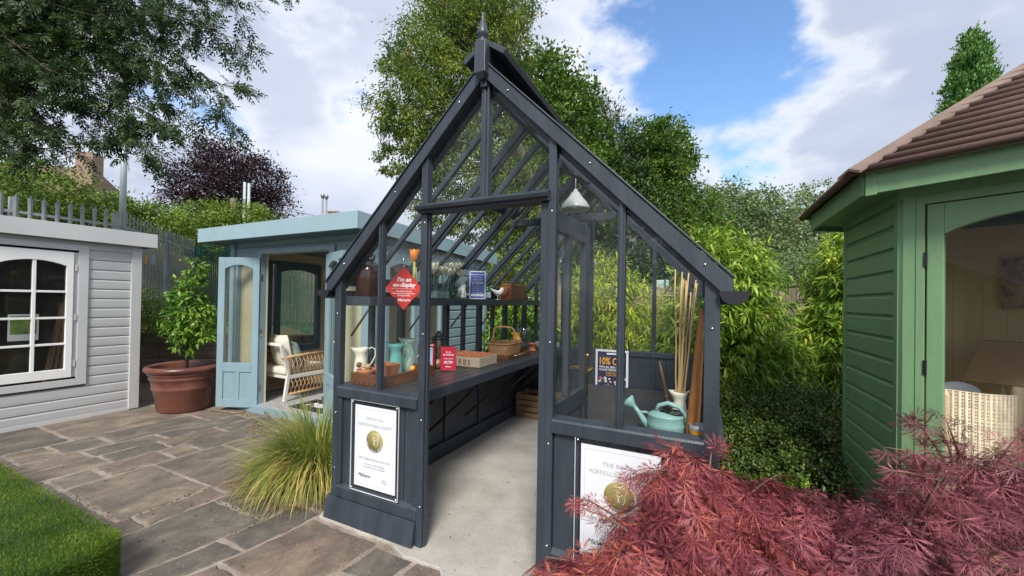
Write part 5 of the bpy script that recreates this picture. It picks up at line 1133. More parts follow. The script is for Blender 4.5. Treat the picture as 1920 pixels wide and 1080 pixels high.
MB().lathe([(.010,0),(.016,.012),(.036,.04),(.034,.046),(0,.052)], (c[0]-.140,c[1],c[2]+.103), 20, (-.75,0,.6)).build('rose', MINT, w)
MB().tube([(c[0]-.045,c[1],c[2]+.095),(c[0]-.03,c[1],c[2]+.125),(c[0]+.01,c[1],c[2]+.14),(c[0]+.06,c[1],c[2]+.125),(c[0]+.088,c[1],c[2]+.09),(c[0]+.088,c[1],c[2]+.05)], [.007,.010,.011,.010,.009,.008], 10).build('handle', MINT, w)
jc = (-.105,2.10,ZL)
jug('cream_enamel_jug', 'cream jug holding bamboo canes behind the watering can', jc, .62, CREAMP, (-.8,-.6))
cn = None
for i in range(9):
    a = random.uniform(-1,1); b_ = random.uniform(-1,1); top = Vector((jc[0]+.05+a*.055, jc[1]+.02+b_*.03, 1.56+random.uniform(-.06,.05))); bot = Vector((jc[0]+a*.012, jc[1]+b_*.012, ZL+.01))
    if i == 8: top = Vector((jc[0]-.028, jc[1], 1.62))
    o = MB().tube([bot+(top-bot)*k/6+Vector((random.uniform(-.003,.003),0,0)) for k in range(7)], [.0034+.0006*(k%2) for k in range(7)], 6).build('bamboo_cane', CANE, loc=bot)
    tag(o, 'thin straw-coloured bamboo cane standing in the cream jug', 'cane', 'bamboo canes standing in the cream jug')
tag(MB().tube([(-.145,2.08,ZL+.06),(-.16,2.07,.98),(-.175,2.06,1.07),(-.195,2.05,1.17)], [.011,.0105,.0085,.007], 8).tube([(-.163,2.069,.995),(-.165,2.068,1.003)], .013, 8).build('dark_stick', mat('dark_bamboo', (.06,.035,.02), .5, var=.5), loc=(-.15,2.08,ZL)), 'short dark mottled bamboo stick leaning left of the canes', 'stick')
def fat(label, p0, p1, r):
    p0, p1 = Vector(p0), Vector(p1); K = 16; pts = [p0.lerp(p1, k/K) for k in range(K+1)]; rr_ = [r*(1.10 if k in (5,11) else (.8 if k in (15,16) else 1))*(1-.12*k/K) for k in range(K+1)]
    tag(MB().tube(pts, rr_, 14).build('bamboo_pole', CANEB, loc=p0), label, 'pole')
fat('thick glossy brown bamboo pole leaning in the right front corner, nearest the glass', (-.055,1.965,ZL), (-.008,1.985,1.43), .018)
fat('thick brown bamboo pole half hidden behind the nearer one', (-.03,2.06,ZL), (-.012,2.04,1.35), .016)
cp = thing('cup', 'grey beaker with a yellow band on the ledge by the corner post', 'cup', (-.022,1.945,ZL)); MB().lathe([(0,0),(.026,0),(.027,.012)], (-.022,1.945,ZL)).build('base', BLACKM, cp); MB().lathe([(.027,.012),(.030,.02),(.035,.048)], (-.022,1.945,ZL)).build('band', YEL, cp); MB().lathe([(.034,.048),(.036,.072),(.034,.072),(.028,.02)], (-.022,1.945,ZL)).build('rim', GALV, cp)

# ================================================================== LEFT YARD: pot, sleepers, fences
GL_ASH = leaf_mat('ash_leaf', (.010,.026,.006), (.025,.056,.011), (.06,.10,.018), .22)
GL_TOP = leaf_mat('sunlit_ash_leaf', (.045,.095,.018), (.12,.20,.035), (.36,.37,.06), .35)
GL_OAK = leaf_mat('oak_leaf', (.03,.08,.014), (.085,.17,.026), (.20,.28,.045), .32)
GL_PINE = leaf_mat('pine_leaf', (.025,.055,.024), (.06,.10,.045), (.12,.17,.08), .1)
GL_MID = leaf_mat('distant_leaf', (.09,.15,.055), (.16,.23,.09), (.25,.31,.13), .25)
GL_HEDGE = leaf_mat('hedge_leaf', (.03,.08,.010), (.10,.18,.020), (.25,.32,.04), .25)
GL_LIME = leaf_mat('lime_leaf', (.06,.12,.015), (.15,.24,.03), (.30,.36,.05), .3)
GL_BEECH = leaf_mat('copper_beech_leaf', (.014,.008,.012), (.035,.018,.024), (.075,.035,.04), .15)
GL_CAM = leaf_mat('glossy_evergreen_leaf', (.045,.12,.014), (.13,.26,.03), (.30,.42,.06), .25, rough=.35)
GL_BAM = leaf_mat('bamboo_leaf', (.07,.15,.018), (.19,.32,.035), (.46,.52,.08), .3, rough=.4, clump=2.5)
GL_BAMY = leaf_mat('yellow_bamboo_leaf', (.13,.22,.02), (.32,.40,.03), (.62,.58,.06), .3, rough=.4, clump=2.5)
GL_LON = leaf_mat('low_shrub_leaf', (.025,.055,.010), (.06,.105,.016), (.15,.20,.035), .15, rough=.4, clump=5)
GL_CON = leaf_mat('cypress_leaf', (.035,.11,.02), (.09,.21,.04), (.18,.31,.07), .15)

p = thing('large_plant_pot', 'large glazed oxblood terracotta pot with rolled rim beside the blue door', 'plant pot', (-6.0,2.75,0)); c = (-6.0,2.75,.002)
MB().lathe([(0,0),(.265,0),(.285,.02),(.325,.27),(.338,.285),(.342,.30),(.335,.315),(.350,.40),(.362,.41),(.366,.425),(.358,.44),(.362,.455),(.375,.465),(.378,.475),(.372,.487),(.378,.495),(.400,.505),(.415,.525),(.415,.545),(.400,.565),(.375,.572),(.352,.565),(.345,.54),(.335,.44)], c, 64).build('body', GLAZED, p)
MB().lathe([(0,.50),(.2,.505),(.345,.49)], c, 30).build('soil', SOIL, p)
s = thing('potted_evergreen', 'bushy conical evergreen growing in the large terracotta pot', 'shrub', (-6.0,2.75,.50))
m = MB(); m.tube([(-6.0,2.75,.50),(-6.01,2.76,.8),(-5.99,2.74,1.2),(-5.99,2.75,1.85)], [.024,.02,.014,.005], 8)
for i in range(26):
    z = random.uniform(.75,1.75); a = random.uniform(0,6.28); r = .34*(1-(z-.7)/1.35); m.tube([(-6.0,2.75,z-.1),(-6.0+r*.5*math.cos(a),2.75+r*.5*math.sin(a),z),(-6.0+r*math.cos(a),2.75+r*math.sin(a),z+.08)], [.007,.005,.002], 5)
m.build('stem', BARK, s)
crown('foliage', [((-5.98,2.76,1.05),.23,(1,1,.9)),((-6.0,2.75,.86),.15),((-5.96,2.79,1.27),.23),((-5.95,2.76,1.52),.18,(1,1,1.2)),((-5.92,2.78,1.80),.13,(1,1,1.6)),((-6.12,2.70,1.12),.13),((-5.84,2.85,1.02),.16)], 3600, .066, GL_CAM, s, tpl='lance', ratio=.36, per=14, clump=.07, droop=.7, shell=.35)
def sleepers():
    t = thing('sleeper_wall', 'weathered timber sleeper retaining wall behind the big plant pot', 'retaining wall', (-7.8,3.5,0)); A, B = Vector((-9.5,2.7)), Vector((-6.0,4.4)); u = (B-A).normalized(); n = Vector((u.y,-u.x))
    for k in range(4):
        mb = MB(); x = -.3*(k % 2)
        while x < (B-A).length: rect(mb, A, u, n, max(0,x)+.004, min(x+1.55,(B-A).length)-.004, .0+k*.208, .205+k*.208, random.uniform(-.008,.008), .12); x += 1.55
        mb.build('course', SLEEP, t, bevel=.008)
sleepers()
def foliage_thing(name, label, cat, lobes, n, size, lm, group=None, stems=0, base=None, **kw):
    b = base or (lobes[0][0][0], lobes[0][0][1], 0); t = thing(name, label, cat, b, group); o, cc = crown('foliage', lobes, n, size, lm, t, **kw)
    m = MB()
    for q in cc[rng.choice(len(cc), min(max(stems, 6), len(cc)), replace=False)]: q = Vector(q); limbs(m, (b[0]+random.uniform(-.1,.1), b[1]+random.uniform(-.1,.1), b[2]), [q], .02 if stems < 30 else .03, 5, rt=.004)
    m.build('stem', BARK, t); return t
foliage_thing('low_conifer', 'bright green spreading shrub spilling over the sleeper wall beside the grey shed', 'shrub', [((-8.5,3.15,1.15),.5,(1.1,1,.75)),((-8.0,3.35,1.12),.45,(1,1,.7)),((-7.5,3.62,1.02),.35,(1,1,.6)),((-9.1,3.0,1.2),.5)], 9000, .06, GL_HEDGE, base=(-8.3,3.6,.78), tpl='lance', ratio=.25, per=14, clump=.10, droop=.1)
def palisade(name, label, pts, zb_, zt, m_, sp=.175, w=.062, grp=None, postw=.10):
    t = thing(name, label, 'fence', (pts[0][0], pts[0][1], zb_), grp); pm = MB(); rm = MB(); po = MB()
    for (a, b) in zip(pts[:-1], pts[1:]):
        A, B = Vector(a), Vector(b); u = (B-A).normalized(); n = Vector((u.y,-u.x)); L = (B-A).length; k = int(L/sp)
        if n.dot(-A) < 0: n = -n
        for i in range(k):
            s = (i+.5)*sp; c = A+u*s+n*.03
            H_ = zt-zb_; o = Vector((c.x,c.y,zb_+.05))
            # W-section pale with split pointed head
            for sg in (-1,1):
                pl = [(0,0),(sg*w/2,0),(sg*w/2,H_-.17),(sg*w*.62,H_-.07),(sg*w*.34,H_-.075),(sg*.012,H_-.02 if sg > 0 else H_-.05),(0,H_-.06)]
                uu = Vector((*u,0))+Vector((*n,0))*(-.10*sg); pm.prism(pl, o, uu, (0,0,1), (*n,0), .004)
            pm.prism([(-.007,0),(.007,0),(.007,H_-.05),(0,H_),(-.007,H_-.05)], o+Vector((*n,0))*.006, (*u,0), (0,0,1), (*n,0), .005)
        for z in (zb_+.35, zt-.30): rm.bar((*(A+n*.0),z), (*(B+n*.0),z), .05, .05)
        s = 0
        while s <= L+.1: c = A+u*min(s,L)-n*.05; MB().box(c.x-postw/2,c.x+postw/2,c.y-postw/2,c.y+postw/2,zb_-.3,zt-.03).build('post', m_, t); s += 2.75
    pm.build('pale', m_, t); rm.build('rail', m_, t)
palisade('palisade_fence', 'tall galvanised steel palisade security fence behind the grey shed', [(-11.5,-3),(-11.5,3.95),(-15.1,7.05)], .82, 3.26, PALE)
palisade('palisade_fence', 'green painted palisade fence running behind the blue summerhouse', [(-15.1,7.1),(-6.35,5.45)], .3, 3.05, PALG)
m = MB(); m.box(-14.2,-13.95,6.4,6.43,2.55,2.85); m.box(-14.2,-13.95,6.37,6.4,2.1,2.4)
q = thing('warning_sign', 'small orange warning sign fixed to the galvanised palisade fence', 'sign', (-12.9,5.1,2.3)); U2 = Vector((-.759,.651,0)).normalized(); nn2 = Vector((.65,.76,0)).normalized(); cc_ = at(274,486,9.35)
MB().obox(cc_, (-.759,.651,0), (0,0,1), (.651,.759,0), .045, .11, .004).build('plate', mat('orange_sign', (.85,.30,.02), .4, bump=0), q)
q = thing('backing_plate', 'blank grey metal plate fixed to the palisade fence beside the orange sign', 'plate', cc_); MB().obox(at(288,487,9.8), (-.759,.651,0), (0,0,1), (.651,.759,0), .12, .13, .004).build('plate', mat('grey_sign_back', (.30,.36,.42), .5, bump=0), q)
tag(MB().obox(at(310,505,10.4), (-.759,.651,0), (0,0,1), (.651,.759,0), .07, .2, .004).build('backing_plate', mat('grey_sign_back2', (.30,.36,.42), .5, bump=0), loc=tuple(at(310,505,10.4))), 'narrow grey plate on the palisade fence nearest the potted evergreen', 'plate')
# brick wall seen through the summerhouse
def brick(name, c1, c2, mo, sc=1):
    m, t, p = new_mat(name); L = t.links.new; tc = N(t, 'ShaderNodeTexCoord'); mp = N(t, 'ShaderNodeMapping'); mp.inputs['Rotation'].default_value = (R(90),0,0); L(tc.outputs['Object'], mp.inputs[0])
    b = N(t, 'ShaderNodeTexBrick'); b.inputs['Scale'].default_value = 1; b.inputs['Brick Width'].default_value = .225*sc; b.inputs['Row Height'].default_value = .075*sc; b.inputs['Mortar Size'].default_value = .006*sc; b.inputs['Color1'].default_value = (*c1,1); b.inputs['Color2'].default_value = (*c2,1); b.inputs['Mortar'].default_value = (*mo,1); L(mp.outputs[0], b.inputs['Vector'])
    L(b.outputs[0], p.inputs['Base Color']); p.inputs['Roughness'].default_value = .85; return m
BR = brick('brown_brick', (.24,.15,.11), (.30,.20,.15), (.30,.27,.23))
w_ = MB().box(-6,0,-.15,.15,-.3,2.5).build('brick_wall', BR, loc=(0,0,0)); w_.location = (-6.4,8.4,0); w_.rotation_euler = (0,0,math.atan2(1.6,5)); tag(w_, 'brown brick wall behind the green palisade fence', 'wall')

# ---- far left: hedges, house, posts
foliage_thing('hedge', 'long tall mixed hedge above the galvanised fence at the far left', 'hedge', [(at(-60,350,14),2.0),(at(0,350,14),1.25),(at(55,362,13.6),1.15),(at(110,372,13.4),1.15),(at(160,392,13.8),1.1),(at(205,402,14.5),1.0),(at(60,440,12.8),1.4),(at(160,450,13.5),1.2),(at(-20,440,12.5),1.6)], 34000, .10, GL_HEDGE, base=(-21,5.5,3.0), per=30, clump=.2, droop=.1, tpl='diamond', ratio=.55, stems=30)
foliage_thing('hedge', 'darker hedge behind the lamp post and corner of the galvanised fence', 'hedge', [(at(245,420,15),1.0),(at(290,428,15.5),.95),(at(330,440,16),1.0),(at(270,470,14.8),1.0),(at(330,490,15.5),1.1),(at(390,500,16),1.1)], 17000, .10, GL_HEDGE, base=(-17.5,7.5,2.5), per=30, clump=.2, tpl='diamond', ratio=.55, stems=20)
foliage_thing('hedge', 'bright lime green shrubbery behind the two thin poles above the blue roof', 'hedge', [(at(370,420,15.5),.85),(at(420,408,15.5),.75),(at(400,440,15),1.0),(at(470,418,16),.8),(at(500,425,16.3),.65),(at(450,450,15.5),1.0),(at(340,450,15),.9)], 17000, .10, GL_LIME, base=(-15.5,8.6,2.0), per=26, clump=.18, tpl='diamond', ratio=.55, stems=20)
tree('copper_beech', 'dark purple copper beech rising behind the hedges left of centre', 'tree', (-26,13.9,2), [(-26,13.9,2),(-26,13.9,6),(-26.1,14,8.5)], [.35,.25,.1],
    [(at(430,345,24),2.3,(1.25,1.25,.9)),(at(365,350,24),1.5),(at(490,345,24),1.5),(at(430,300,24),1.4,(1.2,1.2,.8)),(at(390,300,24),1.0),(at(345,385,24),1.2),(at(510,385,24),1.2),(at(430,395,24),2.0)], 26000, .17, GL_BEECH, nb=90, rb=.05, per=22, clump=.24, droop=-.1, tpl='lance', ratio=.4)
def house():
    t = thing('brick_house', 'brick house with brown tiled roof and tall chimney beyond the hedge', 'house', (-46,11,0)); A = at(148,300,32); B = at(-120,300,30)
    u = Vector(((B-A).x,(B-A).y,0)).normalized(); n = Vector((u.y,-u.x,0)); n = n if n.dot(-A) > 0 else -n; A.z = 0; L = 14
    M_ = Matrix((u, n, Vector((0,0,1)))).transposed().to_4x4(); M_.translation = A
    def P_(pts): return [M_@Vector(p) for p in pts]
    m = MB(); m.add(P_([(0,0,0),(L,0,0),(L,-7,0),(0,-7,0),(0,0,9.7),(L,0,9.7),(L,-7,9.7),(0,-7,9.7)]), [(0,1,5,4),(1,2,6,5),(2,3,7,6),(3,0,4,7)]); m.build('wall', BR, t)
    m = MB(); m.add(P_([(-.3,.4,9.5),(L,.4,9.5),(L,-3.5,12.6),(1.2,-3.5,12.6),(-.3,-7.4,9.5),(L,-7.4,9.5)]), [(0,1,2,3),(4,3,2,5),(0,3,4)]); rf = m.build('roof', mat('brown_tiles', (.19,.12,.085), .8, var=.25, scale=1.5, stretch=(.5,.5,12), bump=.4, bscale=8), t, solid=.1)
    m = MB(); q = P_([(.1,-1.5,10),(1.3,-1.5,10),(1.3,-2.7,10),(.1,-2.7,10),(.1,-1.5,13.5),(1.3,-1.5,13.5),(1.3,-2.7,13.5),(.1,-2.7,13.5)]); m.add(q, [(0,1,5,4),(1,2,6,5),(2,3,7,6),(3,0,4,7),(4,5,6,7)]); m.build('chimney', BR, rf)
house()
def pole_thing(name, label, cat, px, py, dep, r, m_, z0, cap=None, extra=None):
    p = at(px, py, dep); t = thing(name, label, cat, (p.x,p.y,z0)); MB().tube([(p.x,p.y,z0),(p.x,p.y,p.z)], [r*1.15,r], 12).build('shaft', m_, t)
    if cap: MB().lathe([(0,0),(r*1.2,0),(r*2,.12),(r*2,.2),(0,.22)], (p.x,p.y,p.z), 12).build('cowl', m_, t)
    if extra: extra(t, p)
    return t
LGR = mat('pale_grey_steel', (.42,.50,.52), .4, var=.08, bump=0)
def head(t, p): MB().tube([(p.x,p.y,p.z),(p.x+.3,p.y-.1,p.z+.12),(p.x+.8,p.y-.3,p.z+.15)], .04, 8).build('arm', LGR, t); MB().box(p.x+.7,p.x+1.2,p.y-.45,p.y-.2,p.z+.1,p.z+.2).build('lantern', LGR, t, bevel=.03)
pole_thing('street_lamp', 'pale grey street lamp column rising into the ash branches', 'street lamp', 236, 150, 12, .075, LGR, 1.5, extra=head)
pole_thing('flue_pipe', 'thin pale pole behind the blue roof, left of its pair before the copper beech', 'pole', 459, 342, 18, .055, LGR, 0)
pole_thing('flue_pipe', 'thin pale pole behind the blue roof, right of its pair before the copper beech', 'pole', 467, 344, 18, .055, LGR, 0)
pole_thing('flue_pipe', 'capped grey flue left of the two above the blue roof near the chimney pots', 'flue', 605, 372, 18, .045, GALV, 0, cap=1)
pole_thing('flue_pipe', 'capped grey flue right of the two above the blue roof near the chimney pots', 'flue', 612, 374, 18, .045, GALV, 0, cap=1)
pole_thing('telegraph_pole', 'weathered wooden telegraph pole in front of the copper beech', 'pole', 437, 372, 19, .10, BARKL, 0)
def ch2():
    a = at(625,404,26); t = thing('chimney_stack', 'distant chimney stack with three clay pots above the blue roof', 'chimney', (a.x,a.y,0)); u = CM@Vector((1,0,0)); u.z = 0
    MB().obox((a.x,a.y,a.z/2), u, (0,0,1), u.cross(Vector((0,0,1))), .38, a.z/2, .3).build('stack', BR, t)
    for k in (-1,0,1): c = a+u*k*.26; MB().lathe([(.11,0),(.10,.12),(.12,.2),(.12,.28),(.09,.28)], (c.x,c.y,a.z), 12).build('pot', mat('clay_pot%d' % k, (.22,.14,.11), .8), t)
ch2()
def wire(label, pts):
    m = MB(); m.tube(pts, .012, 4); tag(m.build('overhead_wire', BLACKM, loc=tuple(pts[0])), label, 'wire')
wire('thin overhead wire sagging from the street lamp to the telegraph pole', [at(160,235,20),at(240,280,20),at(330,325,19.5),at(437,376,19)])
wire('thin overhead wire from the telegraph pole toward the chimney pots', [at(437,376,19),at(520,392,20),at(612,408,22)])

# ================================================================== TREES
tree('ash_tree', 'tall light leaved ash tree directly behind the greenhouse ridge', 'tree', (-3.6,10.0,0), [(-3.6,10.0,0),(-3.7,10.1,1.9),(-3.9,10.1,3.4),(-4.3,10.0,4.6),(-4.8,9.9,6.0),(-5.1,9.8,7.4)], [.26,.22,.20,.16,.12,.06],
    [(at(870,30,11),1.35),(at(800,100,10.6),1.1),(at(745,130,10.6),.5),(at(925,90,11),1.1),(at(770,200,10.2),1.0),(at(860,190,10.8),1.35),(at(940,190,11),1.0),(at(740,235,10.4),.55),(at(800,300,10.2),.85),(at(880,320,10.6),1.2),(at(960,330,11),1.0),(at(735,300,10.2),.40),(at(820,400,10.4),.75),(at(905,420,10.6),.75),(at(975,420,10.8),.8),(at(880,-60,11.5),1.6),(at(965,20,11.3),.7),(at(1000,370,11),.6)],
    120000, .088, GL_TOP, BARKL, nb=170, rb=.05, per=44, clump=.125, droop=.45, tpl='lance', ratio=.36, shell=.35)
tree('sycamore_tree', 'dense bright green broadleaf tree right of the greenhouse ridge', 'tree', (-4.6,15.6,0), [(-4.6,15.6,0),(-4.7,15.6,4),(-4.8,15.6,8)], [.4,.3,.12],
    [(at(1000,170,16),1.5),(at(1040,150,16),1.0),(at(1075,200,16),1.1),(at(1040,250,16),1.8),(at(1090,290,16),1.3),(at(1060,340,16),2.0),(at(1010,300,16),1.8),(at(980,380,16),1.8),(at(1080,420,16),1.7),(at(1010,130,16.5),.7),(at(1000,470,16),1.6)],
    52000, .17, GL_OAK, nb=60, per=40, clump=.2, shell=.5)
tree('pine_tree', 'dark grey-green pine between the two broadleaf trees on the right', 'tree', (-3.2,17.0,0), [(-3.2,17,0),(-3.2,17,4),(-3.3,17,7)], [.3,.22,.06],
    [(at(1118,215,17),.75,(1.3,1.3,.6)),(at(1135,250,17),.8,(1.3,1.3,.6)),(at(1150,290,17),1.0,(1.4,1.4,.6)),(at(1140,340,17),1.3,(1.3,1.3,.7)),(at(1160,390,17),1.5),(at(1120,410,17),1.5),(at(1200,420,16.5),1.5),(at(1180,470,16.5),1.6)],
    40000, .2, GL_PINE, nb=60, per=24, clump=.2, tpl='lance', ratio=.18, droop=-.3, shell=.4)
tree('oak_tree', 'tall rounded green tree with wispy top twigs right of the pine', 'tree', (-.9,17.3,0), [(-.9,17.3,0),(-.9,17.3,3.5),(-1,17.3,7)], [.3,.2,.05],
    [(at(1215,260,17),.9),(at(1255,250,17),.7),(at(1285,262,17),.38),(at(1190,300,17),1.1),(at(1240,300,17),1.3),(at(1280,300,17),.55),(at(1225,350,17),1.5),(at(1270,370,17),1.1),(at(1210,410,16.5),1.5),(at(1290,420,17),1.1),(at(1325,400,17.4),.85),(at(1250,460,16.5),1.6),(at(1320,460,17),1.2),(at(1170,500,16.5),1.4),(at(1300,520,16.5),1.5)],
    64000, .15, GL_OAK, nb=50, per=40, clump=.17, shell=.45)
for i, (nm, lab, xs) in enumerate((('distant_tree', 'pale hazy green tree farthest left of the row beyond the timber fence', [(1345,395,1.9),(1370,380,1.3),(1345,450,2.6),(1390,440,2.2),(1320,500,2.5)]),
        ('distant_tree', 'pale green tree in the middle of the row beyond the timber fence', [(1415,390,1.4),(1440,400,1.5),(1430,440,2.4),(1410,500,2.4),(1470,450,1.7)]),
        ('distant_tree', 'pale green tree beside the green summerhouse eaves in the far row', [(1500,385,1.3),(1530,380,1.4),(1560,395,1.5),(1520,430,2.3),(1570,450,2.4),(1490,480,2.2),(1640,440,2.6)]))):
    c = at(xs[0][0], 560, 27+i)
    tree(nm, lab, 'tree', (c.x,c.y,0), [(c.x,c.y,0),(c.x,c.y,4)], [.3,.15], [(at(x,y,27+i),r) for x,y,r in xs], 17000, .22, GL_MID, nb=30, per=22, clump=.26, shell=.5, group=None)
tree('cypress_tree', 'slim pointed green cypress rising behind the brown shingle roof', 'tree', (7.9,19.2,0), [(7.9,19.2,0),(7.9,19.2,7)], [.2,.05],
    [(at(1824,82,14),.28,(1,1,1.8)),(at(1822,100,14),.40,(1,1,1.5)),(at(1821,130,14),.52,(1,1,1.4)),(at(1819,170,14),.64,(1,1,1.3)),(at(1816,215,14),.72),(at(1812,270,14),1.0),(at(1812,350,14),1.1)], 60000, .11, GL_CON, nb=12, per=20, clump=.11, tpl='lance', ratio=.4, droop=-1.6, shell=.5)
def overhang():
    t = thing('overhanging_ash', 'ash tree whose dark leafy boughs overhang the top left corner', 'tree', (-13,-.5,0))
    root = at(-420,-60,8.5); m = MB(); m.tube([(-13,-.5,0),(-12.9,-.4,3),tuple(root)], [.4,.34,.25], 12)
    ends = [(538,-54,7.4),(430,6,7.0),(440,71,7),(418,156,7),(393,201,6.8),(318,236,6.8),(248,266,6.9),(218,216,7),(128,256,7.1),(70,276,7),(20,246,7),(308,126,7),(218,96,7.2),(128,166,7),(60,176,7),(338,36,7),(228,6,7.2),(98,66,7.2),(0,96,7.3),(308,-64,7),(158,-54,7.2),(60,-44,7.2),(-60,36,7.4),(-80,176,7.2),(-40,236,7),(398,-84,7.2),(90,126,6.8),(178,36,6.9),(278,181,7.0),(60,231,6.9),(20,126,7.1),(178,106,7.1),(278,66,7.1),(108,-4,7.2),(30,16,7.2)]
    SP = []; SD = []
    for i, (x, y, d) in enumerate(ends):
        e = at(x, y, d); pts = []; K = 12
        sag = random.uniform(.2,.6)
        for k in range(K+1):
            f = k/K; p = root.lerp(e, f)+Vector((0,0,1))*(sag*math.sin(math.pi*f)*1.1)+Vector((random.uniform(-1,1),random.uniform(-1,1),random.uniform(-1,1)))*.06*min(1,f*3)*(1-f*.3); pts.append(p)
        m.tube(pts, [.07*(1-k/K)**1.3+.006 for k in range(K+1)], 7)
        for k in range(4, K+1):
            for j in range(11 if k > 5 else 5):
                a = pts[k]; dirv = (pts[k]-pts[k-1]).normalized(); l = random.uniform(.2,.62)
                b = a+(dirv*random.uniform(.1,.9)+Vector((random.uniform(-1,1),random.uniform(-1,1),random.uniform(-.9,.5)))*.8).normalized()*l
                if random.random() < .5: m.tube([a, a.lerp(b,.5)+Vector((0,0,.03)), b], [.007,.005,.002], 4, caps=False)
                for q in range(7):
                    SP.append(a.lerp(b, random.uniform(.45,1))+Vector((random.uniform(-1,1),random.uniform(-1,1),random.uniform(-1,1)))*.05); SD.append((b-a).normalized()*.7+Vector((random.uniform(-1,1),random.uniform(-1,1),random.uniform(-1.1,.3)))*.8)
    m.build('bough', BARK, t)
    SP = np.array([tuple(v) for v in SP]); SD = unit(np.array([tuple(v) for v in SD])); n = len(SP)
    P = []; D = []; U = []; Ls = []
    side = unit(np.cross(SD, rand_dir(n))); up = np.cross(side, SD)
    L0 = .19*(.6+.7*rng.random(n))
    for k in range(4):
        for s in (-1,1):
            f = .2+.22*k; P.append(SP+SD*(L0*f)[:,None]+np.array([0,0,-1])*(.25*f*f*L0)[:,None]); D.append(SD*.65+side*s*.8+np.array([0,0,-.25])+rng.normal(size=(n,3))*.12); U.append(up); Ls.append(L0*.46*(1-.08*k))
    P.append(SP+SD*L0[:,None]*.95); D.append(SD+np.array([0,0,-.2])); U.append(up); Ls.append(L0*.45)
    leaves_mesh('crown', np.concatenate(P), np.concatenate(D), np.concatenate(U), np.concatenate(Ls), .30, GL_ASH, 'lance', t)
overhang()

# ================================================================== SHRUBS AND BAMBOO
def bamboo(name, label, base, lobes, n, lm, size=.13, culms=26, top=None, **kw):
    t = thing(name, label, 'bamboo', base); vol = np.array([l[1]**2.3 for l in lobes]); vol /= vol.sum(); ns = n//9
    idx = rng.choice(len(lobes), ns, p=vol); C = np.array([tuple(l[0]) for l in lobes])[idx]; r = np.array([l[1] for l in lobes])[idx]; sc = np.array([(l[2] if len(l) > 2 else (1,1,1)) for l in lobes])[idx]
    d = rand_dir(ns); rad = (.55+.5*rng.random(ns)**.8)*r; S_ = C+d*sc*rad[:,None]
    k = 9; rep = np.repeat(np.arange(ns), k); axis = unit(d*.9+np.array([0,0,-.15])+rng.normal(size=(ns,3))*.35)
    f = np.tile(np.linspace(0,1,k), ns); P = S_[rep]+axis[rep]*(f*.13)[:,None]+rng.normal(size=(len(rep),3))*.018
    D = unit(axis[rep]*.7+rng.normal(size=(len(rep),3))*.55+np.array([0,0,-.45])); U = np.tile([0,0,1.], (len(rep),1))+rng.normal(size=(len(rep),3))*.35
    L = size*(.6+.75*rng.random(len(rep))); leaves_mesh('foliage', P, D, U, L, .17, lm, 'lance', t)
    m = MB(); sel = rng.choice(ns, min(culms, ns), replace=False)
    for q in sel:
        e = Vector(S_[q]); b = Vector(base)+Vector((random.uniform(-.35,.35),random.uniform(-.25,.25),0)); mid = Vector(((b.x*.6+e.x*.4),(b.y*.6+e.y*.4),e.z*.65)); m.tube([b, b.lerp(mid,.5), mid, mid.lerp(e,.6)+Vector((0,0,.05)), e], [.011,.010,.008,.005,.002], 6)
    m.build('culm', mat('green_culm', (.25,.27,.08), .5), t)
bamboo('bamboo_clump', 'yellow-green dense bamboo seen through the middle of the greenhouse back wall', (-1.5,6.9,0), [((-1.62,6.85,1.75),.50,(1.1,1,1.0)),((-1.6,6.9,1.2),.62),((-1.1,7.05,1.25),.55),((-1.5,6.9,.55),.7),((-.85,7.2,.8),.45),((-1.9,6.8,1.0),.4)], 15000, GL_BAMY)
bamboo('bamboo_clump', 'large bright bamboo clump right behind the greenhouse corner gutter', (.3,6.0,0), [((.25,5.9,1.5),.62),((.05,5.9,2.05),.34,(1,1,1.2)),((.34,6.0,1.3),.44),((.2,5.8,.9),.68),((.72,6.0,.62),.42),((.1,5.8,.35),.55),((-.25,6.3,.6),.4),((-.3,6.3,.6),.5),((.35,5.95,1.9),.38),((.75,6.1,.45),.4)], 26000, GL_BAM, .14, 50)
bamboo('bamboo_clump', 'dark green bamboo beside the green summerhouse wall', (1.7,6.9,0), [((1.85,6.9,1.95),.52),((1.80,6.8,1.35),.46),((1.9,6.8,1.4),.6),((1.5,6.6,.8),.55),((1.9,6.7,.7),.6),((1.15,6.7,.6),.4),((2.2,7.0,2.0),.6)], 22000, GL_BAM, .15, 40)
foliage_thing('laurel_bush', 'yellow-green leafy bush beyond the far left corner of the greenhouse', 'shrub', [(at(945,520,8),.45),(at(975,545,8.2),.42),(at(915,545,8),.4),(at(930,600,7.5),.6),(at(985,600,7.8),.5),(at(900,640,7.3),.5),(at(960,650,7.5),.6),(at(870,600,8),.4)], 12000, .09, GL_LIME, base=(-3.3,6.9,0), tpl='oval', ratio=.5, per=14, clump=.14, stems=14)
foliage_thing('laurel_bush', 'dark leafy bush low behind the greenhouse bench windows', 'shrub', [((-2.9,5.7,.9),.35),((-2.5,5.9,.75),.45),((-2.2,5.9,.6),.4),((-2.7,5.8,1.15),.3)], 7000, .08, GL_CAM, base=(-2.6,5.8,0), tpl='oval', ratio=.45, per=12, clump=.12, stems=12)
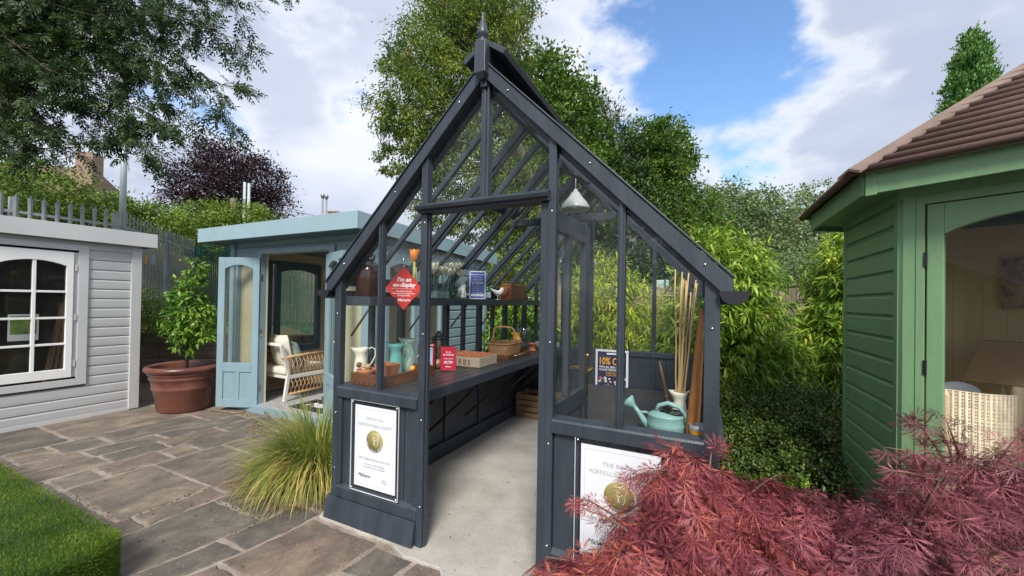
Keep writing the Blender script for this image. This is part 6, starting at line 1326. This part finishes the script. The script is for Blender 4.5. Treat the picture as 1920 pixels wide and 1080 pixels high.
foliage_thing('box_shrub', 'low dark mounded small-leaved shrub between greenhouse and green summerhouse', 'shrub', [((.55,4.6,.22),.42,(1.1,1,.75)),((.9,4.9,.30),.42,(1,1,.8)),((.45,4.15,.12),.34,(1,1,.8)),((.78,4.25,.14),.36,(.9,1,.85)),((.35,4.9,.25),.38),((.98,4.5,.20),.28,(.7,1,.9)),((.35,3.7,.05),.26,(1,1,.8)),((.7,3.75,.06),.3,(1,1,.9))], 42000, .026, GL_LON, base=(.6,4.4,0), tpl='oval', ratio=.55, per=26, clump=.075, droop=-.1, shell=.7, stems=40)
foliage_thing('grey_bush', 'greyish twiggy bush above the timber fence between the bamboos', 'shrub', [((2.0,11.7,2.2),.6),((2.7,11.9,2.35),.65),((1.4,11.5,2.0),.4)], 9000, .075, GL_MID, base=(2.1,11.8,0), tpl='lance', ratio=.35, per=10, clump=.15, stems=50)
def board_fence():
    t = thing('timber_fence', 'weathered grey-brown vertical board fence behind the bamboo', 'fence', (1,10.6,0)); A, B = Vector((-3.2,9.0)), Vector((7,12.9)); u = (B-A).normalized(); n = Vector((u.y,-u.x)); x = 0; m = MB()
    while x < (B-A).length: rect(m, A, u, n, x+.004, x+.118, -.05, 1.85+random.uniform(-.02,.02), random.uniform(-.004,.004)+(.012 if int(x/.12)%2 else 0), .018); x += .121
    m.build('boards', mat('weathered_fence_board', (.20,.155,.12), .85, var=.35, scale=3, bump=.4, stretch=(3,3,.5), island=.3), t); m = MB(); rect(m, A, u, n, 0, (B-A).length, .3,.38,-.04,.04); rect(m, A, u, n, 0, (B-A).length, 1.5,1.58,-.04,.04); m.build('rail', CRATEW, t)
board_fence()
# beyond the greenhouse: car, pale building, mesh fence, green posts
def car():
    c = at(1052,610,12.5); t = thing('parked_car', 'white hatchback parked beyond the greenhouse, seen through its door glass', 'car', (c.x,c.y,0)); t.rotation_euler = (0,0,R(20))
    prof = [(-2.0,.35),(-2.02,.62),(-1.9,.85),(-1.2,.95),(-.55,1.38),(.35,1.47),(1.3,1.42),(1.85,1.0),(1.98,.9),(2.0,.4)]
    m = MB(); n = len(prof)
    ring = []
    for y, s in ((-.80,.97),(-.84,1),(.84,1),(.80,.97)):
        for (x, z) in prof: k = 1 if z < .95 else .84; ring.append((x*s if z < .9 else x, y*k, z))
    m.add(ring, [(i*n+j, i*n+j+1, (i+1)*n+j+1, (i+1)*n+j) for i in range(3) for j in range(n-1)]+[tuple(range(n))[::-1], tuple(range(3*n,4*n))]+[(i*n, (i+1)*n, (i+1)*n+n-1, i*n+n-1) for i in range(3)]); m.build('body', CARW, t, local=True, bevel=.05)
    for s in (-1,1):
        m = MB(); m.prism([(-1.05,.97),(-.5,1.32),(.3,1.38),(1.15,1.34),(1.5,1.0)], (0,s*.79-(.0),0), (1,0,0), (0,0,1), (0,s,0), .03); m.build('side_window', CARG, t, local=True)
    m = MB(); m.add([(-1.22,-.66,.965),(-1.22,.66,.965),(-.60,.62,1.385),(-.60,-.62,1.385)], [(0,1,2,3)]); m.build('windscreen', CARG, t, local=True, solid=.02)
    for x in (-1.25,1.2):
        for y in (-.78,.78):
            w = MB().lathe([(.2,-.1),(.31,-.1),(.33,-.06),(.33,.06),(.31,.1),(.2,.1)], (x,y,.33), 24, (0,1,0)).build('wheel', RUBR, t, local=True); MB().lathe([(0,-.09),(.2,-.09),(.2,.09),(0,.09)], (x,y,.33), 16, (0,1,0)).build('rim', GALV, w, local=True)
    for y in (-.6,.6): MB().ball((-1.95,y,.72), .12, 8, (.5,1.3,.7)).build('headlight', mat('lamp_lens', (.5,.52,.55), .1, bump=0), t, local=True)
car()
def white_building():
    c = at(1040,520,34); t = thing('white_building', 'distant white rendered building with grey roof seen through the greenhouse', 'building', (c.x,c.y,0)); x, y = c.x, c.y
    MB().box(x-5,x+3,y,y+6,0,3.4).build('wall', mat('white_render', (.72,.72,.70), .8, var=.04), t); MB().add([(x-5.3,y-.3,3.3),(x+3.3,y-.3,3.3),(x+3.3,y+3,5.0),(x-5.3,y+3,5.0),(x-5.3,y+6.3,3.3),(x+3.3,y+6.3,3.3)], [(0,1,2,3),(3,2,5,4),(0,3,4),(1,5,2)]).build('roof', mat('grey_slates', (.12,.12,.13), .7), t, solid=.1)
    for k in range(4): MB().box(x-4.4+k*2,x-3.4+k*2,y-.03,y-.01,1.2,2.4).build('window', CARG, t)
white_building()
def mesh_fence():
    a, b = at(960,560,17), at(1090,560,17); A, B = Vector((a.x,a.y)), Vector((b.x,b.y)); u = (B-A).normalized(); n = Vector((u.y,-u.x)); t = thing('railing_fence', 'dark vertical bar railing beyond the white car', 'fence', (a.x,a.y,0)); m = MB(); L = (B-A).length; x = 0
    while x < L: rect(m, A, u, n, x, x+.02, 0, 2.3, 0, .02); x += .13
    m.build('bars', mat('grey_green_railing', (.12,.15,.14), .5), t); m = MB(); [rect(m, A, u, n, 0, L, z, z+.05, .0, .045) for z in (.2,1.2,2.1)]; m.build('rail', PALE, t)
mesh_fence()
for i, (x, d, lab) in enumerate(((1229,11.2,'slim green metal post beyond the back wall, left of the pair'),(1247,11.2,'slim green metal post beyond the back wall, right of the pair'))):
    p = at(x,520,d); tag(MB().box(p.x-.03,p.x+.03,p.y-.03,p.y+.03,0,2.15).build('fence_post', PALG, loc=(p.x,p.y,0)), lab, 'post')
p = at(1241,528,11.6); tag(MB().box(p.x-.18,p.x+.18,p.y,p.y+.25,0,2.15).build('utility_cabinet', mat('pale_cabinet', (.40,.46,.47), .5), loc=(p.x,p.y,0), bevel=.02), 'pale grey narrow cabinet between the green posts behind the greenhouse', 'cabinet')

# ---- sedge clump on the patio
def sedge():
    t = thing('ornamental_sedge', 'fountain-like clump of green and straw sedge grass on the patio', 'grass clump', (-2.78,2.22,0)); n = 2600
    a = rng.random(n)*2*np.pi; lean = .12+rng.random(n)**.6*1.35; r0 = rng.random(n)*.15; L = .36+.40*rng.random(n)
    bx = -2.80+r0*np.cos(a)*1.5; by = 2.20+r0*np.sin(a); K = 6; V = []; F = []
    fs = np.linspace(0,1,K+1); w0 = .0042*(.6+.8*rng.random(n)); da = a+rng.normal(size=n)*.5
    dirx, diry = np.cos(da), np.sin(da)
    pts = np.zeros((n,K+1,3)); th = lean*.35; pos = np.stack([bx,by,np.zeros(n)],1); pts[:,0] = pos
    for k in range(1,K+1):
        th = th+lean*(.10+.34*k/K)*1.0; st_ = L/K; pos = pos+np.stack([dirx*np.sin(th)*st_, diry*np.sin(th)*st_, np.cos(th)*st_],1); pos[:,2] = np.maximum(pos[:,2], .012); pts[:,k] = pos
    sx = np.stack([-diry,dirx,np.zeros(n)],1)
    w = w0[:,None]*(1-fs[None,:])**.6+.0004
    Lf = pts-sx[:,None,:]*w[:,:,None]; Rt = pts+sx[:,None,:]*w[:,:,None]
    V = np.stack([Lf,Rt],2).reshape(-1,3); q = np.arange(K)*2; base = (np.arange(n)*(K+1)*2)[:,None]
    F = np.stack([base+q, base+q+1, base+q+3, base+q+2], -1).reshape(-1,4)
    me = bpy.data.meshes.new('blades'); me.vertices.add(len(V)); me.vertices.foreach_set('co', V.astype(np.float32).ravel()); me.loops.add(F.size); me.loops.foreach_set('vertex_index', F.astype(np.int32).ravel()); me.polygons.add(len(F)); me.polygons.foreach_set('loop_start', np.arange(len(F), dtype=np.int32)*4); me.polygons.foreach_set('loop_total', np.full(len(F),4,np.int32)); me.update(calc_edges=True)
    me.materials.append(leaf_mat('sedge_blade', (.10,.16,.025), (.22,.27,.05), (.55,.40,.15), .35, clump=3)); link('blades', me, t)
    # flower stalks with brown seed heads
    m = MB(); h = MB()
    for i in range(16):
        aa = random.uniform(2.0,4.4); l = random.uniform(.5,.72); b = Vector((-2.82,2.2,.02)); e = b+Vector((math.cos(aa)*l*.75, math.sin(aa)*l*.75, random.uniform(.38,.56))); md = b.lerp(e,.5)+Vector((0,0,.12)); m.tube([b,b.lerp(md,.5)+Vector((0,0,.02)),md,e], .0016, 4)
        for k in range(9): q = md.lerp(e, random.uniform(.8,1.05))+Vector((random.uniform(-.008,.008),random.uniform(-.008,.008),random.uniform(-.008,.008))); h.ball(tuple(q), .0038, 4, (1,1,1.7))
    m.build('stalk', mat('sedge_stalk', (.25,.24,.08), .6), t); h.build('seed_head', mat('brown_seed', (.20,.10,.04), .8), t)
    n = 1500; a = rng.random(n)*6.283; r = .1+.36*rng.random(n); P = np.stack([-2.85+r*np.cos(a)*1.2, 2.15+r*np.sin(a)*.9, .012+.02*rng.random(n)],1); D = unit(np.stack([np.cos(a+rng.normal(size=n)),np.sin(a+rng.normal(size=n)),rng.normal(size=n)*.12],1))
    leaves_mesh('dead_thatch', P, D, np.tile([0,0,1.],(n,1))+rng.normal(size=(n,3))*.2, .10+.14*rng.random(n), .035, leaf_mat('dead_blade', (.20,.12,.05), (.36,.23,.11), (.50,.36,.19), .1), 'diamond', t)
sedge()
struct('soil_patch', MB().lathe([(0,.012),(.28,.010),(.42,.004),(.46,-.01)], (-2.72,2.22,0), 30, None, 1.1, .85), mat('gravelly_soil', (.15,.11,.07), .95, var=.5, scale=40, bump=1, bscale=90))
def pebbles():
    m = MB()
    for i in range(90):
        a = random.uniform(0,6.28); r = random.uniform(.25,.5); m.ball((-2.72+r*math.cos(a)*1.1,2.2+r*math.sin(a)*.85,.008), random.uniform(.004,.011), 4, (1,1,.6))
    tag(m.build('pebbles', mat('pale_pebble', (.42,.37,.29), .8, island=.3)), 'scattered small pale pebbles round the sedge clump', 'pebbles', kind='stuff')
pebbles()
def weed(c, label, n=40, s=.05):
    t = np.array(c); P = t+rng.normal(size=(n,3))*np.array([.03,.03,.01])+np.array([0,0,.02]); o = leaves_mesh('small_weed', P, unit(rng.normal(size=(n,3))+np.array([0,0,.6])), np.tile([0,0,1.],(n,1)), s*(.5+rng.random(n)), .45, GL_CAM, 'oval', None, c); tag(o, label, 'weed')
weed((-2.42,2.02,0), 'small green weed by the left foot of the greenhouse')
weed((.62,3.55,.12), 'fresh light green seedling under the low dark shrub', 50, .06)

# ---- artificial turf covered box
def turf():
    t = thing('turf_platform', 'low platform covered in bright artificial grass at the bottom left', 'platform', (-4,.2,0)); X0, X1, Y0, Y1, H_ = -6.2,-2.60,-1.6,.965,.215
    pl = [(X0,Y0),(X1-.02,Y0)]+[(X1-.02-.16+.16*math.cos(a), Y1-.02-.16+.16*math.sin(a)) for a in np.linspace(0,math.pi/2,9)]+[(X0,Y1-.02)]
    MB().prism(pl, (0,0,0), (1,0,0), (0,1,0), (0,0,1), H_-.004).build('box', mat('turf_backing', (.02,.055,.008), .95, var=.3, scale=20, bump=.5), t, bevel=.03)
    n = 120000; q = rng.random(n); side = q < .22; back = (q >= .22) & (q < .235)
    # denser near the corner that the picture shows
    rx = rng.random(n)**1.35; ry = rng.random(n)**1.2
    P = np.stack([X1-rx*(X1-X0), Y1-ry*1.25, np.full(n,H_)],1); Nn = np.tile([0,0,1.],(n,1))
    k = side.sum(); P[side] = np.stack([np.full(k,X1), Y1-rng.random(k)*.75, rng.random(k)*H_],1); Nn[side] = [1,0,.15]
    # round the plan corner and the edges
    rc = .18; cx, cy = X1-rc, Y1-rc; dx, dy = P[:,0]-cx, P[:,1]-cy; inq = (dx > 0) & (dy > 0); dd = np.hypot(dx, dy); top_out = inq & ~side & (dd > rc); P[top_out,0] = cx+dx[top_out]/dd[top_out]*rc*.97; P[top_out,1] = cy+dy[top_out]/dd[top_out]*rc*.97
    sq = side & inq; th_ = rng.random(n)*math.pi/2; P[sq,0] = cx+rc*np.cos(th_[sq]); P[sq,1] = cy+rc*np.sin(th_[sq]); Nn[sq,0] = np.cos(th_[sq]); Nn[sq,1] = np.sin(th_[sq])
    e = np.maximum(0, (P[:,0]-(X1-.03))/.03)*(~side); P[:,2] -= .012*e; Nn += np.stack([e*.8,0*e,0*e],1); e2 = np.maximum(0,(P[:,1]-(Y1-.03))/.03)*(~side); P[:,2] -= .012*e2; Nn += np.stack([0*e2,e2*.8,0*e2],1)
    D = unit(Nn+rng.normal(size=(n,3))*.42+np.array([.25,-.1,0])); U = rand_dir(n)
    L = .014+.014*rng.random(n); leaves_mesh('grass_pile', P, D, U, L, .10, leaf_mat('turf_blade', (.045,.10,.008), (.11,.19,.018), (.24,.32,.045), .3, clump=3), 'diamond', t)
turf()

# ---- laceleaf maples in the foreground
def maple_tpl():
    vs = []; fs = []
    def dia(o, ang, l, w, z0, z1):
        c, s = math.cos(ang), math.sin(ang); b = len(vs); mid = (o[0]+s*l*.42, o[1]+c*l*.42); e = (o[0]+s*l, o[1]+c*l)
        vs.extend([(o[0],o[1],z0), (mid[0]-c*w, mid[1]+s*w, (z0+z1)/2+.012), (e[0],e[1],z1), (mid[0]+c*w, mid[1]-s*w, (z0+z1)/2+.012)]); fs.append((b,b+1,b+2,b+3))
    for k, a in enumerate((-118,-78,-42,-12,14,44,80,120)):
        a = R(a+random.uniform(-4,4)); l = (.55,.78,.95,1.05,1.0,.92,.75,.5)[k]; dz = -.30*l*l
        dia((0,0), a, l, .026, 0, dz)
        for j, f in enumerate((.34,.48,.62,.76)):
            o = (math.sin(a)*l*f, math.cos(a)*l*f); ll = l*(.30,.30,.24,.16)[j]
            for s in (-1,1): dia(o, a+s*.5, ll, .014*(1-.1*j), dz*f, dz*f-.06*ll-.03)
    v = np.array(vs, float); return v, fs
MT = maple_tpl()
def maple(name, label, base, mounds, n, lm, size, sprigs=(), nb=30):
    t = thing(name, label, 'shrub', base); P = []; D = []; U = []; L = []
    vol = np.array([m[1]**2 for m in mounds]); vol /= vol.sum(); idx = rng.choice(len(mounds), n, p=vol)
    C = np.array([tuple(m[0]) for m in mounds])[idx]; r = np.array([m[1] for m in mounds])[idx]; sc = np.array([m[2] if len(m) > 2 else (1,1,1) for m in mounds])[idx]
    d = rand_dir(n); d[:,2] = np.abs(d[:,2])*1.1-.35*rng.random(n); d = unit(d)
    lay = np.floor(rng.random(n)*4)/4; rad = r*(.55+.5*lay+.07*rng.random(n)); P = C+d*sc*rad[:,None]
    out = d.copy(); out[:,2] = 0; out = unit(out+rng.normal(size=(n,3))*.35*np.array([1,1,0])); D = unit(out+np.array([0,0,-1])*(.25+.75*rng.random(n))[:,None]); U = unit(d*.8+np.array([0,0,.7])+rng.normal(size=(n,3))*.25)
    L = size*(.6+.6*rng.random(n))
    for (a, b, k) in sprigs:
        a, b = np.array(tuple(a)), np.array(tuple(b)); f = rng.random(k); q = a+(b-a)*f[:,None]+rng.normal(size=(k,3))*.018; dd = unit(np.tile(unit(b-a),(k,1))+rng.normal(size=(k,3))*.6+np.array([0,0,-.25])); P = np.concatenate([P,q]); D = np.concatenate([D,dd]); U = np.concatenate([U, np.tile([0,0,1.],(k,1))+rng.normal(size=(k,3))*.3]); L = np.concatenate([L, size*.75*(.6+.5*rng.random(k))])
    leaves_mesh('foliage', P, D, U, L, 1.0, lm, MT, t)
    m = MB(); b0 = Vector(base)
    for i in range(nb):
        q = Vector(P[rng.integers(0, n)]); md = b0.lerp(q,.55)+Vector((0,0,.14)); m.tube([b0, b0.lerp(md,.5)+Vector((0,0,.05)), md, md.lerp(q,.6)+Vector((0,0,.02)), q], [.013,.010,.007,.004,.0015], 6)
    for (a, b, k) in sprigs: a, b = Vector(tuple(a)), Vector(tuple(b)); m.tube([b0, b0.lerp(a,.6)+Vector((0,0,.1)), a, a.lerp(b,.5)+Vector((0,0,.01)), b], [.010,.007,.005,.003,.001], 5)
    m.build('branch', mat('maple_twig_'+name+str(n), (.16,.10,.07), .7), t); return t
ML1 = leaf_mat('coral_laceleaf', (.10,.02,.034), (.31,.07,.086), (.62,.19,.10), .3, rough=.45, clump=5)
ML2 = leaf_mat('burgundy_laceleaf', (.085,.022,.038), (.26,.075,.098), (.46,.15,.155), .25, rough=.5, clump=4)
maple('laceleaf_maple', 'coral red laceleaf maple in the foreground, in front of the right certificate', (at(1330,1000,1.45).x, at(1330,1000,1.45).y, 0),
    [(at(1272,955,1.42),.205,(.75,.8,1.05)),(at(1225,1020,1.36),.16,(1,.8,.8)),(at(1330,960,1.45),.19,(1,.9,.9)),(at(1120,1085,1.22),.12,(1.3,.9,.6)),(at(1060,1085,1.15),.085,(1.2,.9,.6)),(at(1300,1060,1.25),.20,(1.2,.9,.9)),(at(1200,1090,1.15),.16,(1.2,.9,.7)),(at(1420,1010,1.42),.24,(1.1,.9,.9)),(at(1400,1080,1.2),.20,(1.3,.9,.8))], 1150, ML1, .088,
    [(at(1150,965,1.4),at(1068,928,1.4),10),(at(1170,990,1.35),at(1095,955,1.38),10),(at(1290,860,1.45),at(1230,828,1.46),16),(at(1250,880,1.4),at(1165,905,1.4),12),(at(1400,930,1.5),at(1470,885,1.6),12),(at(1330,880,1.5),at(1335,845,1.52),8)], 40)
maple('laceleaf_maple', 'burgundy laceleaf maple in front of the green summerhouse door, darker and taller', (at(1640,1010,1.6).x, at(1640,1010,1.6).y, 0),
    [(at(1480,1000,1.6),.24,(1.2,.9,.9)),(at(1420,975,1.65),.17),(at(1550,1020,1.5),.26,(1.2,.9,.8)),(at(1650,1030,1.5),.26,(1.2,.9,.85)),(at(1620,1015,1.65),.18,(1.3,.9,.7)),(at(1750,950,1.6),.20,(1.1,.9,.9)),(at(1770,885,1.65),.12,(1.2,.9,.8)),(at(1850,960,1.5),.20,(1.2,.9,.9)),(at(1880,890,1.6),.13,(1.3,.9,.6)),(at(1560,1085,1.25),.22,(1.3,.9,.7)),(at(1720,1085,1.2),.22,(1.3,.9,.7)),(at(1870,1080,1.2),.22,(1.3,.9,.8)),(at(1930,1000,1.4),.22)], 1150, ML2, .096,
    [(at(1770,860,1.62),at(1706,776,1.62),22),(at(1800,860,1.62),at(1770,778,1.62),14),(at(1870,870,1.6),at(1925,800,1.6),14),(at(1760,900,1.5),at(1640,880,1.5),14),(at(1740,860,1.6),at(1655,838,1.58),14),(at(1790,870,1.6),at(1760,800,1.66),10),(at(1830,870,1.6),at(1910,838,1.55),14),(at(1720,930,1.6),at(1660,925,1.55),8)], 50)

def debris(label, n, x0, x1, y0, y1, z, size, m):
    P = np.stack([x0+rng.random(n)*(x1-x0), y0+rng.random(n)*(y1-y0), np.full(n,z)],1); D = unit(rng.normal(size=(n,3))*np.array([1,1,.12])); tag(leaves_mesh('leaf_litter', P, D, np.tile([0,0,1.],(n,1))+rng.normal(size=(n,3))*.2, size*(.4+rng.random(n)), .5, m, 'oval'), label, 'leaf litter', kind='stuff')
LITM = leaf_mat('dry_litter', (.05,.035,.02), (.13,.085,.04), (.30,.22,.09), .05)
debris('tiny scraps of dry leaf on the greenhouse floor', 60, -1.55, -.2, 1.75, 4.6, .020, .014, LITM)
debris('dry leaf scraps lying in the patio joints', 260, -5.5, -1.0, .6, 3.0, .008, .018, LITM)
debris('dry leaf litter under the shrubs at the right', 500, .15, 1.0, 1.2, 5.2, .012, .03, LITM)

def moss():
    P = []
    for (x0,y0,x1,y1) in ((-3.35,1.2,-3.35,1.72),(-4.2,1.18,-3.4,1.19),(-3.1,1.62,-2.6,1.63),(-2.58,1.4,-2.56,1.85),(-3.35,.9,-3.35,1.2),(-2.3,1.86,-1.7,1.80)):
        k = 60; f = rng.random(k); P.append(np.stack([x0+(x1-x0)*f+rng.normal(size=k)*.008, y0+(y1-y0)*f+rng.normal(size=k)*.008, np.full(k,-.002)],1))
    P = np.concatenate(P); keep = rng.random(len(P)) < .55; P = P[keep]; n = len(P)
    tag(leaves_mesh('joint_moss', P, unit(rng.normal(size=(n,3))+np.array([0,0,1.1])), rand_dir(n), .010+.012*rng.random(n), .5, leaf_mat('moss', (.04,.06,.01), (.09,.12,.02), (.18,.17,.05), .1), 'oval'), 'small tufts of moss and weed in the paving joints', 'moss', kind='stuff')
moss()
